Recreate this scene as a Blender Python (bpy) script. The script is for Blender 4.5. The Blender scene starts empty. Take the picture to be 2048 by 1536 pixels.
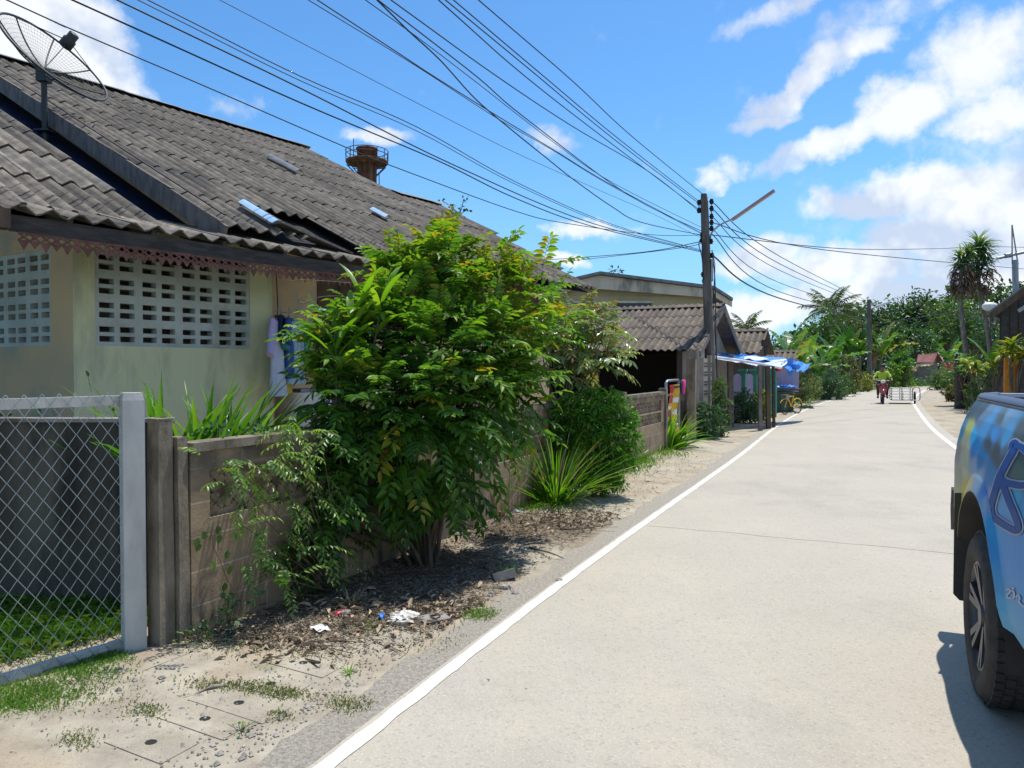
import bpy, math, random
import numpy as np
from mathutils import Vector, Matrix

# ------------------------------------------------------------------ camera, world, sun
S = bpy.context.scene
COL = S.collection
H = 1.5
PITCH = math.radians(1.18)
cam_d = bpy.data.cameras.new('camera'); cam = bpy.data.objects.new('camera', cam_d); COL.objects.link(cam)
cam.location = (0, 0, H); cam.rotation_euler = (math.radians(90) - PITCH, 0, 0)
cam_d.sensor_width = 36; cam_d.lens = 36 * 1500 / 2048; cam_d.clip_end = 3000; cam_d.clip_start = 0.05
S.camera = cam
S.view_settings.view_transform = 'Standard'; S.view_settings.look = 'None'
S.view_settings.exposure = 0.05; S.view_settings.gamma = 1
SUN_EL, SUN_AZ = math.radians(70), math.radians(42)          # azimuth clockwise from +Y (view direction)
sd = Vector((math.cos(SUN_EL) * math.sin(SUN_AZ), math.cos(SUN_EL) * math.cos(SUN_AZ), math.sin(SUN_EL)))
sun_d = bpy.data.lights.new('sun', 'SUN'); sun = bpy.data.objects.new('sun', sun_d); COL.objects.link(sun)
sun_d.energy = 5.0; sun_d.angle = math.radians(0.53); sun_d.color = (1, .955, .88)
sun.rotation_euler = sd.to_track_quat('Z', 'Y').to_euler(); sun.location = (20, 20, 60)

class NT:
    """tiny node-tree helper"""
    def __init__(s, tree): s.t = tree; s.n = tree.nodes; s.l = tree.links
    def new(s, typ, **kw):
        n = s.n.new(typ)
        for k, v in kw.items(): setattr(n, k, v)
        return n
    def inp(s, node, key, v):
        if hasattr(v, 'is_output'): s.l.new(v, node.inputs[key])
        else: node.inputs[key].default_value = v
    def math(s, op, a, b=0.0, c=None, clamp=False):
        n = s.new('ShaderNodeMath', operation=op, use_clamp=clamp); s.inp(n, 0, a); s.inp(n, 1, b)
        if c is not None: s.inp(n, 2, c)
        return n.outputs[0]
    def vmath(s, op, a, b=None):
        n = s.new('ShaderNodeVectorMath', operation=op); s.inp(n, 0, a)
        if b is not None: s.inp(n, 1, b)
        return n.outputs[0]
    def mix(s, f, a, b, blend='MIX'):
        n = s.new('ShaderNodeMix', data_type='RGBA', blend_type=blend); s.inp(n, 0, f)
        for k, v in ((6, a), (7, b)): s.inp(n, k, v if hasattr(v, 'is_output') else (*v, 1) if len(v) == 3 else v)
        return n.outputs[2]
    def rng(s, v, a, b, c=0.0, d=1.0, smooth=False):
        n = s.new('ShaderNodeMapRange'); n.clamp = True
        if smooth: n.interpolation_type = 'SMOOTHSTEP'
        s.inp(n, 0, v); s.inp(n, 1, a); s.inp(n, 2, b); s.inp(n, 3, c); s.inp(n, 4, d); return n.outputs[0]
    def noise(s, vec, scale, detail=4, rough=.55, dist=0.0):
        n = s.new('ShaderNodeTexNoise'); s.inp(n, 'Vector', vec); n.inputs['Scale'].default_value = scale
        n.inputs['Detail'].default_value = detail; n.inputs['Roughness'].default_value = rough; n.inputs['Distortion'].default_value = dist
        return n.outputs[0]

W = bpy.data.worlds.new('World'); S.world = W; W.use_nodes = True
def px_dir(px, py):
    c, s_ = math.cos(PITCH), math.sin(PITCH)
    v = Vector(((px - 1024) / 1500, c + (768 - py) / 1500 * s_, -s_ + (768 - py) / 1500 * c)); return v.normalized()
def build_world():
    t = NT(W.node_tree); t.n.clear()
    out = t.new('ShaderNodeOutputWorld'); bg = t.new('ShaderNodeBackground'); t.l.new(bg.outputs[0], out.inputs[0])
    bg.inputs[1].default_value = 0.13
    sky = t.new('ShaderNodeTexSky'); sky.sky_type = 'NISHITA'; sky.sun_disc = False
    sky.sun_elevation = SUN_EL; sky.sun_rotation = SUN_AZ; sky.altitude = 300; sky.air_density = 1.0; sky.dust_density = .7; sky.ozone_density = 2.0
    hs = t.new('ShaderNodeHueSaturation'); hs.inputs['Saturation'].default_value = 1.16; hs.inputs['Value'].default_value = 1.45
    t.l.new(sky.outputs[0], hs.inputs['Color'])
    skyc = t.mix(1.0, hs.outputs[0], (.58, .83, .95), 'MULTIPLY')
    tc = t.new('ShaderNodeTexCoord'); d = tc.outputs['Generated']
    sp = t.new('ShaderNodeSeparateXYZ'); t.l.new(d, sp.inputs[0]); x, y, z = sp.outputs
    az = t.math('ARCTAN2', x, y); el = t.math('ARCSINE', z)
    # wobble the coordinates so that the cloud outlines billow
    n1 = t.new('ShaderNodeTexNoise'); t.l.new(d, n1.inputs['Vector']); n1.inputs['Scale'].default_value = 9; n1.inputs['Detail'].default_value = 6; n1.inputs['Roughness'].default_value = .6
    s2 = t.new('ShaderNodeSeparateColor'); t.l.new(n1.outputs[1], s2.inputs[0])
    azw = t.math('ADD', az, t.math('MULTIPLY', t.math('SUBTRACT', s2.outputs[0], .5), .13))
    elw = t.math('ADD', el, t.math('MULTIPLY', t.math('SUBTRACT', s2.outputs[1], .5), .085))
    def blob(cx, cy, rx, ry, w, rot=0.0):
        v = px_dir(cx, cy); a0 = math.atan2(v.x, v.y); e0 = math.asin(v.z)
        da = t.math('SUBTRACT', azw, a0); de = t.math('SUBTRACT', elw, e0)
        c, s_ = math.cos(rot), math.sin(rot)
        u = t.math('MULTIPLY_ADD', da, c / (rx / 1500), t.math('MULTIPLY', de, s_ / (rx / 1500)))
        v2 = t.math('MULTIPLY_ADD', de, c / (ry / 1500), t.math('MULTIPLY', da, -s_ / (ry / 1500)))
        r2 = t.math('ADD', t.math('MULTIPLY', u, u), t.math('MULTIPLY', v2, v2))
        return t.math('MULTIPLY', t.math('SUBTRACT', 1.0, r2, clamp=True), w)
    dens = None
    for b in [(50, 110, 180, 160, 1.2), (160, 190, 130, 95, 1.1), (1600, 170, 150, 40, 1.0, .45), (1710, 105, 120, 38, .85, .4), (1520, 245, 75, 24, .9, .2), (1660, 282, 140, 36, 1.0, .35), (1800, 215, 140, 62, 1.0, .2),
              (1960, 120, 140, 100, .95), (2020, 225, 110, 45, .9), (1720, 400, 125, 42, 1.05), (1850, 365, 180, 62, 1.2), (2000, 400, 190, 80, 1.2), (1530, 512, 140, 46, 1.15, .1), (1700, 530, 210, 55, 1.1), (1850, 470, 160, 55, 1.05), (1980, 520, 200, 75, 1.15),
              (1560, 615, 220, 50, 1.15), (1800, 600, 300, 62, 1.15), (2030, 600, 220, 90, 1.2), (1435, 350, 62, 34, 1.0), (1495, 335, 40, 28, .75), (755, 277, 90, 24, .85), (1110, 268, 80, 32, .8, -.3), (1190, 455, 115, 22, .8),
              (1145, 530, 70, 22, .85), (1600, 15, 190, 30, .72, .15), (1780, 30, 190, 38, .62, .3), (460, 205, 90, 22, .38), (2650, 500, 800, 330, 1.1), (-900, 420, 700, 330, 1.1), (1330, 640, 240, 46, .9)]:
        k = blob(*b); dens = k if dens is None else t.math('MAXIMUM', dens, k)
    # unseen cloud bank round and behind the camera, cover set for whiter fill light
    other = t.math('MULTIPLY', t.rng(y, .25, -.2), t.rng(t.noise(d, 1.7, 5), .49, .64))
    fine = t.noise(d, 19, 8, .62)
    dens = t.math('ADD', dens, t.math('MULTIPLY', t.math('SUBTRACT', fine, .54), 1.35))
    dens = t.math('MAXIMUM', t.rng(dens, .06, .88, smooth=True), other)
    shade = t.noise(d, 5.5, 5, .55)
    sh2 = t.noise(t.vmath('ADD', d, (0.0, 0.0, .045)), 5.5, 5, .55)
    grey = t.rng(t.math('SUBTRACT', t.math('ADD', t.math('MULTIPLY', t.math('SUBTRACT', sh2, shade), 3.0), shade), .0), .42, .70)
    cloud = t.mix(grey, (7.6, 7.75, 7.9), (4.7, 5.4, 6.7))
    # low clouds and the air near the horizon are paler
    haze = t.rng(z, .0, .30, .8, 0.0)
    skyc = t.mix(t.math('MULTIPLY', haze, .8), skyc, (2.15, 4.5, 7.5))
    c = t.mix(t.math('MULTIPLY', dens, .94), skyc, cloud)
    t.l.new(c, bg.inputs[0])
build_world()

# ------------------------------------------------------------------ helpers
fw = np.array([0, math.cos(PITCH), -math.sin(PITCH)]); upv = np.array([0, math.sin(PITCH), math.cos(PITCH)]); CO = np.array([0, 0, H])
def ray(px, py): return fw + np.array([1., 0, 0]) * (px - 1024) / 1500 + upv * (768 - py) / 1500
def atZ(px, py, Z=0.): r = ray(px, py); return CO + r * (Z - H) / r[2]
def atY(px, py, Y): r = ray(px, py); return CO + r * Y / r[1]
def onplane(px, py, p0, n): r = ray(px, py); n = np.array(n, float); return CO + r * ((np.array(p0) - CO) @ n) / (r @ n)
Zv = np.array([0, 0, 1.])
def unit(v): v = np.array(v, float); return v / (np.linalg.norm(v) + 1e-12)
def rot2(v, a): c, s = math.cos(a), math.sin(a); return np.array([v[0] * c - v[1] * s, v[0] * s + v[1] * c, v[2]])

class G:
    """collects faces, builds ONE mesh"""
    def __init__(s): s.v = []; s.n = 0; s.f = []; s.m = []; s.t = []; s.sm = []; s.c = []
    def add(s, v, f, mat=0, tint=.5, smooth=False):
        v = np.asarray(v, float).reshape(-1, 3); s.v.append(v)
        if isinstance(f, np.ndarray): groups = [f]
        else:
            by = {}
            for q in f: by.setdefault(len(q), []).append(q)
            groups = [np.array(q) for q in by.values()]
        for q in groups:
            s.f.append(q + s.n); k = len(q)
            s.m.append(np.full(k, mat, np.int32)); s.sm.append(np.full(k, smooth, bool))
            s.t.append(np.broadcast_to(np.asarray(tint, float), (k,)).copy())
        s.n += len(v); return s
    def box(s, c, size, ax=(1, 0, 0), up=(0, 0, 1), mat=0, tint=.5):
        ax = unit(ax); up = unit(up); up = unit(up - ax * (ax @ up)); ay = np.cross(up, ax); c = np.array(c, float)
        h = np.array(size) / 2
        v = [c + ax * h[0] * i + ay * h[1] * j + up * h[2] * k for k in (-1, 1) for j in (-1, 1) for i in (-1, 1)]
        return s.add(v, [(0, 2, 3, 1), (4, 5, 7, 6), (0, 1, 5, 4), (2, 6, 7, 3), (0, 4, 6, 2), (1, 3, 7, 5)], mat, tint)
    def bar(s, a, b, w, h=None, up=(0, 0, 1), mat=0, tint=.5):
        a = np.array(a, float); b = np.array(b, float); d = b - a
        if abs(unit(d) @ unit(up)) > .99: up = (1, 0, 0)
        return s.box((a + b) / 2, (np.linalg.norm(d), w, h or w), d, up, mat, tint)
    def tube(s, pts, r, seg=6, mat=0, tint=.5, cap=True, smooth=True, closed=False):
        P = np.array(pts, float); n = len(P); r = np.broadcast_to(np.asarray(r, float), (n,))
        T = np.gradient(P, axis=0)
        if closed: T = np.roll(P, -1, 0) - np.roll(P, 1, 0)
        T /= np.linalg.norm(T, axis=1)[:, None] + 1e-12
        ref = Zv if abs(T[0][2]) < .9 else np.array([1., 0, 0]); vs = []; u = unit(np.cross(T[0], ref))
        for i in range(n):
            u = unit(u - T[i] * (u @ T[i])); w = np.cross(T[i], u)
            a = np.arange(seg) / seg * 2 * math.pi
            vs.append(P[i] + r[i] * (np.cos(a)[:, None] * u + np.sin(a)[:, None] * w))
        v = np.concatenate(vs); i = np.arange(seg); j = (i + 1) % seg; f = []
        for k in range(n if closed else n - 1):
            a0 = k * seg; b0 = ((k + 1) % n) * seg
            f.append(np.stack([a0 + i, a0 + j, b0 + j, b0 + i], 1))
        s.add(v, np.concatenate(f), mat, tint, smooth)
        if cap and not closed:
            s.add(vs[0][::-1], [tuple(range(seg))], mat, tint); s.add(vs[-1], [tuple(range(seg))], mat, tint)
        return s
    def loft(s, rings, mat=0, tint=.5, smooth=True, cap=True):
        k = len(rings[0]); v = np.concatenate([np.array(r, float) for r in rings]); i = np.arange(k); j = (i + 1) % k
        f = np.concatenate([np.stack([a * k + i, a * k + j, (a + 1) * k + j, (a + 1) * k + i], 1) for a in range(len(rings) - 1)])
        s.add(v, f, mat, tint, smooth)
        if cap: s.add(rings[0][::-1], [tuple(range(k))], mat, tint); s.add(rings[-1], [tuple(range(k))], mat, tint)
        return s
    def grid(s, P, mat=0, tint=.5, smooth=True):
        """P: (a,b,3)"""
        a, b = P.shape[:2]; i, j = np.meshgrid(np.arange(a - 1), np.arange(b - 1), indexing='ij'); q = (i * b + j).ravel()
        return s.add(P.reshape(-1, 3), np.stack([q, q + b, q + b + 1, q + 1], 1), mat, tint, smooth)
    def prism(s, poly, depth, mat=0, tint=.5):
        """poly: list of 3d points (planar), extruded by the vector depth"""
        p = np.array(poly, float); n = len(p); v = np.concatenate([p, p + np.array(depth, float)])
        return s.add(v, [tuple(range(n))[::-1], tuple(range(n, 2 * n))] + [(i, (i + 1) % n, n + (i + 1) % n, n + i) for i in range(n)], mat, tint)
    def ball(s, c, r, seg=10, mat=0, tint=.5, ax=(1, 0, 0)):
        r = np.broadcast_to(np.asarray(r, float), (3,)); ax = unit(ax); ay = np.cross(Zv, ax); rings = []
        for i in range(1, seg):
            ph = math.pi * i / seg; a = np.arange(seg * 2) / (seg * 2) * 2 * math.pi
            rings.append(np.array(c) + np.outer(np.cos(a) * math.sin(ph) * r[0], ax) + np.outer(np.sin(a) * math.sin(ph) * r[1], ay) + Zv * (-math.cos(ph) * r[2]))
        return s.loft(rings, mat, tint)

def children_of(o): return [c for c in bpy.data.objects if c.parent == o]
ORI = {}
def mk(name, g, mats, parent=None, label=None, cat=None, group=None, kind=None):
    V = np.concatenate(g.v)
    if parent is None:
        lo, hi = V.min(0), V.max(0); org = np.array([(lo[0] + hi[0]) / 2, (lo[1] + hi[1]) / 2, lo[2]])
    else: org = ORI[parent.name]
    me = bpy.data.meshes.new(name)
    me.vertices.add(len(V)); me.vertices.foreach_set('co', (V - org).astype(np.float32).ravel())
    tot = np.concatenate([np.full(len(f), f.shape[1], np.int32) for f in g.f]); li = np.concatenate([f.ravel() for f in g.f]).astype(np.int32)
    me.loops.add(len(li)); me.loops.foreach_set('vertex_index', li)
    st = np.concatenate([[0], np.cumsum(tot)[:-1]]).astype(np.int32)
    me.polygons.add(len(tot)); me.polygons.foreach_set('loop_start', st); me.polygons.foreach_set('loop_total', tot)
    me.polygons.foreach_set('material_index', np.concatenate(g.m)); me.polygons.foreach_set('use_smooth', np.concatenate(g.sm))
    at = me.attributes.new('tint', 'FLOAT', 'FACE'); at.data.foreach_set('value', np.concatenate(g.t).astype(np.float32))
    if g.c:
        ca = me.color_attributes.new('paint', 'FLOAT_COLOR', 'POINT'); ca.data.foreach_set('color', np.concatenate(g.c).astype(np.float32).ravel())
    me.update(calc_edges=True); me.validate()
    for m in (mats if isinstance(mats, (list, tuple)) else [mats]): me.materials.append(m)
    o = bpy.data.objects.new(name, me); COL.objects.link(o); ORI[o.name] = org
    if parent is None: o.location = org
    else: o.parent = parent
    tag(o, label, cat, group, kind); return o
def tag(o, label=None, cat=None, group=None, kind=None):
    for k, v in (('label', label), ('category', cat), ('group', group), ('kind', kind)):
        if v: o[k] = v
def thing(name, label, cat, loc, group=None):
    o = bpy.data.objects.new(name, None); COL.objects.link(o); o.location = loc; ORI[o.name] = np.array(loc, float); o.empty_display_size = .2
    tag(o, label, cat, group); return o
def dup(root, loc, rz=0, label=None):
    r = root.copy(); COL.objects.link(r); r.location = loc; r.rotation_euler = (0, 0, rz)
    if label: r['label'] = label
    for ch in children_of(root):
        c = ch.copy(); COL.objects.link(c); c.parent = r
        for q in children_of(ch):
            e = q.copy(); COL.objects.link(e); e.parent = c
    return r

# ------------------------------------------------------------------ materials
def mat(name, c1, c2=None, scale=4, rough=.75, metal=0, bump=.15, bscale=None, tint=0., c3=None, s3=1.2, coat=0, stretch=None, detail=6, alpha=None, spec=.5, rngs=(.38, .62)):
    """noise mix of two colours (+ blotches of a third), bump, per-face tint"""
    m = bpy.data.materials.new(name); m.use_nodes = True; t = NT(m.node_tree); b = t.n['Principled BSDF']
    tc = t.new('ShaderNodeTexCoord'); v = tc.outputs['Object']
    if stretch:
        mp = t.new('ShaderNodeMapping'); t.l.new(v, mp.inputs[0]); mp.inputs['Scale'].default_value = stretch; vs = mp.outputs[0]
    else: vs = v
    c = (*c1, 1)
    if c2: c = t.mix(t.rng(t.noise(vs, scale, detail), rngs[0], rngs[1]), c1, c2)
    if c3: c = t.mix(t.rng(t.noise(vs, s3, 6, .65), .52, .68), c if c2 else c1, c3)
    if tint:
        a = t.new('ShaderNodeAttribute', attribute_name='tint'); k = t.rng(a.outputs['Fac'], 0, 1, 1 - tint, 1 + tint)
        cb = t.new('ShaderNodeCombineXYZ')
        for i in range(3): t.l.new(k, cb.inputs[i])
        c = t.mix(1.0, c if hasattr(c, 'is_output') else c1, cb.outputs[0], 'MULTIPLY')
    t.inp(b, 'Base Color', c); b.inputs['Roughness'].default_value = rough; b.inputs['Metallic'].default_value = metal
    b.inputs['Coat Weight'].default_value = coat; b.inputs['Specular IOR Level'].default_value = spec
    if alpha is not None: b.inputs['Alpha'].default_value = alpha
    if bump:
        bn = t.new('ShaderNodeBump'); bn.inputs['Strength'].default_value = bump; bn.inputs['Distance'].default_value = .02
        t.l.new(t.noise(vs, bscale or scale * 6, 8, .65), bn.inputs['Height']); t.l.new(bn.outputs[0], b.inputs['Normal'])
    return m
def leafmat(name, ramp, trans=.35, rough=.38, spec=.5):
    """colour of each leaf from its own tint value; thin leaves pass light"""
    m = bpy.data.materials.new(name); m.use_nodes = True; t = NT(m.node_tree); b = t.n['Principled BSDF']; out = t.n['Material Output']
    a = t.new('ShaderNodeAttribute', attribute_name='tint'); r = t.new('ShaderNodeValToRGB'); t.l.new(a.outputs['Fac'], r.inputs[0])
    el = r.color_ramp.elements
    while len(el) < len(ramp): el.new(.5)
    for e, (p, c) in zip(el, ramp): e.position = p; e.color = (*c, 1)
    tc = t.new('ShaderNodeTexCoord')
    c = t.mix(t.rng(t.noise(tc.outputs['Object'], 3, 3), .35, .7), r.outputs[0], t.mix(1.0, r.outputs[0], (.75, .82, .8), 'MULTIPLY'))
    t.l.new(c, b.inputs['Base Color']); b.inputs['Roughness'].default_value = rough; b.inputs['Specular IOR Level'].default_value = spec
    tr = t.new('ShaderNodeBsdfTranslucent'); t.l.new(t.mix(1.0, c, (1.5, 1.6, .55), 'MULTIPLY'), tr.inputs[0])
    mx = t.new('ShaderNodeMixShader'); mx.inputs[0].default_value = trans
    t.l.new(b.outputs[0], mx.inputs[1]); t.l.new(tr.outputs[0], mx.inputs[2]); t.l.new(mx.outputs[0], out.inputs[0]); return m

MT = {}
MT['concrete'] = mat('concrete', (.30, .28, .25), (.20, .185, .165), 6, .9, bump=.35, c3=(.10, .09, .075), s3=2.2)
MT['old_concrete'] = mat('old_concrete', (.27, .225, .165), (.14, .115, .082), 7, .95, bump=.6, c3=(.05, .045, .036), s3=4, stretch=(1, 1, .42))
MT['shaded_concrete'] = mat('shaded_concrete', (.085, .07, .052), (.03, .026, .021), 4, .95, bump=.5, stretch=(1, 1, .3), c3=(.13, .115, .085), s3=2.2)  # stained concrete, darkened so its colour carries the shade it stands in
MT['vent_tan'] = mat('vent_block_tan', (.34, .255, .17), (.22, .165, .11), 8, .95, bump=.4, c3=(.10, .08, .055), s3=4)
MT['pale_post'] = mat('pale_post', (.54, .53, .49), (.44, .43, .395), 9, .85, bump=.25, c3=(.26, .27, .24), s3=2.5, stretch=(1, 1, .4))
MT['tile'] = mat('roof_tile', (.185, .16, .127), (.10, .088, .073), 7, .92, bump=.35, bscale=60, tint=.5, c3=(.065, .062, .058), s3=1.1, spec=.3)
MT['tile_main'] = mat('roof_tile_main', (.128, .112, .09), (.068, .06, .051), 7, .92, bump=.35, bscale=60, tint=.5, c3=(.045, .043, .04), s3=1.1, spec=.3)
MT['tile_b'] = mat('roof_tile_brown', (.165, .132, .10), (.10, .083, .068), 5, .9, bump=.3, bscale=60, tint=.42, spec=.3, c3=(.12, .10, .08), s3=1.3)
MT['tile_grey'] = mat('roof_tile_grey', (.22, .23, .23), (.15, .16, .165), 5, .85, bump=.2, tint=.15)
MT['skylight'] = mat('skylight_sheet', (.34, .52, .74), (.28, .46, .68), 8, .3, bump=.05)
MT['dull_sheet'] = mat('dull_sheet', (.12, .15, .19), (.09, .10, .12), 8, .5, bump=.1)
MT['valley_blue'] = mat('blue_metal', (.018, .05, .14), (.01, .02, .05), 5, .35, metal=.4, bump=.1)
MT['dark_wood'] = mat('dark_wood', (.075, .06, .052), (.035, .03, .027), 6, .85, bump=.4, stretch=(1, 1, 6))
MT['grey_wood'] = mat('grey_wood', (.20, .175, .155), (.12, .10, .09), 5, .9, bump=.4, stretch=(3, 3, 1))
MT['brown_wood'] = mat('brown_wood', (.12, .075, .05), (.07, .045, .03), 6, .85, bump=.3, stretch=(1, 1, .3))
MT['wall_cream'] = mat('wall_cream', (.74, .72, .44), (.68, .66, .41), 1.5, .85, bump=.06, c3=(.44, .44, .30), s3=1.9, stretch=(1, 1, .3))
MT['wall_beige_bounce'] = mat('wall_beige_bounce', (.72, .50, .27), (.62, .46, .28), 1.8, .85, bump=.06, c3=(.38, .37, .30), s3=1.2)  # beige with the side wall's warm reflected light put into the colour
MT['white_block'] = mat('white_block', (.56, .60, .56), (.47, .50, .46), 3, .85, bump=.08, c3=(.36, .37, .32), s3=2.2)
MT['lace'] = mat('lace_red', (.21, .085, .062), (.13, .055, .04), 14, .9, bump=.2)
MT['metal_grey'] = mat('metal_grey', (.32, .34, .36), (.24, .25, .27), 9, .45, metal=.6, bump=.05)
MT['galv'] = mat('galvanised', (.42, .47, .46), (.30, .34, .34), 12, .5, metal=.35, bump=.05)
MT['black'] = mat('black_rubber', (.018, .018, .018), (.03, .028, .026), 8, .75, bump=.15)
MT['wire'] = mat('wire_black', (.02, .022, .03), None, rough=.6, bump=0)
MT['dish'] = mat('dish_black', (.022, .028, .028), None, rough=.5, bump=0)
MT['rust'] = mat('rust', (.16, .055, .025), (.05, .025, .02), 5, .9, bump=.3, c3=(.26, .16, .10), s3=2.5, stretch=(1.5, 1.5, .16))
MT['rail_dark'] = mat('rail_dark', (.06, .04, .05), (.09, .045, .03), 5, .8, bump=.1)
MT['interior'] = mat('interior_dark', (.02, .018, .016), None, rough=.95, bump=0)
MT['brown_in'] = mat('interior_brown', (.34, .25, .19), (.26, .19, .145), 5, .9, bump=.1)
MT['bark'] = mat('bark', (.16, .12, .085), (.075, .055, .04), 12, .95, bump=.6, bscale=30, stretch=(1, 1, .3))
MT['bark_pale'] = mat('bark_pale', (.27, .235, .19), (.14, .12, .095), 10, .9, bump=.4, stretch=(1, 1, .4))
MT['banana_stem'] = mat('banana_stem', (.15, .17, .07), (.10, .075, .04), 4, .7, bump=.2, stretch=(2, 2, .3))
MT['dead_leaf'] = mat('dead_leaf', (.24, .155, .085), (.13, .08, .045), 9, .85, bump=.3, tint=.4)
MT['pale_dead'] = mat('pale_dead_leaf', (.46, .36, .24), (.32, .23, .14), 12, .8, bump=.3, tint=.3)
MT['litter'] = mat('litter', (.25, .185, .125), (.10, .075, .05), 20, .95, bump=.3, tint=.7)
MT['stone'] = mat('stone', (.40, .365, .31), (.26, .235, .20), 12, .9, bump=.3, tint=.4)
MT['white'] = mat('white_paint', (.74, .74, .72), (.66, .66, .64), 10, .5, bump=.03)
MT['paper'] = mat('paper', (.78, .78, .76), (.70, .69, .66), 12, .7, bump=.1)
MT['plastic_bag'] = mat('plastic_bag', (.72, .70, .64), (.55, .50, .42), 14, .35, bump=.3, c3=(.36, .28, .19), s3=9)
MT['red'] = mat('red_plastic', (.55, .03, .06), (.42, .02, .05), 10, .4, bump=.05)
MT['teal'] = mat('teal', (.03, .24, .22), (.02, .18, .17), 8, .7, bump=.1)
MT['blue_cloth'] = mat('blue_cloth', (.03, .10, .33), (.02, .06, .22), 8, .8, bump=.15)
MT['navy'] = mat('navy_cloth', (.012, .02, .07), (.02, .03, .10), 8, .85, bump=.15)
MT['lavender'] = mat('lavender_cloth', (.60, .61, .72), (.50, .52, .64), 6, .85, bump=.15)
MT['lilac'] = mat('lilac_cloth', (.55, .45, .70), (.48, .40, .62), 6, .85, bump=.15)
MT['skyblue_cloth'] = mat('skyblue_cloth', (.20, .36, .52), (.45, .52, .58), 5, .85, bump=.15, stretch=(6, 6, 1))
MT['yellow'] = mat('yellow_paint', (.72, .47, .03), (.62, .38, .02), 8, .45, bump=.03)
MT['yellow_cloth'] = mat('yellow_cloth', (.62, .48, .06), (.5, .36, .05), 8, .8, bump=.1)
MT['pink'] = mat('pink_cloth', (.75, .04, .22), (.6, .03, .16), 8, .8, bump=.1)
MT['orange'] = mat('orange_wall', (.62, .24, .03), (.5, .19, .03), 3, .8, bump=.05)
MT['tarp_blue'] = mat('tarp_blue', (.04, .25, .68), (.03, .18, .55), 6, .45, bump=.15)
MT['tarp_white'] = mat('tarp_white', (.66, .72, .80), (.55, .62, .74), 5, .5, bump=.15)
MT['purple_wall'] = mat('purple_boards', (.33, .29, .44), (.26, .23, .36), 4, .7, bump=.1, stretch=(8, 8, .5))
MT['green_paint'] = mat('green_paint', (.06, .30, .21), (.05, .24, .17), 6, .6, bump=.05)
MT['dark_green_paint'] = mat('dark_green_paint', (.018, .075, .042), (.014, .06, .035), 6, .6, bump=.05)
MT['red_roof'] = mat('red_roof', (.20, .04, .035), (.12, .03, .028), 3, .6, bump=.1, stretch=(6, 1, 1))
MT['grey_block'] = mat('grey_block', (.20, .19, .18), (.13, .125, .12), 5, .95, bump=.3)
MT['house_white'] = mat('house_white', (.60, .54, .42), (.50, .45, .36), 3, .85, bump=.05, c3=(.20, .19, .17), s3=1.5, stretch=(1, 1, .4))
MT['house_yellow'] = mat('house_yellow', (.46, .39, .22), (.40, .34, .2), 2, .85, bump=.05)
MT['shed_wall'] = mat('shed_wall', (.34, .30, .26), (.25, .22, .19), 4, .9, bump=.2)
MT['skin'] = mat('skin', (.22, .115, .065), None, rough=.55, bump=0)
MT['hair'] = mat('hair', (.012, .01, .009), None, rough=.6, bump=0)
MT['lime'] = mat('lime_shirt', (.48, .70, .06), (.40, .6, .05), 6, .8, bump=.1)
MT['trousers'] = mat('trousers', (.03, .03, .045), (.045, .04, .05), 8, .85, bump=.1)
MT['bike_red'] = mat('bike_red', (.36, .015, .03), (.28, .01, .02), 4, .25, coat=.6, bump=0)
MT['glass_dark'] = mat('dark_glass', (.02, .022, .025), None, rough=.08, bump=0)
MT['pole'] = mat('pole_concrete', (.155, .14, .125), (.085, .08, .075), 6, .9, bump=.3, c3=(.06, .055, .06), s3=3, stretch=(1, 1, .25))
MT['lamp_cover'] = mat('lamp_cover', (.40, .26, .27), (.33, .21, .23), 6, .5, bump=.03)
MT['rim'] = mat('wheel_rim', (.055, .058, .066), (.085, .088, .095), 6, .4, metal=.5, bump=.02)
MT['flap'] = mat('mud_flap', (.03, .026, .026), (.05, .042, .036), 6, .7, bump=.1)
MT['tyre'] = mat('tyre_rubber', (.035, .031, .027), (.06, .052, .043), 12, .85, bump=.35, bscale=40)

LG = {}
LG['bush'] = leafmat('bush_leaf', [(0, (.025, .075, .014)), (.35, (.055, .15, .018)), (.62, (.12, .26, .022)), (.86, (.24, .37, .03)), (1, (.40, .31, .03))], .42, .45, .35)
LG['grey'] = leafmat('grey_leaf', [(0, (.07, .13, .05)), (.5, (.15, .23, .09)), (.85, (.26, .34, .10)), (1, (.32, .23, .08))], .32, .32, .6)
LG['fine'] = leafmat('fine_leaf', [(0, (.03, .11, .012)), (.5, (.085, .25, .02)), (1, (.20, .40, .035))], .4)
LG['legume'] = leafmat('legume_leaf', [(0, (.03, .09, .015)), (.4, (.085, .20, .025)), (.8, (.22, .36, .05)), (1, (.34, .44, .09))], .36)
LG['strap'] = leafmat('strap_leaf', [(0, (.04, .13, .012)), (.5, (.09, .23, .018)), (.9, (.18, .34, .03)), (1, (.28, .33, .04))], .42, .34)
LG['broad'] = leafmat('broad_leaf', [(0, (.08, .22, .015)), (.6, (.19, .36, .025)), (1, (.32, .42, .05))], .45, .35)
LG['dark'] = leafmat('dark_tree_leaf', [(0, (.018, .05, .014)), (.5, (.04, .10, .022)), (1, (.09, .17, .035))], .28, .5)
LG['mid'] = leafmat('mid_tree_leaf', [(0, (.035, .085, .02)), (.5, (.08, .16, .03)), (1, (.17, .26, .05))], .3, .45)
LG['bluegreen'] = leafmat('bluegreen_leaf', [(0, (.03, .085, .04)), (.5, (.07, .15, .07)), (1, (.15, .25, .12))], .3, .4)
LG['banana'] = leafmat('banana_leaf', [(0, (.02, .075, .015)), (.5, (.045, .14, .02)), (.85, (.12, .26, .03)), (1, (.26, .24, .06))], .34, .35)
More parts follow.
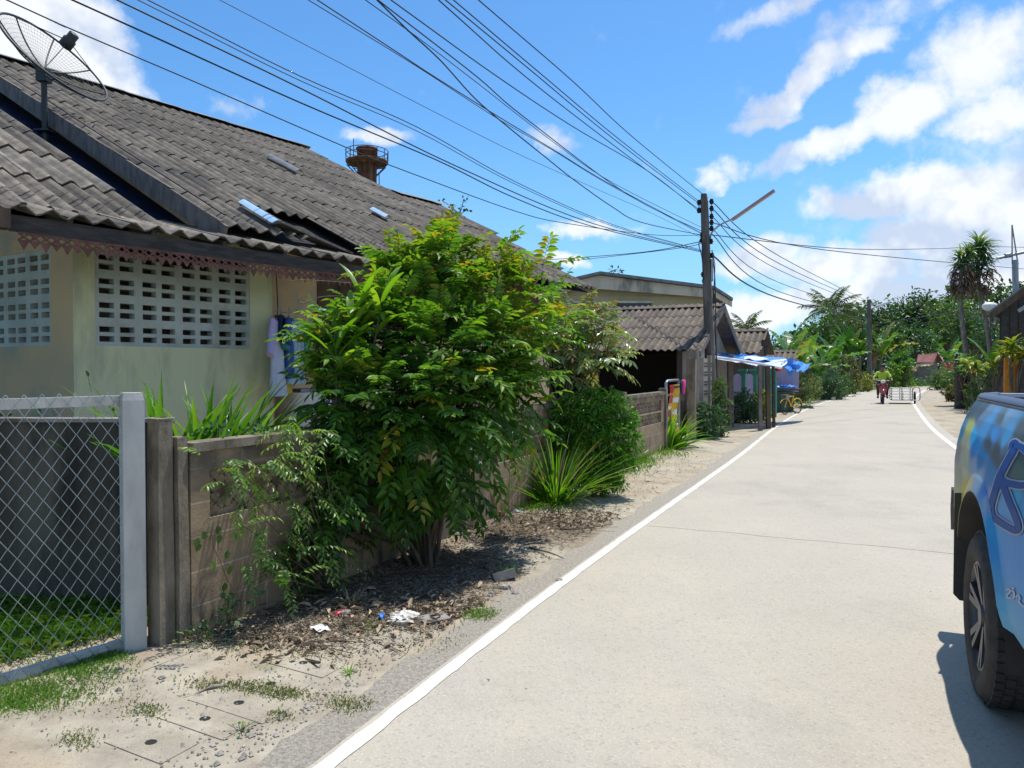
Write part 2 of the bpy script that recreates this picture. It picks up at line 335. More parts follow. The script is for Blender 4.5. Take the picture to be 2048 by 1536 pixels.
LG['palm'] = leafmat('palm_leaf', [(0, (.03, .07, .018)), (.5, (.07, .13, .03)), (1, (.15, .20, .05))], .25, .4)
LG['dracaena'] = leafmat('dracaena_leaf', [(0, (.04, .10, .05)), (.5, (.10, .19, .08)), (.85, (.24, .32, .10)), (1, (.40, .40, .10))], .3, .35)
LG['croton'] = leafmat('croton_leaf', [(0, (.07, .14, .02)), (.5, (.20, .28, .03)), (.8, (.40, .36, .05)), (1, (.5, .3, .08))], .35, .35)
LG['rust_leaf'] = leafmat('rust_leaf', [(0, (.05, .07, .02)), (.5, (.13, .13, .03)), (1, (.24, .20, .05))], .3, .45)
LG['grass'] = leafmat('grass_blade', [(0, (.05, .13, .02)), (.5, (.12, .26, .03)), (.9, (.20, .36, .05)), (1, (.34, .30, .12))], .4, .5)
LG['dry'] = leafmat('dry_grass', [(0, (.09, .13, .03)), (.5, (.17, .22, .06)), (1, (.34, .29, .15))], .3, .6)
LG['variegated'] = leafmat('variegated_leaf', [(0, (.08, .14, .04)), (.5, (.20, .26, .09)), (1, (.42, .42, .20))], .3, .45)

# ------------------------------------------------------------------ foliage generators
def rvec(rng, n): v = rng.normal(size=(n, 3)); return v / np.linalg.norm(v, axis=1)[:, None]
def leaves(g, P, D, N, L, Wd, mat=0, tint=.5, droop=.15, fold=.18, fine=True):
    """batch of leaves: base P, direction D, face normal N, length L, width Wd (arrays)"""
    P = np.asarray(P); n = len(P); D = D / (np.linalg.norm(D, axis=1)[:, None] + 1e-9); Sd = np.cross(D, N); Sd /= np.linalg.norm(Sd, axis=1)[:, None] + 1e-9
    Nn = np.cross(Sd, D); L = np.broadcast_to(L, (n,))[:, None]; w = np.broadcast_to(Wd, (n,))[:, None]; dz = np.array([[0, 0, -1.]]) * L * droop
    if fine:
        a = P + D * L * .35 + dz * .15; b = P + D * L * .72 + dz * .55; tip = P + D * L + dz
        up = Nn * w * fold
        V = np.stack([P, a - Sd * w * .5 + up, a + Sd * w * .5 + up, a, b - Sd * w * .36 + up, b + Sd * w * .36 + up, b, tip], 1).reshape(-1, 3)
        k = (np.arange(n) * 8)[:, None]; tt = np.broadcast_to(tint, (n,))
        g.add(V, np.concatenate([k + [[1, 3, 6, 4]], k + [[3, 2, 5, 6]]]), mat, np.concatenate([tt, tt]))
        base = g.n - len(V)
        g.f.append(np.concatenate([k + [[0, 3, 1]], k + [[0, 2, 3]], k + [[4, 6, 7]], k + [[6, 5, 7]]]) + base)
        g.m.append(np.full(4 * n, mat, np.int32)); g.sm.append(np.zeros(4 * n, bool)); g.t.append(np.tile(tt, 4).astype(float))
    else:
        a = P + D * L * .45; tip = P + D * L + dz; up = Nn * w * fold
        V = np.stack([P, a - Sd * w * .5 + up, a + dz * .3, a + Sd * w * .5 + up, tip], 1).reshape(-1, 3); k = (np.arange(n) * 5)[:, None]; tt = np.broadcast_to(tint, (n,))
        g.add(V, np.concatenate([k + [[0, 2, 4, 1]], k + [[0, 3, 4, 2]]]), mat, np.concatenate([tt, tt]))
def spray(g, rng, o, d, L, nl, ll, lw, mat=0, tint=.5, droop=.35, stem_mat=1, side=None, r=.003, ang=1.05, tvar=.12, hang=.35):
    """a twig with two rows of leaflets (a pinnate leaf)"""
    d = unit(d); s = unit(np.cross(d, Zv)) if side is None else unit(side); ts = np.linspace(0, 1, 7)
    pts = np.array([o + d * L * t + np.array([0, 0, -1]) * L * droop * t * t for t in ts])
    g.tube(pts, np.linspace(r, r * .4, 7), 3, stem_mat, .5, cap=False)
    t = np.linspace(.12, 1, nl); P = np.stack([np.interp(t, ts, pts[:, i]) for i in range(3)], 1)
    T = np.gradient(P, axis=0); T /= np.linalg.norm(T, axis=1)[:, None]
    sg = np.where(np.arange(nl) % 2, 1, -1)[:, None]; sg[-1] = 0
    up = np.cross(s[None], T); up *= np.sign(up[:, 2:3] + 1e-6)
    D = T * math.cos(ang) + s * sg * math.sin(ang) + up * .12 + np.array([[0, 0, -hang]]) + rng.normal(size=(nl, 3)) * .12
    size = (np.sin(np.clip(t * 2.6 + .35, 0, 2.9)) * .35 + .65) * rng.uniform(.85, 1.15, nl)
    leaves(g, P, D, up + rng.normal(size=(nl, 3)) * .25, ll * size, lw * size, mat, np.clip(tint + rng.normal(size=nl) * tvar, 0, 1), .2, .2)
def blade(g, rng, o, d, L, w, droop=.6, nseg=7, fold=.25, mat=0, tint=.5, tip=.05, shape=0, tatter=0):
    """strap / banana / grass leaf along an arc"""
    d = unit(d); hz = unit(np.array([d[0], d[1], 0]) + 1e-6); t = np.linspace(0, 1, nseg + 1)
    el = math.asin(np.clip(d[2], -1, 1)); e = el - droop * t ** 1.3 * 2.2; step = L / nseg
    pts = [np.array(o, float)]
    for i in range(nseg): pts.append(pts[-1] + step * (hz * math.cos(e[i]) + Zv * math.sin(e[i])))
    pts = np.array(pts); s = np.array([-hz[1], hz[0], 0.]); s = unit(s + Zv * rng.uniform(-.3, .3))
    if shape == 0: ww = w * np.minimum(1, 4 * t + .35) * (1 - t ** 2.5) + w * tip
    elif shape == 1: ww = w * np.sin(np.pi * np.clip(t * .93 + .05, 0, 1)) ** .6 + w * .02
    else: ww = w * (.12 + np.sin(np.pi * np.clip(t, 0, 1)) ** .8)
    T = np.gradient(pts, axis=0); T /= np.linalg.norm(T, axis=1)[:, None]; up = np.cross(T, s); up *= np.sign(up[:, 2:3] + 1e-9)
    l = pts - s * ww[:, None] / 2 + up * (ww * fold)[:, None]; r_ = pts + s * ww[:, None] / 2 + up * (ww * fold)[:, None]
    if tatter:
        # banana blades tear into strips: each segment's two halves get their own sag
        for i in range(nseg):
            for a, b in ((l, -1), (r_, 1)):
                dz = -Zv * w * rng.uniform(0, tatter); q = .93
                v = [pts[i], pts[i] * (1 - q) + pts[i + 1] * q, (a[i] * (1 - q) + a[i + 1] * q) + dz, a[i] + dz]
                g.add(v, [(0, 1, 2, 3)] if b > 0 else [(3, 2, 1, 0)], mat, float(np.clip(tint + rng.normal() * .06, 0, 1)))
        return pts
    g.grid(np.stack([l, pts, r_], 1), mat, tint, True); return pts
def tree(name, label, base, h, lobes, lm, n, ls, trunk_r=.15, seed=1, group=None, cat='tree', bark='bark', asp=.5, limbs=True, parts=('trunk', 'crown'), up=.5):
    """lobes: (dx,dy,z,rx,ry,rz) relative to base; leaf clumps with gaps between"""
    rng = np.random.default_rng(seed); base = np.array(base, float)
    th = thing(name, label, cat, base, group); gt = G(); gc = G(); tot = sum(l[3] * l[5] for l in lobes)
    zc = min(l[2] - l[5] * .3 for l in lobes); zc = max(zc, .15)
    if limbs:
        top = base + np.array([rng.uniform(-.1, .1) * h, 0, zc]); q = base + (top - base) * .5 + np.array([rng.uniform(-.05, .05) * h, 0, 0])
        gt.tube([base - Zv * .1, base + Zv * .1 * zc, q, top], [trunk_r * 1.25, trunk_r, trunk_r * .8, trunk_r * .65], 8)
    for (dx, dy, z, rx, ry, rz) in lobes:
        c = base + np.array([dx, dy, z]); k = max(20, int(n * rx * rz / tot)); R = np.array([rx, ry, rz])
        ncl = max(5, k // 14); cc = rvec(rng, ncl) * rng.uniform(.45, 1.05, (ncl, 1)) * R
        if limbs:
            a = base + np.array([0, 0, zc * .85]); gt.tube([a, (a + c) / 2 + rng.normal(size=3) * .06 * h, c], [trunk_r * .55, trunk_r * .4, trunk_r * .2], 5)
            for j in range(0, ncl, 3): gt.tube([c, c + cc[j] * .5 + rng.normal(size=3) * .03 * h, c + cc[j]], [trunk_r * .2, trunk_r * .12, trunk_r * .05], 4, cap=False)
        pc = np.repeat(cc, 14, 0); m = len(pc); off = rvec(rng, m) * rng.uniform(.1, 1, (m, 1)) * (R.mean() * .27)
        P = c + pc + off * [1, 1, .7]; D = off / (np.linalg.norm(off, axis=1)[:, None] + 1e-6) + pc / R * .5 + rvec(rng, m) * .5 - Zv * .15
        N = rvec(rng, m) * .8 + Zv * up * 1.6
        tint = np.clip(np.repeat(rng.uniform(.15, .85, ncl), 14) + rng.normal(size=m) * .16, 0, 1)
        leaves(gc, P, D, N, ls * rng.uniform(.6, 1.3, m), ls * asp * rng.uniform(.7, 1.2, m), 0, tint, .2, .15, fine=False)
    if gt.v: mk(parts[0], gt, MT[bark], th)
    mk(parts[1], gc, LG[lm], th); return th
def clump(name, label, base, n, L, w, spread, lm, seed, droop=.5, cat='plant', group=None, shape=0, part='leaves', lift=.3, tintr=(.2, .95), dead=0, fold=.25, nseg=7, az=None):
    """strap-leaved clump"""
    rng = np.random.default_rng(seed); base = np.array(base, float); th = thing(name, label, cat, base, group); g = G(); gd = G()
    for i in range(n):
        a = rng.uniform(0, 2 * math.pi) if az is None else rng.uniform(*az); e = rng.uniform(lift, 1.5); r = rng.uniform(0, spread)
        o = base + np.array([math.cos(a) * r, math.sin(a) * r, 0.0]); d = np.array([math.cos(a) * math.cos(e), math.sin(a) * math.cos(e), math.sin(e)])
        (blade)(gd if i < dead else g, rng, o, d, L * rng.uniform(.6, 1.1), w * rng.uniform(.75, 1.2), droop * rng.uniform(.4, 1.2), nseg, fold, 0, float(rng.uniform(*tintr)), shape=shape)
    gs = G(); gs.tube([base - Zv * .05, base + Zv * L * .12], [spread * .5 + .01, spread * .4 + .008], 8, tint=.3)
    mk(part, g, LG[lm], th); mk('stem', gs, MT['banana_stem'], th)
    if dead: mk('dead_leaves', gd, MT['pale_dead'], th)
    return th

# ------------------------------------------------------------------ SETTING: ground, road, verges
def verge_material(name='verge_soil', grass=.5):
    m = bpy.data.materials.new(name); m.use_nodes = True; t = NT(m.node_tree); b = t.n['Principled BSDF']
    g = t.new('ShaderNodeNewGeometry'); v = g.outputs['Position']
    sand = t.mix(t.rng(t.noise(v, 2.2, 8, .62), .35, .66), (.47, .39, .28), (.33, .27, .195))
    sand = t.mix(t.rng(t.noise(v, 26, 6, .7), .56, .74), sand, (.20, .165, .13))
    sand = t.mix(t.rng(t.noise(v, 70, 3, .6), .66, .74), sand, (.58, .54, .46))
    slab = t.mix(t.rng(t.noise(v, 5, 7, .65), .35, .65), (.47, .42, .325), (.34, .30, .235))
    c = t.mix(t.rng(t.noise(t.vmath('ADD', v, (7., 3., 0.)), .9, 5), .45, .56), sand, slab)
    c = t.mix(t.math('MULTIPLY', t.rng(t.noise(t.vmath('ADD', v, (1., 5., 0.)), 1.3, 8, .68), .48, .62), .65), c, (.27, .225, .165))
    c = t.mix(t.math('MULTIPLY', t.rng(t.noise(v, 11, 7, .7), .55, .7), .5), c, (.20, .16, .115))
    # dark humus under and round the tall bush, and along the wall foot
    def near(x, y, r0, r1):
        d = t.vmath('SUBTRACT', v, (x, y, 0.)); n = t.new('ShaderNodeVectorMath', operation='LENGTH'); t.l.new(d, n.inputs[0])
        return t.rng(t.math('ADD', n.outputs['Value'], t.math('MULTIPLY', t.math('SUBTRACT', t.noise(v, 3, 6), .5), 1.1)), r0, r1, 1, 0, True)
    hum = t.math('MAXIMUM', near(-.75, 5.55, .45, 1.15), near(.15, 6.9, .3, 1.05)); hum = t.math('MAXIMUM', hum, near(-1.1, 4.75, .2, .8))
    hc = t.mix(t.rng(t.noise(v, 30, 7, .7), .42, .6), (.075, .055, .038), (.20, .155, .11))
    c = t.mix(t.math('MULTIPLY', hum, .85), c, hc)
    # bare moss and grass film
    c = t.mix(t.math('MULTIPLY', t.rng(t.noise(t.vmath('ADD', v, (3., 9., 0.)), 1.6, 7, .68), .60, .72), grass), c, (.13, .16, .05))
    t.inp(b, 'Base Color', c); b.inputs['Roughness'].default_value = .95; b.inputs['Specular IOR Level'].default_value = .2
    bn = t.new('ShaderNodeBump'); bn.inputs['Strength'].default_value = .6; bn.inputs['Distance'].default_value = .03
    t.l.new(t.math('ADD', t.noise(v, 12, 9, .7), t.math('MULTIPLY', t.noise(v, 80, 4, .6), .4)), bn.inputs['Height']); t.l.new(bn.outputs[0], b.inputs['Normal']); return m
def road_material():
    m = bpy.data.materials.new('road_concrete'); m.use_nodes = True; t = NT(m.node_tree); b = t.n['Principled BSDF']
    g = t.new('ShaderNodeNewGeometry'); v = g.outputs['Position']
    c = t.mix(t.rng(t.noise(v, .7, 6, .6), .35, .65), (.45, .40, .318), (.40, .36, .29))
    mp = t.new('ShaderNodeMapping'); t.l.new(v, mp.inputs[0]); mp.inputs['Rotation'].default_value = (0, 0, math.radians(25)); mp.inputs['Scale'].default_value = (2.2, .16, 1)
    c = t.mix(t.math('MULTIPLY', t.rng(t.noise(mp.outputs[0], 1.2, 5, .6), .45, .7), .5), c, (.40, .365, .315))   # wheel-track streaks
    c = t.mix(t.math('MULTIPLY', t.rng(t.noise(v, 9, 7, .7), .55, .72), .45), c, (.33, .30, .25))
    c = t.mix(t.math('MULTIPLY', t.rng(t.noise(t.vmath('ADD', v, (4., 1., 0.)), .45, 7, .7), .52, .66), .5), c, (.30, .275, .235))
    c = t.mix(t.rng(t.noise(v, 22, 3, .5), .74, .78), c, (.13, .11, .09))
    vo = t.new('ShaderNodeTexVoronoi'); t.l.new(v, vo.inputs['Vector']); vo.inputs['Scale'].default_value = 75
    c = t.mix(t.math('MULTIPLY', t.rng(vo.outputs['Color'], .0, .34, 1, 0), .5), c, (.24, .22, .20))
    c = t.mix(t.math('MULTIPLY', t.rng(t.noise(v, 120, 2), .6, .7), .5), c, (.66, .62, .56))
    t.inp(b, 'Base Color', c); b.inputs['Roughness'].default_value = .88; b.inputs['Specular IOR Level'].default_value = .3
    bn = t.new('ShaderNodeBump'); bn.inputs['Strength'].default_value = .35; bn.inputs['Distance'].default_value = .006
    t.l.new(t.math('ADD', vo.outputs['Distance'], t.noise(v, 40, 6, .7)), bn.inputs['Height']); t.l.new(bn.outputs[0], b.inputs['Normal']); return m
M_VERGE = verge_material(); M_ROAD = road_material()
M_SHOULDER = mat('shoulder_gravel', (.43, .385, .31), (.28, .245, .20), 55, .95, bump=.9, bscale=90, c3=(.50, .46, .39), s3=38)
M_LINE = mat('line_paint', (.74, .71, .64), (.68, .64, .56), 4, .75, bump=.15, c3=(.55, .50, .42), s3=14)
M_GRASSG = mat('grass_ground', (.085, .125, .035), (.13, .12, .06), 1.6, .95, bump=.6, c3=(.20, .17, .10), s3=.8)
M_JOINT = mat('road_joint', (.42, .375, .30), (.46, .41, .33), 12, .95, bump=0)

def fbm(x, y, seed=0):
    r = np.random.default_rng(seed); z = np.zeros_like(x)
    for k in range(5):
        for _ in range(3):
            a = r.uniform(0, 6.28); f = 1.7 ** k * 1.6; z += np.sin((x * math.cos(a) + y * math.sin(a)) * f + r.uniform(0, 6.28)) / f
    return z / 2.2
def smooth_line(P, n=10):
    P = np.array(P, float); out = []
    for i in range(len(P) - 1):
        p0 = P[max(i - 1, 0)]; p1 = P[i]; p2 = P[i + 1]; p3 = P[min(i + 2, len(P) - 1)]
        for t in np.arange(n) / n:
            out.append(.5 * ((2 * p1) + (-p0 + p2) * t + (2 * p0 - 5 * p1 + 4 * p2 - p3) * t * t + (-p0 + 3 * p1 - 3 * p2 + p3) * t ** 3))
    out.append(P[-1]); return np.array(out)
LPX = [(655, 1536), (796, 1423), (976, 1276), (1113, 1173), (1284, 1053), (1387, 979), (1455, 932), (1503, 895), (1547, 858), (1592, 830), (1636, 810), (1690, 794), (1742, 783)]
LPT = [tuple(atZ(*p)[:2]) for p in LPX]; d0_ = unit(np.array([*LPT[2], 0]) - np.array([*LPT[0], 0]))[:2]
LL = smooth_line([tuple(np.array(LPT[0]) - d0_ * k) for k in (12, 8, 4)] + LPT + [(32.2, 59.5), (38, 64.0), (48, 68), (66, 71)])
RPX = [(1908, 894), (1865, 860), (1836, 822), (1828, 803), (1842, 785), (1880, 775)]
RPT = [tuple(atZ(*p)[:2]) for p in RPX]
RR = smooth_line([tuple(np.array(RPT[0]) - np.array([.41, .912]) * k) for k in (24, 20, 16, 12, 8, 4)] + RPT + [(40, 62.0), (49, 65), (67, 67.6)])
def resample(P, n):
    d = np.concatenate([[0], np.cumsum(np.linalg.norm(np.diff(P, axis=0), axis=1))]); t = np.linspace(0, d[-1], n); return np.stack([np.interp(t, d, P[:, 0]), np.interp(t, d, P[:, 1])], 1)
def smoothed(P, k=9):
    Q = np.pad(P, ((k, k), (0, 0)), mode='reflect', reflect_type='odd'); w = np.hanning(2 * k + 3)[1:-1]; w /= w.sum()
    return np.stack([np.convolve(Q[:, i], w, 'valid') for i in (0, 1)], 1)
LL = smoothed(resample(LL, 240)); RR = smoothed(resample(RR, 240))
YI = lambda P, y: int(np.argmin(abs(P[:, 1] - y)))
def offs(P, o):
    T = np.gradient(P, axis=0); T /= np.linalg.norm(T, axis=1)[:, None]; return P + np.stack([T[:, 1], -T[:, 0]], 1) * o
def strip(name, A, B, z, m, nb=2, kind='structure', wav=0):
    k = np.linspace(0, 1, nb)[None, :, None]; P = A[:, None] * (1 - k) + B[:, None] * k; Z = np.full(P.shape[:2] + (1,), z); g = G()
    g.grid(np.concatenate([P, Z], 2)); o = mk(name, g, m, kind=kind); return o
gg = G(); gg.add([(-900, -300, -.09), (900, -300, -.09), (900, 1500, -.09), (-900, 1500, -.09)], [(0, 1, 2, 3)]); mk('ground', gg, M_GRASSG, kind='structure')
rs = np.random.default_rng(3)
la = offs(LL, -.30) ; la = la + rs.normal(size=la.shape) * .01
strip('road', offs(LL, -.06), offs(RR, .25), .014, M_ROAD, 12)
LS = resample(LL, 1600); strip('road_shoulder', offs(LS, -.26) + np.stack([-(fbm(LS[:, 0] * 4, LS[:, 1] * 4, 7)) * .05, fbm(LS[:, 0] * 4, LS[:, 1] * 4, 7) * .02], 1) + rs.normal(size=LS.shape) * .008, offs(LS, -.05), .010, M_SHOULDER, 4)
LF = resample(LL, 2600); jt = lambda a: np.convolve(rs.normal(size=2600), np.ones(3) / 3, 'same')[:, None] * a
strip('edge_line_left', offs(LF, -.036) + jt(.0035) * [1, -.4], offs(LF, .036) + jt(.0035) * [1, -.4], .018, M_LINE)
gk = G()
for s_ in list(range(560, 1100, 17)):
    if rs.uniform() < .35: continue
    a = offs(LF, -.037)[s_]; b = offs(LF, .037)[min(2599, s_ + int(rs.normal() * 3))]; m_ = (a + b) / 2 + rs.normal(size=2) * .012; w_ = rs.uniform(.002, .006)
    gk.tube([[*a, .0178], [*m_, .0178], [*b, .0178]], [w_, w_ * 1.3, w_ * .6], 4)
mk('line_cracks', gk, M_SHOULDER, kind='structure')
strip('edge_line_right', offs(RR, -.05), offs(RR, .05), .018, M_LINE)
gj = G()
for d0 in (atZ(1300, 1050), atZ(1500, 895), atZ(1560, 857), atZ(1700, 820)):
    i = int(np.argmin(np.linalg.norm(LL - d0[:2], axis=1))); a = LL[i]; T = unit([*(LL[i + 1] - LL[i]), 0])[:2]; nrm = np.array([T[1], -T[0]])
    pts = [a + nrm * w + T * rs.normal() * .012 for w in np.linspace(.06, 3.95, 24)]
    w_ = .006
    gj.grid(np.array([[[*(p - T * w_), .0175], [*(p + T * w_ * rs.uniform(.3, 1.1)), .0175]] for p in pts]))
mk('road_joints', gj, M_JOINT, kind='structure')
# near verge: bumpy soil, from the road shoulder to behind the garden wall
def verge_z(x, y):
    i = np.argmin((LL[:, 0][None] - np.ravel(x)[:, None]) ** 2 + (LL[:, 1][None] - np.ravel(y)[:, None]) ** 2, axis=1)
    T = np.gradient(LL, axis=0); T /= np.linalg.norm(T, axis=1)[:, None]
    d = ((np.ravel(x) - LL[i, 0]) * -T[i, 1] + (np.ravel(y) - LL[i, 1]) * T[i, 0]).reshape(np.shape(x))
    k = np.clip((d - .15) / .8, 0, 1); return np.where(d < .12, -.03, .004 + k * (.032 + fbm(x, y, 4) * .028 * (1 - .93 * np.exp(-(((x + 1.25) * .9 - (y - 3.25) * .436) ** 2 / .08 + ((x + 1.25) * .436 + (y - 3.25) * .9) ** 2 / .9)))))
X, Y = np.meshgrid(np.linspace(-7, 9, 230), np.linspace(-2, 22, 340), indexing='ij')
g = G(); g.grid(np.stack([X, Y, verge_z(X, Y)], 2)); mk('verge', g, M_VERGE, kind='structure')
X, Y = np.meshgrid(np.linspace(2, 40, 120), np.linspace(21.9, 75, 120), indexing='ij')
strip('verge_far_left', offs(LL, -3.6)[YI(LL, 20):], offs(LL, -.2)[YI(LL, 20):], -.0, M_VERGE, 6)
strip('verge_right', offs(RR, .22), offs(RR, 3.2), .0, M_VERGE, 8)
def vz(x, y): return float(verge_z(np.array([x]), np.array([y]))[0])

# ------------------------------------------------------------------ HOUSE (t along the eave, r back from the eave, z up)
hd = unit([.585, .811, 0]); hn = np.array([hd[1], -hd[0], 0]); HO = atZ(716, 519, 2.6) * [1, 1, 0]
def hp(t, r, z): return HO + hd * t - hn * r + Zv * z
def hloc(p): q = np.array(p) - HO; return q @ hd, -(q @ hn), p[2]
def hpix(px, py, r0, z0, tan): return hloc(onplane(px, py, hp(0, r0, z0), np.cross(hd, -hn + Zv * tan)))
def tile_roof(g, org, du, dv, nu, nv, pitch=.19, amp=.03, rowl=1.0, seed=1, keep=None, wpt=2, special=None, spm=1, th=.012, jit=.012, over=.14, sub=6, tv=.3):
    """overlapping corrugated sheets; du along the eave, dv up the slope (unit vectors); each sheet spans wpt waves"""
    rng = np.random.default_rng(seed); nn = unit(np.cross(du, dv)); nn *= np.sign(nn[2]); org = np.array(org)
    base_t = rng.uniform(0, 1, (nv, nu))
    for k in range(nv):
        for c in range(nu):
            u0 = c * wpt * pitch; v0 = k * rowl
            if keep and not keep(u0 + wpt * pitch / 2, v0 + rowl / 2): continue
            m = spm if special and special(u0 + wpt * pitch / 2, v0 + rowl / 2) else 0
            us = u0 + np.linspace(-.02, wpt * pitch + .02, wpt * sub + 1); ln = rowl + over
            lift = np.array([th * 1.1 + rng.uniform(0, jit) * .5, 0]) ; vs = np.array([v0 + rng.uniform(-.01, .01), v0 + ln]); sk = rng.uniform(-.003, .003)
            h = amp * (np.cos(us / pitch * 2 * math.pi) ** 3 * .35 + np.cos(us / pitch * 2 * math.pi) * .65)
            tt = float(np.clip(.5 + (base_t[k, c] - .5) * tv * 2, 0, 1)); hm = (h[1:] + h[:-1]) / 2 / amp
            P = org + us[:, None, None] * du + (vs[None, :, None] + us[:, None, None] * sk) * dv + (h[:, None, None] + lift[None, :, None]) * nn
            g.grid(P, m, np.clip(tt + hm * .42, 0, 1), True)  # valleys darkened by dirt, ridges lightened as a painted highlight
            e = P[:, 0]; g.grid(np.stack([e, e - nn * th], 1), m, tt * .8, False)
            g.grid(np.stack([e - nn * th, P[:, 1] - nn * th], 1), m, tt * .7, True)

house = thing('house', 'long low cream house with weathered grey corrugated tile roof behind the block wall', 'house', hp(1.5, 3, 0))
TAN = .5; uv = unit(-hn + Zv * TAN); CS = math.sqrt(1 + TAN * TAN)
# main roof: its plane starts at r .42, z 2.80; left edge t -1.26, ridge at r 7.1
def rmax_main(t): return 7.05 if t < 5.05 else 4.4
def keep_main(u, v):
    t = -1.26 + u; r = .42 + v / CS
    if t > 5.61 + .78 * max(0, (r - .3)) / 4.1: return False
    if t < 5.05: return r < 7.2
    return r < 4.5
def special_main(u, v):
    t = -1.26 + u; r = .42 + v / CS
    return False
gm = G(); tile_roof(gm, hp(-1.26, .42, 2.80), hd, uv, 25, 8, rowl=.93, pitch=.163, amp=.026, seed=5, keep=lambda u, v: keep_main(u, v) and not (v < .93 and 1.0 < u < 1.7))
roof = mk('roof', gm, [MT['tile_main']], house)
# replaced pale and translucent sheets
for (px, py, L_, wv, sm) in ((522, 430, .62, .8, 'skylight'), (570, 330, .8, .8, 'dull_sheet'), (762, 430, .34, .8, 'skylight')):
    t, r, z = hpix(px, py, .42, 2.86, TAN); o = hp(t, r, z + .035) - uv * L_ / 2; us = np.linspace(-.075, .075, 7)
    P = o + us[:, None, None] * hd + np.array([0, L_])[None, :, None] * uv + (.022 * np.cos(us / .19 * 2 * math.pi))[:, None, None] * Zv
    gs = G(); gs.grid(P); mk('skylight', gs, MT[sm], roof)
for t0, t1, rr, zz in ((-4.5, 5.2, 7.1, 6.17), (5.0, 6.45, 4.5, 4.86)):
    k = t0; gr = G()
    while k < t1:
        L_ = min(.95, t1 - k); a = hp(k, rr, zz + .05); P = []
        for q, s_ in ((0, .0), (L_ + .05, .02)):
            P.append([a + hd * q - hn * x + Zv * (s_ * .5 - abs(x) * .42 - .02) for x in (-.24, -.12, -.05, 0, .05, .12, .24)])
        gr.grid(np.array(P), 0, float(rs.uniform(.2, .8)), False); k += .95
    mk('ridge_cap', gr, MT['tile_grey'], roof)
# back slope, mostly out of sight
gb = G(); gb.add([hp(-4.5, 7.1, 6.1), hp(5.2, 7.1, 6.1), hp(5.2, 13.5, 2.8), hp(-4.5, 13.5, 2.8)], [(3, 2, 1, 0)]); gb.add([hp(5.0, 4.5, 4.8), hp(6.4, 4.5, 4.8), hp(6.4, 9, 2.8), hp(5.0, 9, 2.8)], [(3, 2, 1, 0)])
mk('back_slope', gb, MT['tile_grey'], roof)
# left roof, a little lower, its right edge at t -1.85
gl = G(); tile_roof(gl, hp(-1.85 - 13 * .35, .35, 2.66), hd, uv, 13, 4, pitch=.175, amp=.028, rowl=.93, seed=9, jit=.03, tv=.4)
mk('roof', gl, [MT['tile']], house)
gx = G(); gx.add([hp(-6.5, .38, 2.60), hp(-1.9, .38, 2.60), hp(-1.9, 4.2, 4.5), hp(-6.5, 4.2, 4.5)], [(0, 1, 2, 3)])
gx.add([hp(-1.2, .5, 2.74), hp(5.55, .5, 2.74), hp(5.2, 7, 5.98), hp(-1.2, 7, 5.98)], [(0, 1, 2, 3)])
gx.add([hp(5.55, .5, 2.74), hp(6.3, 4.3, 4.65), hp(5.2, 4.3, 4.65)], [(0, 1, 2)])
mk('roof_underlay', gx, MT['interior'], house)
# open strip between the two roofs: rake board, blue sheets, dark underside
gk = G(); a = hp(-1.27, .35, 2.70); b = hp(-1.27, 7.0, 6.02); gk.bar(a, b, .03, .17, (0, 0, 1)); mk('rake_board', gk, MT['grey_wood'], house)
gk = G()
for i in range(9):
    o = hp(-1.95, .55 + i * .62, 2.42 + i * .31) ; us = np.linspace(0, .62, 9)
    gk.grid(o + us[:, None, None] * hd + np.array([0, .75])[None, :, None] * uv + (.02 * np.cos(us / .1))[:, None, None] * Zv)
mk('valley_sheet', gk, MT['valley_blue'], house)
gk = G(); gk.add([hp(-2.2, .4, 2.44), hp(-1.0, .4, 2.44), hp(-1.0, 7.0, 5.8), hp(-2.2, 7.0, 5.8)], [(0, 1, 2, 3)]); mk('valley_gutter', gk, MT['valley_blue'], house)
gk = G(); gk.bar(hp(-1.26, .36, 2.885), hp(-1.26, 7.0, 6.2), .03, .012); mk('edge_flashing', gk, MT['dark_wood'], house)
# loose sheet edge lying over the break above the porch
gk = G(); a = hpix(560, 448, .4, 2.85, .3); gk.bar(atZ(552, 445, 2.93), atZ(695, 508, 2.76), .16, .025); mk('loose_board', gk, MT['grey_wood'], house)
# porch roof strip
pu = unit(-hn + Zv * .26)
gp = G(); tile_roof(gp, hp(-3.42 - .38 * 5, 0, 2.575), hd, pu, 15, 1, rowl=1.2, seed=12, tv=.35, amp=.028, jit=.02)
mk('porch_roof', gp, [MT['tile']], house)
gk = G(); gk.bar(hp(-3.1, .05, 2.49), hp(.35, .05, 2.49), .035, .11); gk.bar(hp(-5.5, .04, 2.5), hp(-3.12, .04, 2.5), .04, .13)
for t in np.arange(-5.2, .3, .62): gk.bar(hp(t, .03, 2.55), hp(t, 1.2, 2.84), .04, .07)
mk('fascia_board', gk, MT['dark_wood'], house)
gk = G(); gk.box(hp(-3.28, -.02, 2.50), (.30, .07, .13), hd); mk('beam_end', gk, MT['brown_wood'], house)
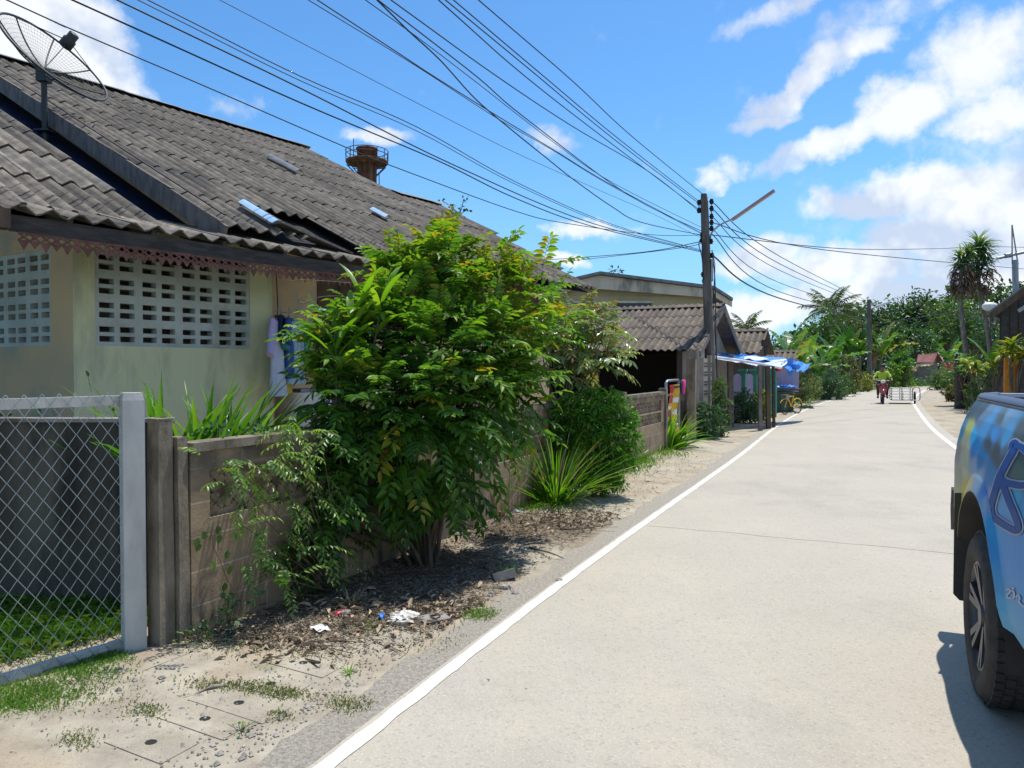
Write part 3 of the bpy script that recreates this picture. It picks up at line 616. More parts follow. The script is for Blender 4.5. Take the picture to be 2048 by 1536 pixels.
# cut lace trim below the fascia
gt = G(); t = -3.06; k = 0
while t < .33:
    gt.bar(hp(t, .02, 2.425), hp(t + .07, .02, 2.425), .008, .014); w = .07
    gt.bar(hp(t, .018, 2.425), hp(t + w, .018, 2.375), .006, .012); gt.bar(hp(t + w, .022, 2.425), hp(t, .022, 2.375), .006, .012)
    gt.bar(hp(t, .02, 2.372), hp(t + w, .02, 2.372), .007, .014)
    gt.prism([hp(t + .004, .016, 2.368), hp(t + w - .004, .016, 2.368), hp(t + w / 2, .016, 2.325 if k % 2 else 2.31)], hn * -.008)
    if k % 2: gt.box(hp(t + w / 2, .02, 2.40), (.024, .009, .024), hd + Zv)
    t += w; k += 1
mk('lace_trim', gt, MT['lace'], house)
# walls round the vent panels
def wall_with_hole(g, o, du, L, z0, z1, th, h, mat=0):
    """o: base point on the outer face, du along, outward normal = cross(du, Z)"""
    n = np.cross(du, Zv); (a, b, c, d_) = h
    for (u0, u1, w0, w1) in ((0, a, z0, z1), (b, L, z0, z1), (a, b, z0, c), (a, b, d_, z1)):
        if u1 - u0 > .001 and w1 - w0 > .001: g.box(o + du * (u0 + u1) / 2 - n * th / 2 + Zv * (w0 + w1) / 2, (u1 - u0, th, w1 - w0), du, mat=mat)
def vent_panel(name, o, du, L, z0, nb, nrow, parent, bw=.3675, bh=.2):
    n = np.cross(du, Zv); g = G(); dp = .09
    def bx(u0, u1, w0, w1, dd=dp, push=.0): g.box(o + du * (u0 + u1) / 2 - n * (dd / 2 + push) + Zv * (w0 + w1) / 2, (u1 - u0, dd, w1 - w0), du)
    H_ = nrow * bh
    for c in range(nb):      # verticals between and inside the blocks
        u = c * bw
        bx(u, u + .036, z0, z0 + H_); bx(u + bw - .036, u + bw - .0005, z0, z0 + H_); bx(u + bw / 2 - .024, u + bw / 2 + .024, z0, z0 + H_)
        for k in range(nrow):
            z = z0 + k * bh
            for (s0, s1) in ((0, .034), (.082, .114), (.162, .2)):
                for (x0, x1) in ((u + .036, u + bw / 2 - .024), (u + bw / 2 + .024, u + bw - .036)): bx(x0, x1, z + s0, z + s1)
    return mk(name, g, MT['white_block'], parent)
lw = unit([-.86, .51, 0])            # side wall direction; its outward normal faces the camera
c0 = hp(-2.41, .7, 0); gw = G()
wall_with_hole(gw, c0, hd, 1.9, 0, 2.72, .12, (.17, 1.64, 1.69, 2.49)); mk('front_wall', gw, MT['wall_cream'], house)
vent_panel('vent_block_panel', c0 + hd * .17 - hn * .008, hd, 1.47, 1.69, 4, 4, house)
gw = G(); ln = np.cross(-lw, Zv)
Ls = 4.2; wall_with_hole(gw, c0 + lw * Ls, -lw, Ls - .002, 0, 2.72, .12, (Ls - .33 - 1.47 - .3675 * 2, Ls - .33, 1.69, 2.49)); mk('side_wall', gw, MT['wall_beige_bounce'], house)
vent_panel('vent_block_panel', c0 + lw * (.33 + .3675 * 6) - ln * .008, -lw, 1.47, 1.69, 6, 4, house)
gi = G(); gi.box(hp(-1.5, .98, 1.4), (1.75, .02, 2.6), hd); gi.box(c0 + lw * 1.9 - ln * .4 + Zv * 1.4, (2.6, .02, 2.6), lw); mk('inner_boards', gi, MT['brown_in'], house)
gw = G(); gw.box(hp(.03, 1.32, 1.55), (1.04, .1, 3.1), hd); gw.box(hp(-.512 + .03, 1.04, 1.36), (.12, .48, 2.72), hd)
gw.box(hp(3.4, 1.32, .95), (4.2, .1, 1.9), hd); mk('recessed_wall', gw, MT['wall_beige_bounce'], house)
gw = G(); gw.box(hp(3.2, 1.30, 2.5), (4.7, .1, 1.2), hd); gw.box(hp(.78, 1.30, 2.66), (.5, .08, .9), hd); gw.box(hp(5.35, 3.0, 2.3), (.1, 3.4, 1.2), hd); mk('wood_wall', gw, MT['brown_wood'], house)
gw = G(); gw.box(hp(5.35, 3.0, .85), (.1, 3.4, 1.7), hd); gw.box(hp(0, 6, 1.2), (10, .1, 2.4), hd); mk('rear_wall', gw, MT['wall_beige_bounce'], house)
gd = G(); gd.box(hp(.78, 1.27, 1.05), (.44, .05, 2.1), hd); dr = mk('door', gd, MT['dark_wood'], house)
gd = G(); gd.bar(hp(.53, 1.24, 0), hp(.53, 1.24, 2.18), .06); gd.bar(hp(1.02, 1.24, 0), hp(1.02, 1.24, 2.18), .06); gd.bar(hp(.5, 1.24, 2.15), hp(1.05, 1.24, 2.15), .06); mk('door_frame', gd, MT['brown_wood'], dr)
gw = G(); gw.tube([hp(-.49, .66, 2.45), hp(-.48, .65, 2.1), hp(-.5, .66, 1.9), hp(-.49, .66, 1.72)], .006, 4); gw.box(hp(-.49, .66, 2.02), (.03, .03, .04), hd); mk('cable', gw, MT['wire'], house)

# clothes line, shirts, washing tub
gl = G(); A_ = hp(-.47, .72, 2.08); B_ = hp(.95, .5, 2.06); gl.tube([A_, (A_ + B_) / 2 - Zv * .02, B_], .004, 4); mk('clothes_line', gl, MT['galv'], None, 'thin pale clothes line strung from the wall corner into the bush', 'clothes line')
def shirt(px, py_top, r_, yaw, w, h, m, label, sleeve=.2, hm='metal_grey', second=None, open_=0):
    p = onplane(px, py_top, hp(0, r_, 0), hn); th = thing('hanging_shirt', label, 'shirt', p, 'shirts drying on the clothes line')
    ax = rot2(hd, yaw); ay = np.cross(Zv, ax); rings = []; rng = np.random.default_rng(int(px * 7))
    for z, ww, dd in ((.0, .08, .05), (-.03, .20, .05), (-.07, .40, .055), (-.2, .44, .07), (-.45, .42, .08), (-.75, .44, .09), (-1, .46, .10)):
        a = np.arange(28) / 28 * 2 * math.pi; f = 1 + .18 * np.sin(a * 5 + z * 3) * min(1, -z * 2)
        rings.append(p + np.outer(np.cos(a) * ww / .44 * w / 2, ax) + np.outer(np.sin(a) * dd / 2 * f * (1 + .5 * np.sin(a * 3)), ay) + Zv * z * h)
    g = G(); g.loft(rings); body = mk('shirt_body', g, MT[m], th)
    for s_ in (-1, 1):
        g = G(); q = p + ax * s_ * w * .42 - Zv * .05 * h; e = q + ax * s_ * sleeve * .35 - Zv * sleeve; rr = []
        for k, c in ((.075, q), (.085, (q + e) / 2), (.08, e)):
            a = np.arange(12) / 12 * 2 * math.pi; rr.append(c + np.outer(np.cos(a) * k, unit(ax + Zv * .35 * s_)) + np.outer(np.sin(a) * k * .4, ay))
        g.loft(rr); mk('sleeve', g, MT[second or m], th)
    g = G(); g.tube([p + ax * w * .4 - Zv * .06, p + Zv * .03, p - ax * w * .4 - Zv * .06], .005, 4); g.tube([p + Zv * .03, p + Zv * .08, p + ax * .015 + Zv * .11, p + ax * .03 + Zv * .09], .003, 4); mk('hanger', g, MT[hm], th)
shirt(556, 636, .60, .7, .50, .78, 'lavender', 'pale lavender long shirt nearest the cream wall corner on the line', .34, second='lilac')
shirt(562, 632, .72, .9, .46, .52, 'navy', 'dark navy shirt just behind the lavender one on the line', .25)
shirt(578, 636, .66, .85, .44, .62, 'blue_cloth', 'bright blue shirt in the middle of the clothes line', .24, second='blue_cloth')
shirt(567, 650, .70, 1.0, .34, .70, 'yellow_cloth', 'yellow shirt showing as a narrow strip between blue and lavender shirts', .1)
shirt(592, 640, .66, .55, .48, .66, 'skyblue_cloth', 'pale sky blue striped shirt beside the bush on the line', .28, second='teal')
gt = G(); p = hp(.0, .85, 0); rr = []
for z, k in ((0, .24), (.3, .27), (.9, .28), (1.22, .3), (1.25, .31)):
    a = np.arange(20) / 20 * 2 * math.pi; rr.append(p + np.outer(np.sign(np.cos(a)) * abs(np.cos(a)) ** .5 * k * .85, hd) + np.outer(np.sign(np.sin(a)) * abs(np.sin(a)) ** .5 * k * .8, hn) + Zv * z)
gt.loft(rr); th = thing('washing_machine', 'white washing machine against the recessed wall below the shirts', 'washing machine', p); mk('cabinet', gt, MT['white'], th)
gt = G(); gt.box(p + Zv * 1.27, (.4, .4, .03), hd); mk('lid', gt, MT['metal_grey'], th)
gt = G(); gt.tube([p + hn * .26 + hd * .0 + Zv * 1.05, p + hn * .3 + hd * .06 + Zv * 1.16, p + hn * .32 + hd * .14 + Zv * 1.1, p + hn * .3 + hd * .16 + Zv * .8], .012, 6); mk('hose', gt, MT['blue_cloth'], th)

# ------------------------------------------------------------------ satellite dish on the roof gap
db = hpix(90, 268, .42, 2.55, TAN); dbp = hp(*db); Yd = dbp[1]
hub = atY(88, 152, Yd); th = thing('satellite_dish', 'large black mesh satellite dish on a pole above the roof', 'satellite dish', dbp)
g = G(); g.tube([dbp - Zv * .1, dbp + (hub - dbp) * .5, hub], .032, 10, mat=0); g.box(dbp + Zv * .03, (.16, .16, .02)); mk('pole', g, MT['dish'], th)
rimc = atY(110, 116, Yd)
U_ = (atY(216, 199, Yd) - atY(2, 32, Yd)) / 2; vdir = unit(rimc - CO); U_ = U_ - vdir * (U_ @ vdir); Rr = np.linalg.norm(U_); U_ = unit(U_)
feed = atY(140, 84, Yd - .25); ax_ = unit(feed - hub)
ax_ = unit(ax_ - U_ * (ax_ @ U_)); 
# tilt the dish axis so that the rim reads as the narrow ellipse of the photo
perp = unit(np.cross(U_, vdir)); perp *= np.sign(perp[2]); k_ = .29
ax_ = unit(perp * math.sqrt(1 - k_ * k_) - vdir * k_); V_ = np.cross(ax_, U_)
dep = Rr * .30; hubc = rimc - ax_ * dep
def dsh(rf, a): return hubc + (U_ * math.cos(a) + V_ * math.sin(a)) * Rr * rf + ax_ * dep * rf * rf
g = G(); g.tube([dsh(1, a) for a in np.linspace(0, 2 * math.pi, 49)[:-1]], .014, 6, closed=True); mk('rim', g, MT['dish'], th)
g = G()
for i in range(8): g.tube([dsh(k, i * math.pi / 4 + .2) for k in np.linspace(.04, 1, 8)], .009, 4)
mk('ribs', g, MT['dish'], th)
g = G()
for i in range(1, 14): g.tube([dsh(i / 14, a) for a in np.linspace(0, 2 * math.pi, 49)[:-1]], .0016, 3, closed=True)
for i in range(96): g.tube([dsh(k, i * math.pi / 48) for k in np.linspace(.12, 1, 7)], .0012, 3, cap=False)
mk('mesh', g, MT['dish'], th)
fc = hubc + ax_ * Rr * .72; g = G()
for i in range(3): a = i * 2.094 + .5; g.tube([dsh(.98 if i else 1, a), fc], .006, 4)
mk('feed_struts', g, MT['dish'], th)
g = G(); ra = []
for z, k in ((-.09, .05), (-.08, .07), (0.02, .07), (.03, .055), (.10, .055), (.11, .03)):
    a = np.arange(14) / 14 * 2 * math.pi; ra.append(fc + ax_ * z + np.outer(np.cos(a) * k, U_) + np.outer(np.sin(a) * k, V_))
g.loft(ra); mk('feed_horn', g, MT['metal_grey'] if False else MT['dish'], th)
g = G(); g.tube([hub, hubc], .03, 8); g.box(hub, (.12, .12, .14)); mk('mount', g, MT['dish'], th)

# ------------------------------------------------------------------ rusty chimney far behind the roof
cy = 34.; cb = atY(734, 330, cy); cb[2] = 0; sc_ = cy / 1500
th = thing('chimney', 'rusty steel chimney with a railed round platform behind the house roof', 'chimney', cb)
def zc_(py): return 1.5 + (737 - py) * sc_
def ringp(c, r, z, n=24): a = np.arange(n) / n * 2 * math.pi; return np.stack([c[0] + np.cos(a) * r, c[1] + np.sin(a) * r, np.full(n, z)], 1)
g = G(); g.loft([ringp(cb, .46, -.1), ringp(cb, .43, zc_(360)), ringp(cb, .44, zc_(345)), ringp(cb, .44, zc_(304)), ringp(cb, .49, zc_(303)), ringp(cb, .49, zc_(300)), ringp(cb, .40, zc_(300)), ringp(cb, .38, zc_(306))]); mk('stack', g, MT['rust'], th)
g = G(); g.loft([ringp(cb, .44, zc_(333)), ringp(cb, .90, zc_(330)), ringp(cb, .95, zc_(328)), ringp(cb, .95, zc_(325)), ringp(cb, .44, zc_(325))]); mk('platform', g, MT['rust'], th)
g = G()
for z in (305, 313): g.tube(ringp(cb, .95, zc_(z)), .018, 4, closed=True)
for i in range(14): a = i / 14 * 6.283; q = cb + np.array([math.cos(a), math.sin(a), 0]) * .95; g.tube([q + Zv * zc_(326), q + Zv * zc_(305)], .018, 4)
mk('railing', g, MT['rail_dark'], th)
g = G()
for i in range(10): a = i / 10 * 6.283; u_ = np.array([math.cos(a), math.sin(a), 0]); g.tube([cb + u_ * .92 + Zv * zc_(331), cb + u_ * .45 + Zv * zc_(352)], .025, 4); g.tube([cb + u_ * .92 + Zv * zc_(332), cb + u_ * .45 + Zv * zc_(337)], .02, 4)
mk('braces', g, MT['rail_dark'], th)
g = G(); q = atY(707, 300, cy); g.tube([[q[0], cy, zc_(325)], [q[0], cy, zc_(280)]], .018, 4); q = atY(758, 300, cy); g.tube([[q[0], cy, zc_(350)], [q[0] + .03, cy, 0]], .02, 4); mk('lightning_rod', g, MT['rail_dark'], th)

# ------------------------------------------------------------------ block wall along the road, posts, side wall, chain link panel
wd = unit([.436, .9, 0]); wn = np.array([wd[1], -wd[0], 0]); WO = atZ(378, 1286)
def wp(s, o, z): return WO + wd * s + wn * o + Zv * z
def block_material(name, c1, c2, mortar):
    m = bpy.data.materials.new(name); m.use_nodes = True; t = NT(m.node_tree); b = t.n['Principled BSDF']
    g_ = t.new('ShaderNodeNewGeometry'); v = g_.outputs['Position']
    mp = t.new('ShaderNodeMapping'); mp.vector_type = 'TEXTURE'; t.l.new(v, mp.inputs[0]); mp.inputs['Location'].default_value = tuple(WO); mp.inputs['Rotation'].default_value = (0, 0, math.atan2(wd[1], wd[0]))
    sp = t.new('ShaderNodeSeparateXYZ'); t.l.new(mp.outputs[0], sp.inputs[0]); cb_ = t.new('ShaderNodeCombineXYZ'); t.l.new(sp.outputs[0], cb_.inputs[0]); t.l.new(sp.outputs[2], cb_.inputs[1])
    br = t.new('ShaderNodeTexBrick'); t.l.new(cb_.outputs[0], br.inputs['Vector']); br.inputs['Scale'].default_value = 1; br.inputs['Brick Width'].default_value = .39; br.inputs['Row Height'].default_value = .19
    br.inputs['Mortar Size'].default_value = .007; br.inputs['Mortar Smooth'].default_value = .3; br.inputs['Color1'].default_value = (*c1, 1); br.inputs['Color2'].default_value = (*c2, 1); br.inputs['Mortar'].default_value = (*mortar, 1)
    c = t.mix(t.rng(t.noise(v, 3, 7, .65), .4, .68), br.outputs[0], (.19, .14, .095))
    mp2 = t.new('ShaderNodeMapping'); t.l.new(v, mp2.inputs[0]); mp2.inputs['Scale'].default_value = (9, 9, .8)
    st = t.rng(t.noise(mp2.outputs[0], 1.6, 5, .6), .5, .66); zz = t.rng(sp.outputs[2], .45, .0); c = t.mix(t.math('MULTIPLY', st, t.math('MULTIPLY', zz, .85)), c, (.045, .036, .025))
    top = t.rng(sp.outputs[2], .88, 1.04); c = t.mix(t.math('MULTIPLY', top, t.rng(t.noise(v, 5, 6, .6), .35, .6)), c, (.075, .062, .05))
    t.l.new(c, b.inputs['Base Color']); b.inputs['Roughness'].default_value = .95
    bn = t.new('ShaderNodeBump'); bn.inputs['Strength'].default_value = .5; bn.inputs['Distance'].default_value = .012
    t.l.new(t.math('ADD', t.math('MULTIPLY', t.math('SUBTRACT', 1., br.outputs['Fac']), 1.), t.math('MULTIPLY', t.noise(v, 45, 6, .7), .6)), bn.inputs['Height']); t.l.new(bn.outputs[0], b.inputs['Normal']); return m
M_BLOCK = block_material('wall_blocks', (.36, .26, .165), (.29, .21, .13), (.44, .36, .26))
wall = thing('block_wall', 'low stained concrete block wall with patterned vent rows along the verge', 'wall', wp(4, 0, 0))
TOP = 1.04; TH = .09; SEG = [(0.02, 2.6), (2.72, 5.2), (5.32, 7.8), (7.92, 10.25)]
gw = G(); gv = G(); gc = G()
def vent_tile(g, s0, z0, w, h):
    """one openwork block: frame, diagonal petals and centre boss"""
    t_ = .018
    for a, b in (((s0, z0), (s0 + w, z0)), ((s0, z0 + h), (s0 + w, z0 + h)), ((s0, z0), (s0, z0 + h)), ((s0 + w, z0), (s0 + w, z0 + h))): g.bar(wp(a[0], -.045, a[1]), wp(b[0], -.045, b[1]), .07, t_, wn)
    c = (s0 + w / 2, z0 + h / 2)
    for sx in (-1, 1):
        for sz in (-1, 1):
            cx, cz = c[0] + sx * w / 2, c[1] + sz * h / 2; m1 = (c[0] + sx * w * .14, c[1] + sz * h * .34); m2 = (c[0] + sx * w * .34, c[1] + sz * h * .14)
            for q in (m1, m2): g.bar(wp(cx, -.045, cz), wp(q[0], -.045, q[1]), .055, .02, wn); g.bar(wp(q[0], -.045, q[1]), wp(c[0], -.045, c[1]), .055, .02, wn)
for i, (s0, s1) in enumerate(SEG):
    rows = [(.66, .19), (.85, .10)] if i == 0 else [(.56, .18), (.77, .18)]
    if i == 0: rows = [(.66, .27)]
    a, b = (s0 + .13, s0 + .13 + .28 * 5) if i == 0 else (s0 + .22, s1 - .22)
    for (x0, x1, z0, z1) in ((s0, a, 0, TOP), (b, s1, 0, TOP)): gw.box(wp((x0 + x1) / 2, -TH / 2, (z0 + z1) / 2 - .1), (x1 - x0, TH, z1 - z0 + .2), wd)
    zs = [-.2] + [v for z, h in rows for v in (z, z + h)] + [TOP]
    for k in range(0, len(zs), 2): gw.box(wp((a + b) / 2, -TH / 2, (zs[k] + zs[k + 1]) / 2), (b - a, TH, zs[k + 1] - zs[k]), wd)
    for z, h in rows:
        nb_ = max(1, round((b - a) / (h * 1.05))); w = (b - a) / nb_
        for q in range(nb_): vent_tile(gv, a + q * w, z, w, h)
    gc.box(wp((s0 + s1) / 2, -TH / 2, TOP + .028), (s1 - s0, TH + .045, .05), wd)
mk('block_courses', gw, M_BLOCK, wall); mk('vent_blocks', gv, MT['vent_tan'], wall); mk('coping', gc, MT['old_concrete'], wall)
for s in (2.66, 5.26, 7.86, 10.31):
    g = G(); g.box(wp(s, -.04, .5), (.12, .14, 1.3), wd); mk('wall_post', g, MT['old_concrete'], wall)
def slab_post(name, label, s, o, w, dp, h, m, cat='post', ax=None, cham=.0):
    c = wp(s, o, 0); g = G(); ax = wd if ax is None else ax; ay = np.cross(Zv, ax); rr = []
    for z, k in ((-.15, 1), (h * .35, 1), (h * .7, .99), (h - cham, .98), (h, .98 - cham * 3)):
        rr.append([c + ax * w / 2 * k * i + ay * dp / 2 * k * j + Zv * z + rs.normal(size=3) * .003 for i, j in ((-1, -1), (1, -1), (1, 1), (-1, 1))])
    g.loft(rr, smooth=False); return mk(name, g, MT[m], None, label, cat)
slab_post('gate_pillar', 'tall rough brown concrete pillar between the pale post and the block wall', -.125, -.06, .09, .09, 1.235, 'old_concrete', 'pillar')
slab_post('gate_pillar', 'shorter rough brown concrete pillar butted against the block wall end', -.03, -.035, .07, .08, 1.13, 'old_concrete', 'pillar')
pc = atZ(276, 1306) + np.array([-.01, -.02, 0]); ORIp = pc
g = G(); pax = unit([.62, -.78, 0]); pay = np.cross(Zv, pax); rr = []
for z, k in ((-.1, 1), (1.335, 1), (1.375, .86)): rr.append([pc + pax * .046 * k * i + pay * .052 * k * j + Zv * z for i, j in ((-1, -1), (1, -1), (1, 1), (-1, 1))])
g.loft(rr, smooth=False); mk('fence_post', g, MT['pale_post'], None, 'square pale grey concrete post with a chamfered top holding the chain link', 'post')
# side wall behind the chain link
a = np.array([-2.05, 4.5, 0]); b = np.array([-6.5, 4.6, 0]); g = G(); g.bar(a + Zv * .525, b + Zv * .525, .09, 1.31, (0, 0, 1)); sw = mk('side_wall', g, MT['shaded_concrete'], None, 'stained concrete wall with its shade painted in behind the chain link panel', 'wall')
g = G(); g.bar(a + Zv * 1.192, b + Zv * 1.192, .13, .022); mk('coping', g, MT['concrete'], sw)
# chain link panel
p1 = atZ(248, 1287, .055); p0 = atZ(0, 1362, .055); pd = unit(p1 - p0); p0 = p1 - pd * 3.4; Lp = 3.4; hp_ = 1.31
th = thing('chain_link_panel', 'galvanised chain link fence panel in a pipe frame before dark wall', 'fence', (p0 + p1) / 2)
g = G(); g.bar(p0 + Zv * .0, p1, .05, .05); mk('bottom_rail', g, MT['pale_post'], th)
g = G(); g.bar(p0 + Zv * (hp_ - .03), p1 + Zv * (hp_ - .03), .035, .05); mk('top_rail', g, MT['pale_post'], th)
g = G(); pitch = .077; pn = np.cross(pd, Zv); hh = hp_ + .012
def link(u0, sgn, ph):
    # one zigzag wire rising through the mesh
    pts = []; n = int(round(hh / (pitch * .67)))
    for i in range(n + 1):
        u = u0 + (pitch / 2 if (i + ph) % 2 else 0); pts.append(p1 - pd * u + Zv * (i * hh / n) + pn * (.03 + (.0022 if (i + ph) % 2 else -.0022)))
    return pts
k = 0; u = .01
while u < Lp:
    P = np.array(link(u, 1, k % 2))
    g.tube(P, .0023, 4, smooth=True); u += pitch / 2; k += 1
mk('wire_mesh', g, MT['galv'], th)

# ------------------------------------------------------------------ the tall bush and the plants round it
def spray_bush(name, label, base, lobes, lm, seed, L, nl, ll, lw, cat='bush', droop=.35, stems=6, stem_r=.022, yellow=0., topt=.25, parts=('stems', 'foliage'), hang=.35, ang=1.05, bark='bark', flat=1.):
    rng = np.random.default_rng(seed); base = np.array(base, float); th = thing(name, label, cat, base); g = G(); gs = G(); C_ = []
    for (px, py, rp, Yv, n, ti) in lobes: C_.append((atY(px, py, Yv), rp * Yv / 1500, n, ti))
    cen = sum(c * r for c, r, _, _ in C_) / sum(r for _, r, _, _ in C_)
    for c, r, n, ti in C_:
        for k in range(2 if len(C_) > 5 else 3):
            e = c + rng.normal(size=3) * r * .35; b0 = base + np.array([rng.normal() * .05, rng.normal() * .05, -.05]); m = b0 * .45 + e * .55; m[:2] = b0[:2] * .7 + e[:2] * .3; m[2] = b0[2] * .45 + e[2] * .55
            gs.tube(smooth3([b0, m, e], 5), np.linspace(stem_r, stem_r * .25, 11), 5, 0)
        for i in range(n):
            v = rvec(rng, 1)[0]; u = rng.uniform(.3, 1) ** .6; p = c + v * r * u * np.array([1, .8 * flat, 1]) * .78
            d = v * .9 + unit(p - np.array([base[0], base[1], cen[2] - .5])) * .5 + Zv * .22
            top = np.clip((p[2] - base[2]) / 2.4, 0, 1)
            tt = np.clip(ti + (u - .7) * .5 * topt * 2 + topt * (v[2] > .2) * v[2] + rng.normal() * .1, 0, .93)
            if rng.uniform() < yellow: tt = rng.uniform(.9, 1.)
            if u > .9 and rng.uniform() < .18: d = d + Zv * .5; p = p + unit(d) * .06
            q_ = rng.uniform(.72, 1.15); spray(g, rng, p, d, L * rng.uniform(.7, 1.2), nl, ll * q_, lw * q_, 0, tt, droop * rng.uniform(.5, 1.3), 1, r=.0028, hang=hang, ang=ang)
    mk(parts[0], gs, MT[bark], th); mk(parts[1], g, [LG[lm], MT['bark']], th); return th
def smooth3(P, n=6):
    P = [np.array(p, float) for p in P]; out = []
    for i in range(len(P) - 1):
        p0 = P[max(i - 1, 0)]; p1 = P[i]; p2 = P[i + 1]; p3 = P[min(i + 2, len(P) - 1)]
        for t in np.arange(n) / n: out.append(.5 * ((2 * p1) + (-p0 + p2) * t + (2 * p0 - 5 * p1 + 4 * p2 - p3) * t * t + (-p0 + 3 * p1 - 3 * p2 + p3) * t ** 3))
    out.append(P[-1]); return np.array(out)
bb = atZ(848, 1128)
spray_bush('tall_bush', 'tall dense bright green bush with drooping pinnate leaves in front of the block wall', bb,
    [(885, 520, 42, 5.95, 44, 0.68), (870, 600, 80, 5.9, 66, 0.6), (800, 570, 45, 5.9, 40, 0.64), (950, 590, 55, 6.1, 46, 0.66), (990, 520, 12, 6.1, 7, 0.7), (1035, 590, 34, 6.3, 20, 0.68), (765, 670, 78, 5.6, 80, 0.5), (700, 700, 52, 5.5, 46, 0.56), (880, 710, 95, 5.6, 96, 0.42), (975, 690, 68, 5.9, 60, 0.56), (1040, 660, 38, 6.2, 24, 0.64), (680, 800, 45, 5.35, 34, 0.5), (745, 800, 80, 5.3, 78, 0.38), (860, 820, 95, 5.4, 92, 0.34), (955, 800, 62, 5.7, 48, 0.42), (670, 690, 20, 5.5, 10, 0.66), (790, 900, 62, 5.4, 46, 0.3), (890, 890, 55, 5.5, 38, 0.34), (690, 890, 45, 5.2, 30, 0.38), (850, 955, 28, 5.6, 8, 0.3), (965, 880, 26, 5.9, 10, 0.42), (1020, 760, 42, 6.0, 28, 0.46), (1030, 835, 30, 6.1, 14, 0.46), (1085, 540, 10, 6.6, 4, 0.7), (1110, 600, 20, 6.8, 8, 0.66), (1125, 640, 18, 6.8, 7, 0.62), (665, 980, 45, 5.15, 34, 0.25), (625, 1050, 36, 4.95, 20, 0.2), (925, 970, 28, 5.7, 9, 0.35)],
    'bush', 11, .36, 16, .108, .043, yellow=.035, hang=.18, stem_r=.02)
g = G(); r_ = np.random.default_rng(3)
for k in range(9):
    c = atY(852 + r_.uniform(-12, 12), 880, 5.25); spine = smooth3([c, c + [r_.normal() * .02, -.01, -.09], c + [r_.normal() * .03, 0, -.2 - r_.uniform(0, .06)]], 4)
    w = .022 * np.sin(np.linspace(.3, 2.9, len(spine))) + .004; sx = unit([r_.normal(), .3 * r_.normal(), 0]); tw = np.cross(sx, Zv)
    g.grid(np.stack([spine - sx * w[:, None] + tw * w[:, None] * .6, spine, spine + sx * w[:, None] + tw * w[:, None] * .6], 1), 0, float(r_.uniform(.3, 1)))
mk('dead_leaf_bunch', g, MT['pale_dead'], None, 'pale brown dead leaves hanging in the dark front of the tall bush', 'dead leaves')
spray_bush('grey_green_shrub', 'looser grey green shrub whose branches reach right over the clipped shrub', atZ(1120, 985),
    [(1120, 670, 58, 8.9, 56, .66), (1180, 660, 45, 9.0, 40, .7), (1212, 715, 26, 8.7, 12, .66), (1150, 620, 26, 9.0, 12, .72), (1180, 705, 38, 9.0, 24, .6), (1110, 720, 40, 9.0, 24, .55), (1210, 645, 14, 9.1, 5, .7), (1070, 700, 46, 8.8, 26, .62), (1140, 750, 26, 9.0, 10, .5)],
    'grey', 21, .34, 13, .105, .045, yellow=.10, droop=.3, stem_r=.016)
cs = atY(1184, 900, 8.6); cs[2] = 0
tree('clipped_shrub', 'rounded fine leaved bright green shrub at the wall foot right of the tall bush', cs, 1.2, [(-.05, 0, .88, .36, .28, .32), (.18, .05, 1.10, .22, .2, .16), (-.26, 0, 1.0, .24, .2, .24), (.16, 0, .70, .34, .26, .26), (-.22, -.02, .62, .24, .22, .2), (.36, .1, .92, .17, .2, .2), (.30, -.02, .45, .22, .2, .18), (-.02, 0, 1.2, .12, .12, .1), (-.05, .02, .30, .34, .24, .2), (.2, .1, .2, .25, .2, .16), (-.38, 0, .78, .12, .14, .12), (.46, 0, .66, .1, .12, .12)], 'fine', 15000, .052, .03, 23, cat='shrub', asp=.42)
# weedy legume climbing against the near wall
rng = np.random.default_rng(31); th = thing('climbing_weed', 'feathery light green climbing weed against the near end of the block wall', 'weed', wp(1.0, .15, 0)); g = G(); gs = G(); root = wp(1.05, .12, 0)
for (px, py, n) in ((425, 920, 3), (470, 925, 7), (450, 950, 3), (505, 945, 7), (545, 905, 7), (600, 880, 9), (640, 870, 8), (600, 930, 10), (560, 960, 8), (640, 960, 8), (520, 990, 4), (590, 1010, 5), (620, 1010, 5), (560, 1095, 9), (500, 1110, 8), (540, 1130, 5), (600, 1070, 8), (640, 1060, 9), (675, 1085, 8), (620, 1100, 6), (660, 1110, 5), (580, 1160, 5), (560, 1190, 3), (580, 860, 8), (540, 870, 3), (680, 900, 7), (690, 1000, 4), (470, 1040, 3), (530, 1040, 4)):
    o_ = rng.uniform(.08, .3); c = onplane(px, py, wp(0, o_, 0), wn); m_ = (root + c) / 2 + wn * .05
    gs.tube(smooth3([root + rng.normal(size=3) * .02, m_, c], 4), .003, 4, 0)
    for k in range(max(1, int(n * .85))):
        d = rvec(rng, 1)[0] * .8 + wn * .5 + Zv * .1; spray(g, rng, c + rvec(rng, 1)[0] * .06, d, rng.uniform(.13, .23), 13, .044, .016, 0, rng.uniform(.45, .95) if rng.uniform() < .7 else rng.uniform(.1, .4), .45, 1, r=.0015, hang=.3, tvar=.07)
mk('stems', gs, MT['bark'], th); mk('foliage', g, [LG['legume'], MT['bark']], th)
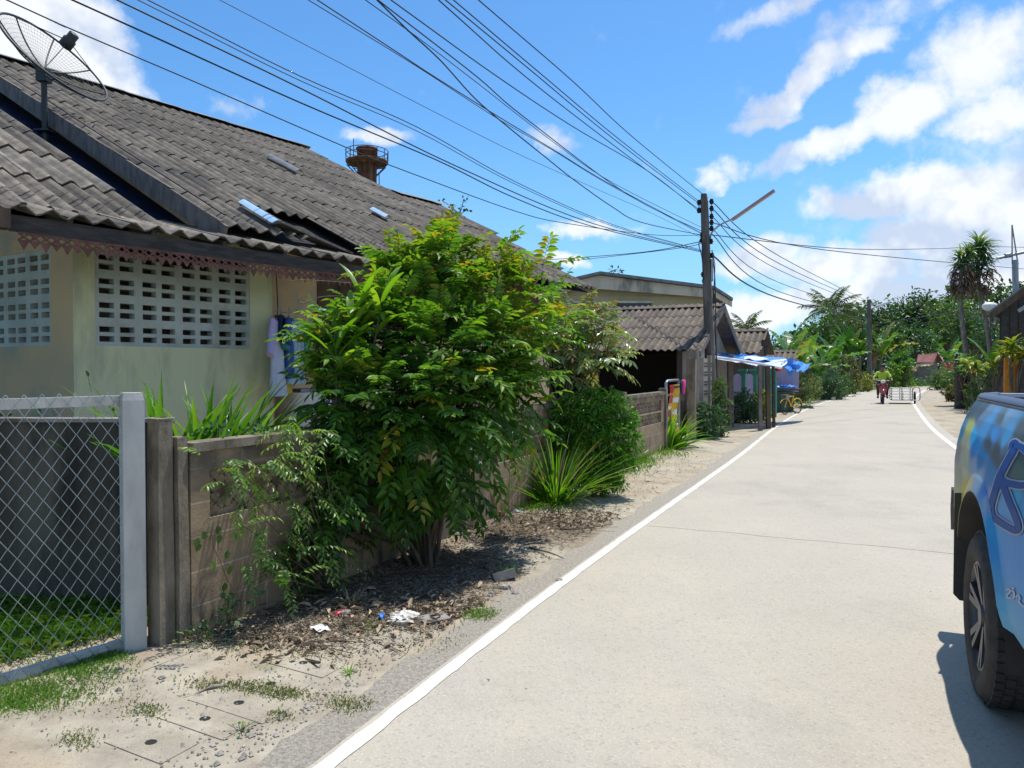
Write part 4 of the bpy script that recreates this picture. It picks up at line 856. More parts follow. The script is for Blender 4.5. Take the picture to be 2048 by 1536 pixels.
# a small vine with heart leaves on the bare wall face
rng = np.random.default_rng(5); th = thing('wall_vine', 'thin vine with a few small heart shaped leaves hanging on the bare near wall', 'vine', wp(.25, .03, 0)); g = G(); gs = G()
pts = [onplane(x, y, wp(0, .03, 0), wn) for x, y in ((470, 1035), (440, 1045), (425, 1085), (440, 1120), (455, 1160), (475, 1190))]; gs.tube(smooth3(pts, 4), .0022, 4)
pl_ = [onplane(x, y, wp(0, .045, 0), wn) for x, y in ((395, 1075), (405, 1062), (440, 1068), (424, 1122), (436, 1052), (450, 1165), (460, 1130), (470, 1065), (480, 1050), (455, 1100), (398, 1085))]
leaves(g, np.array(pl_), rvec(rng, 11) * .3 + [0, 0, -1], np.tile(wn + Zv * .4, (11, 1)), .05, .045, 0, rng.uniform(.3, .9, 11), .1, .1); mk('stem', gs, MT['bark'], th); mk('foliage', g, LG['mid'], th)
def small_weed(name, label, px, py, n, ll, lm, h=.14, seed=1, spread=.1):
    rng = np.random.default_rng(seed); c = atZ(px, py); g = G(); P = c + np.stack([rng.normal(size=n) * spread, rng.normal(size=n) * spread, rng.uniform(.02, h, n)], 1)
    D = P - c - [0, 0, h * .3]; leaves(g, P, D + rvec(rng, n) * .03 + Zv * .01, np.tile(Zv, (n, 1)) + rvec(rng, n) * .5, ll * rng.uniform(.6, 1.2, n), ll * .62, 0, rng.uniform(.1, .9, n), .2, .15)
    th = thing(name, label, 'weed', c); gs = G()
    for i in range(0, n, 2): gs.tube([c, (c + P[i]) / 2 + Zv * .01, P[i]], .0018, 3)
    mk('stems', gs, MT['bark'], th); mk('foliage', g, LG[lm], th)
small_weed('leafy_weed', 'small glossy leafed weed at the foot of the near wall', 458, 1262, 46, .06, 'bluegreen', .20, 3, .065)
small_weed('leafy_weed', 'grey green weed below the glossy weed by the brown pillar', 425, 1290, 60, .03, 'bluegreen', .10, 4, .09)
small_weed('leafy_weed', 'low yellowish weed on soil just right of the brown pillars', 392, 1290, 40, .03, 'legume', .09, 5, .05)
small_weed('leafy_weed', 'tiny weed growing in a crack of the drain covers', 482, 1472, 16, .02, 'fine', .05, 6, .02)

# broad leaved ginger beside the bush, long strap leaved clumps behind the wall
rng = np.random.default_rng(8); gb_ = atZ(700, 1165) + np.array([-.1, .1, 0]); th = thing('ginger_plant', 'broad leaved light green ginger stems on the left shoulder of the tall bush', 'plant', gb_); g = G(); gs = G()
for (px, py, Yv) in ((762, 610, 5.35), (700, 640, 5.3), (722, 600, 5.4), (672, 700, 5.15)):
    top = atY(px, py, Yv); P = smooth3([gb_, gb_ * .5 + top * .5 + [0, 0, .1], top], 6); gs.tube(P, np.linspace(.014, .006, len(P)), 5); T = unit(P[-1] - P[-3])
    for k in range(6):
        q = P[-1 - min(k // 2, 6)]; a = (k % 2) * math.pi + rng.uniform(-.7, .7) + px; d = np.array([math.cos(a), math.sin(a), 0]) * (.45 + k * .09) + T
        blade(g, rng, q, d, rng.uniform(.26, .42), .05, .3, 7, .16, 0, float(rng.uniform(.3, .95)), shape=1)
mk('stems', gs, MT['banana_stem'], th); mk('foliage', g, LG['broad'], th)
for i, (px, py, Yv, lab) in enumerate(((322, 930, 5.05, 'strap leaved plant nearest the pale post behind the block wall'), (400, 920, 5.0, 'strap leaved plant in the middle of three behind the block wall'), (455, 925, 5.05, 'strap leaved plant beside the cream wall end nearest the tall bush'))):
    c = atY(px, py, Yv); c[2] = 0.42
    clump('strap_leaved_plant', lab, c, 62, 1.12 if i < 2 else 1.0, .062, .09, 'strap', 40 + i, .32, group='strap leaved plants behind the block wall', lift=.82, shape=0)
tree('garden_shrub', 'low leafy shrub just behind the near block wall coping', [-1.7, 4.9, 0], 1.0, [(0, 0, .95, .45, .25, .22), (.5, .45, .95, .35, .3, .22), (-.35, 0, .85, .3, .25, .25)], 'bluegreen', 900, .07, .03, 51, cat='shrub')
tree('garden_shrub', 'dark shrub seen through the top of the chain link panel', [-3.1, 5.0, 0], 1.0, [(0, 0, .9, .7, .3, .32), (-.9, .2, .95, .6, .3, .3), (.8, .1, .85, .4, .3, .28)], 'dark', 1200, .07, .03, 52, cat='shrub')
tree('garden_shrub', 'dark shrub below the clothes line behind the wall', [-1.35, 6.3, 0], 1.0, [(0, 0, .75, .45, .35, .35), (.5, .3, .9, .4, .3, .4), (.9, .8, 1.0, .5, .4, .5)], 'dark', 1500, .075, .03, 53, cat='shrub')
small_weed('thin_weed', 'wispy weed in front of the vent panel behind the strap leaved plants', 262, 1190, 22, .05, 'dark', 1.55, 9, .16)

# lemongrass, lily clump and grasses on the verge
clump('lemongrass_clump', 'spiky green lemongrass clump at the wall foot', atZ(1112, 1012), 190, .98, .018, .13, 'strap', 61, .42, cat='grass clump', lift=.45, dead=26, tintr=(.3, 1), nseg=6)
clump('lemongrass_clump', 'sparse pale dry lemongrass left of the full green clump', atZ(1003, 1040), 16, .72, .014, .05, 'strap', 62, .25, cat='grass clump', lift=1.0, dead=12, nseg=6)
clump('lily_clump', 'bright strap leaved lily clump under the yellow banner', atZ(1332, 900), 150, .78, .055, .30, 'strap', 63, .5, cat='plant', lift=.35, tintr=(.4, 1))
clump('lily_clump', 'smaller pale lily tuft on the verge before the bright lily clump', atZ(1268, 925), 40, .5, .03, .16, 'strap', 64, .55, cat='plant', lift=.3)
clump('dry_tuft', 'dry straw coloured grass tuft in the litter near the scraps', atZ(705, 1215), 70, .16, .008, .06, 'strap', 65, .9, cat='grass tuft', lift=.2, dead=60, nseg=4)
clump('grass_tuft', 'short green grass tuft above the holed drain covers', atZ(698, 1352), 30, .07, .006, .02, 'grass', 66, .6, cat='grass tuft', lift=.3, nseg=3)
clump('grass_tuft', 'short green tuft in dry leaves beside the grey stone slab', atZ(1022, 1150), 40, .12, .006, .04, 'grass', 67, .6, cat='grass tuft', lift=.3, nseg=3)

def grass_patch(name, pts, n, hgt, lm='grass', seed=1, w=.006, region=None):
    """many blades over a ground region (list of (px,py,spread_px))"""
    rng = np.random.default_rng(seed); g = G(); P = []
    for (px, py, sx, sy, k) in pts:
        for _ in range(int(n * k)):
            q = atZ(px + rng.normal() * sx, min(1600, py + rng.normal() * sy)); q[2] = vz(q[0], q[1]) if abs(q[0]) < 9 and q[1] < 20 else 0; P.append(q)
    P = np.array(P); m = len(P); D = rvec(rng, m) * [.6, .6, .2] + [0, 0, 1.0]
    leaves(g, P, D, rvec(rng, m), hgt * rng.uniform(.4, 1.3, m), w, 0, rng.uniform(.1, 1, m), .35, .1, fine=False)
    mk(name, g, LG[lm], kind='stuff')
def grass_area(name, xs, ys, n, hgt, seed, lm='grass', w=.008, cond=None, z=None):
    rng = np.random.default_rng(seed); x = rng.uniform(*xs, n); y = rng.uniform(*ys, n)
    if cond is not None: k = cond(x, y); x, y = x[k], y[k]
    m = len(x); zz = verge_z(x, y) if z is None else np.full(m, z); P = np.stack([x, y, zz], 1); D = rvec(rng, m) * [.7, .7, .2] + [0, 0, 1.]
    g = G(); leaves(g, P, D, rvec(rng, m), hgt * rng.uniform(.35, 1.3, m), w, 0, rng.uniform(0, 1, m), .45, .1, fine=False); mk(name, g, LG[lm], kind='stuff')
grass_area('grass', (-4.4, -1.75), (3.3, 4.5), 16000, .17, 71, cond=lambda x, y: (y > 3.68 + (x + 2.44) * 1.35) & (fbm(x * 3, y * 3, 2) > -.7), w=.009)
grass_patch('grass', [(60, 1400, 60, 16, 1.3), (150, 1352, 45, 14, 1.2), (215, 1328, 24, 8, .5), (20, 1425, 40, 10, .6), (960, 1233, 22, 7, .5)], 1300, .032, seed=72)
grass_patch('grass', [(120, 1390, 80, 22, .6), (430, 1385, 34, 7, .2), (510, 1388, 34, 7, .3), (570, 1398, 26, 6, .3), (290, 1440, 20, 9, .16), (160, 1500, 22, 12, .14), (700, 1415, 30, 10, .3), (560, 1440, 16, 7, .08), (740, 1260, 18, 9, .25), (470, 1300, 80, 14, .35), (640, 1330, 60, 16, .12), (880, 1290, 60, 14, .15), (1350, 930, 40, 10, .3), (1180, 1010, 40, 10, .2)], 1300, .028, seed=75, lm='dry')
grass_patch('grass', [(1235, 945, 20, 9, .8), (1270, 932, 24, 7, .8), (1180, 965, 22, 8, .4), (1080, 1020, 30, 6, .3), (1330, 915, 22, 5, .3)], 1000, .12, seed=73, w=.012)
grass_area('garden_grass', (-6.5, 4.5), (4.4, 16), 9000, .14, 74, cond=lambda x, y: ((x + 1.77) - (y - 4.12) * .4844 < -.15) & ((x + 3.5) * .811 - (y - 6.1) * .585 > .2), w=.012)

# ------------------------------------------------------------------ litter, stones, drain covers, rubbish
def in_verge(q, lim=1.5):
    i = np.argmin((LL[:, 0] - q[0]) ** 2 + (LL[:, 1] - q[1]) ** 2); T = unit([*(LL[min(i + 1, len(LL) - 1)] - LL[i]), 0]); d = (q[0] - LL[i, 0]) * -T[1] + (q[1] - LL[i, 1]) * T[0]
    o = (q - WO) @ wn; return d > .3 and (o > .02 or q[1] < 4.05)
rng = np.random.default_rng(81)
def scatter(n, regs):
    P = []
    w = np.array([r[4] for r in regs], float); w /= w.sum()
    while len(P) < n:
        r = regs[rng.choice(len(regs), p=w)]; q = atZ(r[0] + rng.normal() * r[2], r[1] + rng.normal() * r[3])
        if in_verge(q): q[2] = vz(q[0], q[1]) + .004; P.append(q)
    return np.array(P)
LR = [(760, 1190, 90, 35, 3), (900, 1120, 90, 40, 3), (1020, 1060, 90, 24, 1.6), (1150, 1040, 70, 18, .8), (600, 1210, 90, 30, 1.5), (870, 1230, 70, 20, 1.2), (500, 1280, 70, 14, .8), (1250, 960, 60, 25, .4), (640, 1290, 90, 18, .5)]
P = scatter(7500, LR); m = len(P); g = G(); D = rvec(rng, m) * [1, 1, .25]
leaves(g, P + Zv * .006, D, rvec(rng, m) * .5 + Zv, rng.uniform(.01, .045, m), rng.uniform(.004, .015, m), 0, rng.uniform(0, 1, m), .1, .35)
mk('leaf_litter', g, MT['litter'], kind='stuff')
P = scatter(480, [(1160, 1045, 45, 10, 1.4), (1050, 1055, 60, 12, .7), (870, 1230, 80, 20, 1), (700, 1240, 90, 25, .7), (560, 1310, 60, 15, .3)]); m = len(P); g = G(); D = rvec(rng, m) * [1, 1, .4]
leaves(g, P + Zv * .012, D, rvec(rng, m) * .6 + Zv, rng.uniform(.03, .11, m), rng.uniform(.015, .035, m), 0, rng.uniform(0, 1, m), .2, .5); mk('fallen_leaves', g, MT['pale_dead'], kind='stuff')
P = scatter(1000, LR); g = G()
for q in P: a = rng.uniform(0, 6.28); L_ = rng.uniform(.05, .24); d = np.array([math.cos(a), math.sin(a), rng.uniform(-.03, .15)]); g.tube([q, q + d * L_ * .5 + rng.normal(size=3) * .01, q + d * L_], rng.uniform(.0012, .0035), 3, 0, float(rng.uniform(0, 1)))
mk('twig_litter', g, MT['litter'], kind='stuff')
P = scatter(3600, LR + [(350, 1400, 200, 60, 2), (700, 1400, 140, 60, 3), (600, 1500, 150, 40, 2), (1200, 1000, 130, 50, 2), (1350, 920, 60, 20, 1), (760, 1420, 60, 40, 2), (900, 1310, 60, 35, 2), (1060, 1190, 50, 30, 2)]); g = G()
oc = np.array([(1, 0, 0), (-1, 0, 0), (0, 1, 0), (0, -1, 0), (0, 0, .7), (0, 0, -.5)], float); of = [(0, 2, 4), (2, 1, 4), (1, 3, 4), (3, 0, 4), (2, 0, 5), (1, 2, 5), (3, 1, 5), (0, 3, 5)]
for q in P: g.add(q + oc * rng.uniform(.7, 1.3, (6, 3)) * (rng.uniform(.002, .008) if rng.uniform() < .93 else rng.uniform(.008, .02)), of, 0, float(rng.uniform(0, 1)))
mk('pebbles', g, MT['stone'], kind='stuff')
# drain covers with a lifting hole each
cov = []
for i, (px, py, lab) in enumerate(((302, 1501, 'nearest the camera, its lifting hole lowest in the photo'), (410, 1452, 'second from the camera, with a lifting hole'), (478, 1419, 'third from the camera, hole behind a crack'), (542, 1380, 'fourth from the camera, half covered by sand'), (607, 1337, 'fifth from the camera, just before the scraps'), (15 + 645, 1290, 'farthest from the camera, beside the white paper scrap'))):
    c = atZ(px, py); c[2] = vz(c[0], c[1]) + .006; g = G(); hl = .085; hw = .16 + .03 * (i % 3)
    out = [c + wd * a * hl + wn * b * hw for a, b in ((-1, -1), (0, -1), (1, -1), (1, 0), (1, 1), (0, 1), (-1, 1), (-1, 0))]
    inn = [c + wd * math.cos(t) * .023 + wn * math.sin(t) * .023 * 1.1 for t in (-math.pi * .75 - 0, -math.pi / 2, -math.pi / 4, 0, math.pi / 4, math.pi / 2, math.pi * .75, math.pi)]
    for p in out: p[2] = vz(p[0], p[1]) + .004
    for p in inn: p[2] = max(p[2], vz(p[0], p[1]) + .006)
    V = out + inn + [p - Zv * .006 for p in inn] + [p - Zv * .04 for p in out]
    f = [(j, (j + 1) % 8, 8 + (j + 1) % 8, 8 + j) for j in range(8)] + [(8 + j, 8 + (j + 1) % 8, 16 + (j + 1) % 8, 16 + j) for j in range(8)] + [(24 + j, 24 + (j + 1) % 8, (j + 1) % 8, j) for j in range(8)]
    g.add(np.array(V), f); th = thing('drain_cover', 'worn concrete drain cover ' + lab, 'drain cover', c, 'concrete drain covers sunk in the verge'); mk('slab', g, M_VERGE, th)
    g = G(); g.add(np.array([p - Zv * .003 for p in inn]), [tuple(range(8))]); mk('hole_dark_disc', g, MT['interior'], th)  # near-black disc paints the dark of a deeper hole
def crumple(c, r, n=14, flat=.6, seed=1, tint=.5):
    rng = np.random.default_rng(seed); rings = []
    for i in range(1, n):
        ph = math.pi * i / n; a = np.arange(22) / 22 * 2 * math.pi; k = rng.uniform(.72, 1.12, 22); rings.append(np.array(c) + np.stack([np.cos(a) * math.sin(ph) * r[0] * k, np.sin(a) * math.sin(ph) * r[1] * k, -math.cos(ph) * r[2] * k * np.ones(22)], 1))
    g = G(); g.loft(rings, smooth=False, tint=tint); return g
c = atZ(808, 1248); mk('plastic_bag', crumple(c + Zv * .03, (.10, .085, .042), seed=4), MT['plastic_bag'], None, 'crumpled dirty white plastic bag lying in the litter', 'plastic bag')
c = atZ(868, 1245); g = G(); g.box(c + Zv * .022, (.16, .14, .02), (.8, .4, .05)); mk('stone_slab', g, MT['concrete'], None, 'flat pale grey slab piece right of the plastic bag', 'slab')
c = atZ(1008, 1162); g = G(); g.box(c + Zv * .04, (.16, .10, .06), (.9, .2, .2), (.1, .3, 1)); mk('stone_slab', g, MT['concrete'], None, 'broken grey concrete block at the right edge of the bush shade', 'slab')
def scrap(name, label, px, py, size, m, seed):
    rng = np.random.default_rng(seed); c = atZ(px, py); c[2] = vz(c[0], c[1]) + .022; a = rng.uniform(0, 3); u = np.array([math.cos(a), math.sin(a), .08]); v = np.array([-math.sin(a), math.cos(a), .12]); k = np.linspace(-.5, .5, 6)
    P = c + k[:, None, None] * u * size[0] + k[None, :, None] * v * size[1] + Zv * (rng.normal(size=(6, 6)) * .006)[:, :, None]; g = G(); g.grid(P, smooth=False); g.grid(P - Zv * .002, smooth=False)
    mk(name, g, MT[m], None, label, 'litter scrap')
scrap('paper_scrap', 'white paper scrap, the one nearest the camera', 641, 1272, (.10, .075), 'paper', 5)
scrap('food_wrapper', 'red food wrapper with a white corner left of the plastic bag', 680, 1238, (.07, .035), 'red', 2)
scrap('paper_scrap', 'small white tissue touching the red wrapper', 692, 1238, (.05, .03), 'paper', 3)
scrap('food_wrapper', 'blue green foil wrapper against the plastic bag', 763, 1244, (.07, .03), 'tarp_blue', 6)
scrap('plastic_scrap', 'pale blue plastic scrap by the dry lemongrass', 1035, 1030, (.08, .05), 'skyblue_cloth', 7)
c = atZ(668, 1288); mk('dirt_clod', crumple(c + Zv * .01, (.07, .05, .025), seed=8), mat('clod', (.24, .15, .09), (.16, .11, .07), 20, .95), None, 'rusty brown clod of earth below the paper scrap', 'clod')
rng = np.random.default_rng(9)
for i, (px, py, r, lab) in enumerate(((1118, 1165, .03, 'pale stone at the end of the bush shade'), (1010, 1180, .045, 'largest pale rubble stone below the concrete block'), (985, 1190, .03, 'pale rubble stone left of the largest one'), (1030, 1190, .028, 'small pale rubble stone right of the largest one'), (980, 1196, .025, 'smallest rubble stone of the pale heap'), (350, 1300, .03, 'pale chip at the foot of the brown pillar'), (310, 1312, .04, 'pale chip at the foot of the pale post'))):
    c = atZ(px, py); mk('rubble_stone', crumple(c + Zv * r * .4, (r, r * .8, r * .6), 7, seed=i), MT['stone'], None, lab, 'stone', 'pale stones on the verge')
g = G(); a = atZ(392, 1402); b = atZ(455, 1385); g.tube(smooth3([a + Zv * .03, (a + b) / 2 + Zv * .045, b + Zv * .03], 4), [.006] * 4 + [.010] * 4 + [.004], 6); mk('stick', g, MT['bark_pale'], None, 'pale bare stick on the drain covers', 'stick')
g = G(); a = atZ(120, 1340); g.tube([a + Zv * .02, a + [.05, -.06, .05], a + [.09, -.15, .02]], [.012, .016, .004], 5); mk('stick', g, MT['bark_pale'], None, 'pale root stub in grass under the chain link rail', 'stick')
for (pts, lab) in (([(1105, 1062), (1160, 1068), (1225, 1052)], 'grey branch under the pale fallen leaves'), ([(1060, 1100), (1100, 1118), (1128, 1122)], 'thin dark branch on bare sand'), ([(790, 1225), (825, 1215), (850, 1195)], 'bent twig beside the plastic bag'), ([(965, 1135), (1000, 1165), (1050, 1152)], 'thin branch leaning on the concrete block'), ([(610, 1330), (640, 1345), (600, 1322)], 'dark curled twig on sand')):
    q = [atZ(*p) + Zv * .02 for p in pts]; q[1] += Zv * .03; g = G(); g.tube(smooth3(q, 5), np.linspace(.009, .003, 11), 5); mk('branch', g, MT['bark'], None, lab, 'branch', 'fallen branches in the litter')

# ------------------------------------------------------------------ shed with tiled roof, the houses behind
rd = unit([.44, .9, 0]); rl = np.array([-rd[1], rd[0], 0])         # along the road, and away from it to the left
def shed_roof(name, label, corner, tip_px, Lw, m, seed, back=True, group=None, pitch=.2, rowl=1.0, over=.18):
    corner = np.array(corner, float); th = thing(name, label, 'shed' if 'shed' in name else 'house', [corner[0], corner[1], 0], group)
    tip = tip_px; v = tip - corner; dv = unit(v); ln = np.linalg.norm(v); g = G(); nv = max(1, round(ln / rowl)); rl_ = ln / nv
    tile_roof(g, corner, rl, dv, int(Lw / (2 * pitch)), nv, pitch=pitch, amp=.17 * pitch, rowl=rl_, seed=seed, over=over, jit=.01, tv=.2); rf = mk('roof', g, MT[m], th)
    g = G(); n_ = int(Lw / .6)
    for i in range(n_): a = tip + rl * i * .6 + Zv * .05; g.grid(np.array([[a + rl * q + rd * x - Zv * abs(x) * .45 for x in (-.16, -.06, 0, .06, .16)] for q in (0, .62)]), 0, float(rs.uniform(.2, .8)), False)
    mk('ridge_cap', g, MT[m], rf); return th, tip, corner
cor = atY(1397, 700, 16.0); tip = atY(1446, 611, 18.5)
th, tip, cor = shed_roof('tiled_shed', 'open fronted shed with brown corrugated tile roof behind the block wall', cor, tip, 5.6, 'tile_b', 71, pitch=.16, rowl=.78)
hz = tip[2]; bk = tip + rd * np.linalg.norm((tip - cor)[:2]) ; bk[2] = cor[2]
g = G(); g.add([tip - rl * .05 + Zv * .03, bk - rl * .05, bk + rl * 5.6, tip + rl * 5.6 + Zv * .03], [(0, 1, 2, 3)]); mk('back_slope', g, MT['tile_b'], th)
g = G(); q = .32; A1 = cor + rl * q + rd * .25; A2 = bk + rl * q - rd * .3; T_ = tip + rl * q - Zv * .1
g.prism([[A1[0], A1[1], 0], [A2[0], A2[1], 0], [A2[0], A2[1], A2[2] - .05], T_, [A1[0], A1[1], A1[2] - .02]], rl * .1)
mk('gable_wall', g, MT['shed_wall'], th)
g = G(); g.bar(tip - Zv * .06 - rl * .03, cor - Zv * .08 - rl * .03, .03, .14); g.bar(tip - Zv * .06 - rl * .04, bk - Zv * .08 - rl * .04, .03, .16); mk('barge_board', g, MT['grey_wood'], th)
g = G(); b0 = A1 + rd * 2.6; g.bar([b0[0], b0[1], 1.2], [b0[0] + rl[0] * 5.3, b0[1] + rl[1] * 5.3, 1.2], .05, 2.5, (0, 0, 1)); g.bar(A1 + rl * 5.2 - Zv * .95, A2 + rl * 5.2 - Zv * .95, .05, 1.9, (0, 0, 1))
g.add([A1 + rl * .1 - Zv * .08, T_ - Zv * .1, T_ + rl * 5 - Zv * .1, A1 + rl * 5 - Zv * .08], [(0, 1, 2, 3)]); mk('dark_back_wall', g, MT['interior'], th)
for s in (.0, 1.9, 3.8): c = A1 + rl * (.15 + s); g = G(); g.bar([c[0], c[1], -.1], [c[0], c[1], cor[2]], .1); mk('post', g, MT['dark_wood'], th)
# front buttress of openwork blocks at the shed corner
g = G(); c = atY(1403, 780, 16.1); gv_ = G()
for k in range(2):
    cc = c + rd * k * .75 * 1; cc[2] = 0; zt = 1.72 if k == 0 else 1.80
    g.box(cc + Zv * zt / 2 + rd * .2, (.42, .09, zt), rd)
    for z in (.95, 1.15, 1.36, 1.55):
        for x in (.07, .17, .27, .37):
            for dz in (0, .06): gv_.box(cc + rd * (x - .02) - rl * .047 + Zv * (z + dz), (.055, .006, .035), rd)
mk('corner_wall', g, MT['shed_wall'], th); mk('vent_slots', gv_, MT['interior'], th)
g = G(); c = atZ(1383, 884); g.box([c[0], c[1], .82], (.16, .16, 1.75), rd); mk('gate_pillar', g, MT['dark_wood'] if False else MT['old_concrete'], None, 'dark weathered square pillar at the far end of the block wall', 'pillar')
# house with a white gable behind the shed
Yh = 24.; th = thing('gabled_house', 'yellowish house with white gable and dark roof edge behind the tiled shed', 'house', [3, Yh, 0])
pk = atY(1200, 548, Yh); re = atY(1428, 577, Yh); le = atY(1020, 590, Yh); g = G(); dpt = np.array([.9, 9., 0])
for a, b in ((le, pk), (pk, re)): g.prism([a, b, b + dpt, a + dpt], [0, 0, .09])
rr_ = atY(1466, 601, Yh + .3); g.prism([re, rr_, rr_ + dpt, re + dpt], [0, 0, .09]); mk('roof', g, MT['tile_grey'], th)
g = G(); g.prism([le + [0, .15, -.02], pk + [0, .15, -.02], re + [0, .15, -.02], re + [0, .15, -.28], [2.3, Yh + .15, pk[2] - .42], le + [0, .15, -.3]], [0, .06, 0]); g.prism([re + [0, .1, -.02], rr_ + [0, .1, -.02], rr_ + [0, .1, -.2], re + [.1, .1, -.28]], [0, .06, 0]); mk('gable_board', g, MT['house_white'], th)
g = G(); x0, x1 = -2.5, 6.3; g.box([(x0 + x1) / 2, Yh + 4.4, 1.9], (x1 - x0, 8, 3.9)); g.prism([[x0, Yh + .42, 3.7], [x1, Yh + .42, 3.7], [x1, Yh + .42, 3.95], [2.8, Yh + .42, 4.42], [x0, Yh + .42, 3.9]], [0, .1, 0]); mk('walls', g, MT['house_yellow'], th)
for px0, px1 in ((1150, 1190), (1233, 1303)):
    a = atY(px0, 606, Yh + .38); b = atY(px1, 606, Yh + .38); g = G(); g.box([(a[0] + b[0]) / 2, Yh + .38, a[2] - .6], (b[0] - a[0], .06, 1.2)); w_ = mk('window', g, MT['glass_dark'], th)
    g = G(); g.box([(a[0] + b[0]) / 2, Yh + .36, a[2] + .03], (b[0] - a[0] + .1, .1, .07)); mk('window_frame', g, MT['house_white'], w_)
# small brown house beyond the awning
cor2 = atY(1520, 706, 24.0); tip2 = atY(1532, 661, 25.6)
v2 = tip2 - cor2; sv = np.linalg.norm(v2[:2]); tip2 = cor2 + rd * sv + Zv * v2[2]
th, t2, c2 = shed_roof('small_tiled_house', 'small house with brown striped tile roof beyond the tiled shed', cor2, tip2, 3.2, 'tile_b', 72)
g = G(); a = c2 + rl * .2 + rd * .15; b = a + rd * 3.0; g.prism([[a[0], a[1], 0], [b[0], b[1], 0], [b[0], b[1], a[2]], t2 + rl * .2 - Zv * .1, [a[0], a[1], a[2] - .04]], rl * .1)
g.bar([a[0], a[1], 1.0], [a[0] + rl[0] * 2.9, a[1] + rl[1] * 2.9, 1.0], .06, 2.05, (0, 0, 1)); mk('walls', g, MT['brown_wood'], th)
g = G(); b = c2 + rd * 2 * sv; g.add([t2 - rl * .03, b - rl * .03, b + rl * 3.2, t2 + rl * 3.2], [(0, 1, 2, 3)]); mk('back_slope', g, MT['tile_b'], th)
g = G(); g.box(atY(1531, 686, 24.1), (.22, .16, .2)); g.box(atY(1531, 700, 24.1), (.08, .08, .3)); mk('meter_box', g, MT['dark_wood'], th)
cor3 = atY(1588, 719, 28.0); tip3 = cor3 + rd * 1.0 + Zv * .32; th, t3, c3_ = shed_roof('lean_to_shed', 'low tiled lean to between the blue awning and the banana plants', cor3, tip3, 1.7, 'tile_b', 73)
g = G(); g.bar([c3_[0] + rl[0] * .1, c3_[1] + rl[1] * .1 + .1, .85], [c3_[0] + rl[0] * 1.6, c3_[1] + rl[1] * 1.6 + .1, .85], .08, 1.7, (0, 0, 1)); mk('walls', g, MT['grey_wood'], th)
# red roofed hut at the bend
Yr = 66.; th = thing('red_roofed_hut', 'small grey block hut with rusty red metal roof beyond the bend', 'hut', [38, Yr, 0])
P = [atY(x, y, Y_) for x, y, Y_ in ((1832, 733, Yr), (1866, 730, Yr), (1876, 706, Yr + 2.2), (1836, 709, Yr + 2.2))]; g = G(); us = np.linspace(0, 1, 60)
P0, P1, P2, P3 = P; g.grid(np.array([[P0 * (1 - u) + P1 * u + Zv * .05 * math.sin(u * 90), P3 * (1 - u) + P2 * u + Zv * .05 * math.sin(u * 90)] for u in us])); g.prism([P2, atY(1893, 732, Yr + 4.2), atY(1850, 734, Yr + 4.2), P3], [0, 0, -.05])
g.bar(P2, atY(1893, 733, Yr + .5), .12, .12); mk('roof', g, MT['red_roof'], th)
P0, P1, P2, P3 = atY(1815, 745, Yr - .5), atY(1833, 742, Yr - .5), atY(1838, 730, Yr + 1), atY(1824, 733, Yr + 1); g = G(); g.add([P0, P1, P2, P3], [(0, 1, 2, 3)]); mk('porch_roof', g, MT['red_roof'], th)
g = G(); a = atY(1833, 760, Yr + .5); b = atY(1868, 760, Yr + .5); g.bar([a[0], a[1], 1.0], [b[0], b[1], 1.0], .15, 2.1, (0, 0, 1)); g.box([(a[0] + b[0]) / 2 + .4, Yr + 2.4, 1.0], (b[0] - a[0], 3.6, 2.0)); mk('walls', g, MT['grey_block'], th)
# dark wooden house on the right
Yw = 25.; th = thing('wooden_house', 'dark brown timber house with low roof at the right edge above the truck', 'house', [18, Yw, 0])
e0 = atY(1978, 628, Yw); e1 = atY(2056, 570, Yw); e1 = e0 + (e1 - e0) * 2.2; e2 = e1 + (e1 - e0) * [1, 1, -1]; g = G()
for a, b in ((e0, e1), (e1, e2)): g.prism([a, b, b + [6.5, 8, 0], a + [6.5, 8, 0]], [0, 0, .1])
mk('roof', g, MT['tile_grey'], th)
g = G(); g.bar(e0 - Zv * .1, e1 - Zv * .1, .05, .2); mk('barge_board', g, MT['brown_wood'], th)
g = G(); q0 = e0 + [.55, .3, 0]; g.prism([[q0[0], q0[1], 0], [e2[0] - .5, q0[1], 0], [e2[0] - .5, q0[1], e2[2]], [e1[0], q0[1], e1[2] - .1], [q0[0], q0[1], e0[2] + .25]], [6.1, 7.5, 0])
for i in range(14): x = q0[0] + i * .3 + .05; g.box([x, q0[1] - .012, 2.2], (.02, .02, 3.2))
mk('board_walls', g, MT['dark_wood'], th)
g = G(); g.bar(atY(2036, 622, Yw - .1), atY(2062, 606, Yw - .1), .05, .12); mk('light_batten', g, MT['metal_grey'], th)
g = G(); a = atY(2009, 715, 24.0); b = atY(2040, 715, 24.0); g.box([(a[0] + b[0]) / 2, 24.0, a[2] / 2], (b[0] - a[0], .08, a[2])); mk('orange_panel', g, MT['orange'], None, 'flat orange wall panel behind the yellow green plants at right', 'wall panel')
for i, (px, lab) in enumerate(((2043, 'dark timber post right of the orange panel'), (2062, 'dark timber post at the right edge of the photo'))):
    c = atY(px, 720, 23.8); g = G(); g.bar([c[0], c[1], -.1], [c[0], c[1], 2.6], .14); mk('timber_post', g, MT['dark_wood'], None, lab, 'post')
g = G(); a = atY(1944, 752, 26.5); b = atY(2010, 752, 24.6); g.bar([a[0], a[1], a[2] / 2], [b[0], b[1], a[2] / 2], .1, a[2], (0, 0, 1))
for k in range(7): q = a * (1 - k / 6) + b * k / 6; g.box([q[0], q[1] - .06, a[2] / 2], (.08, .05, a[2] + .05))
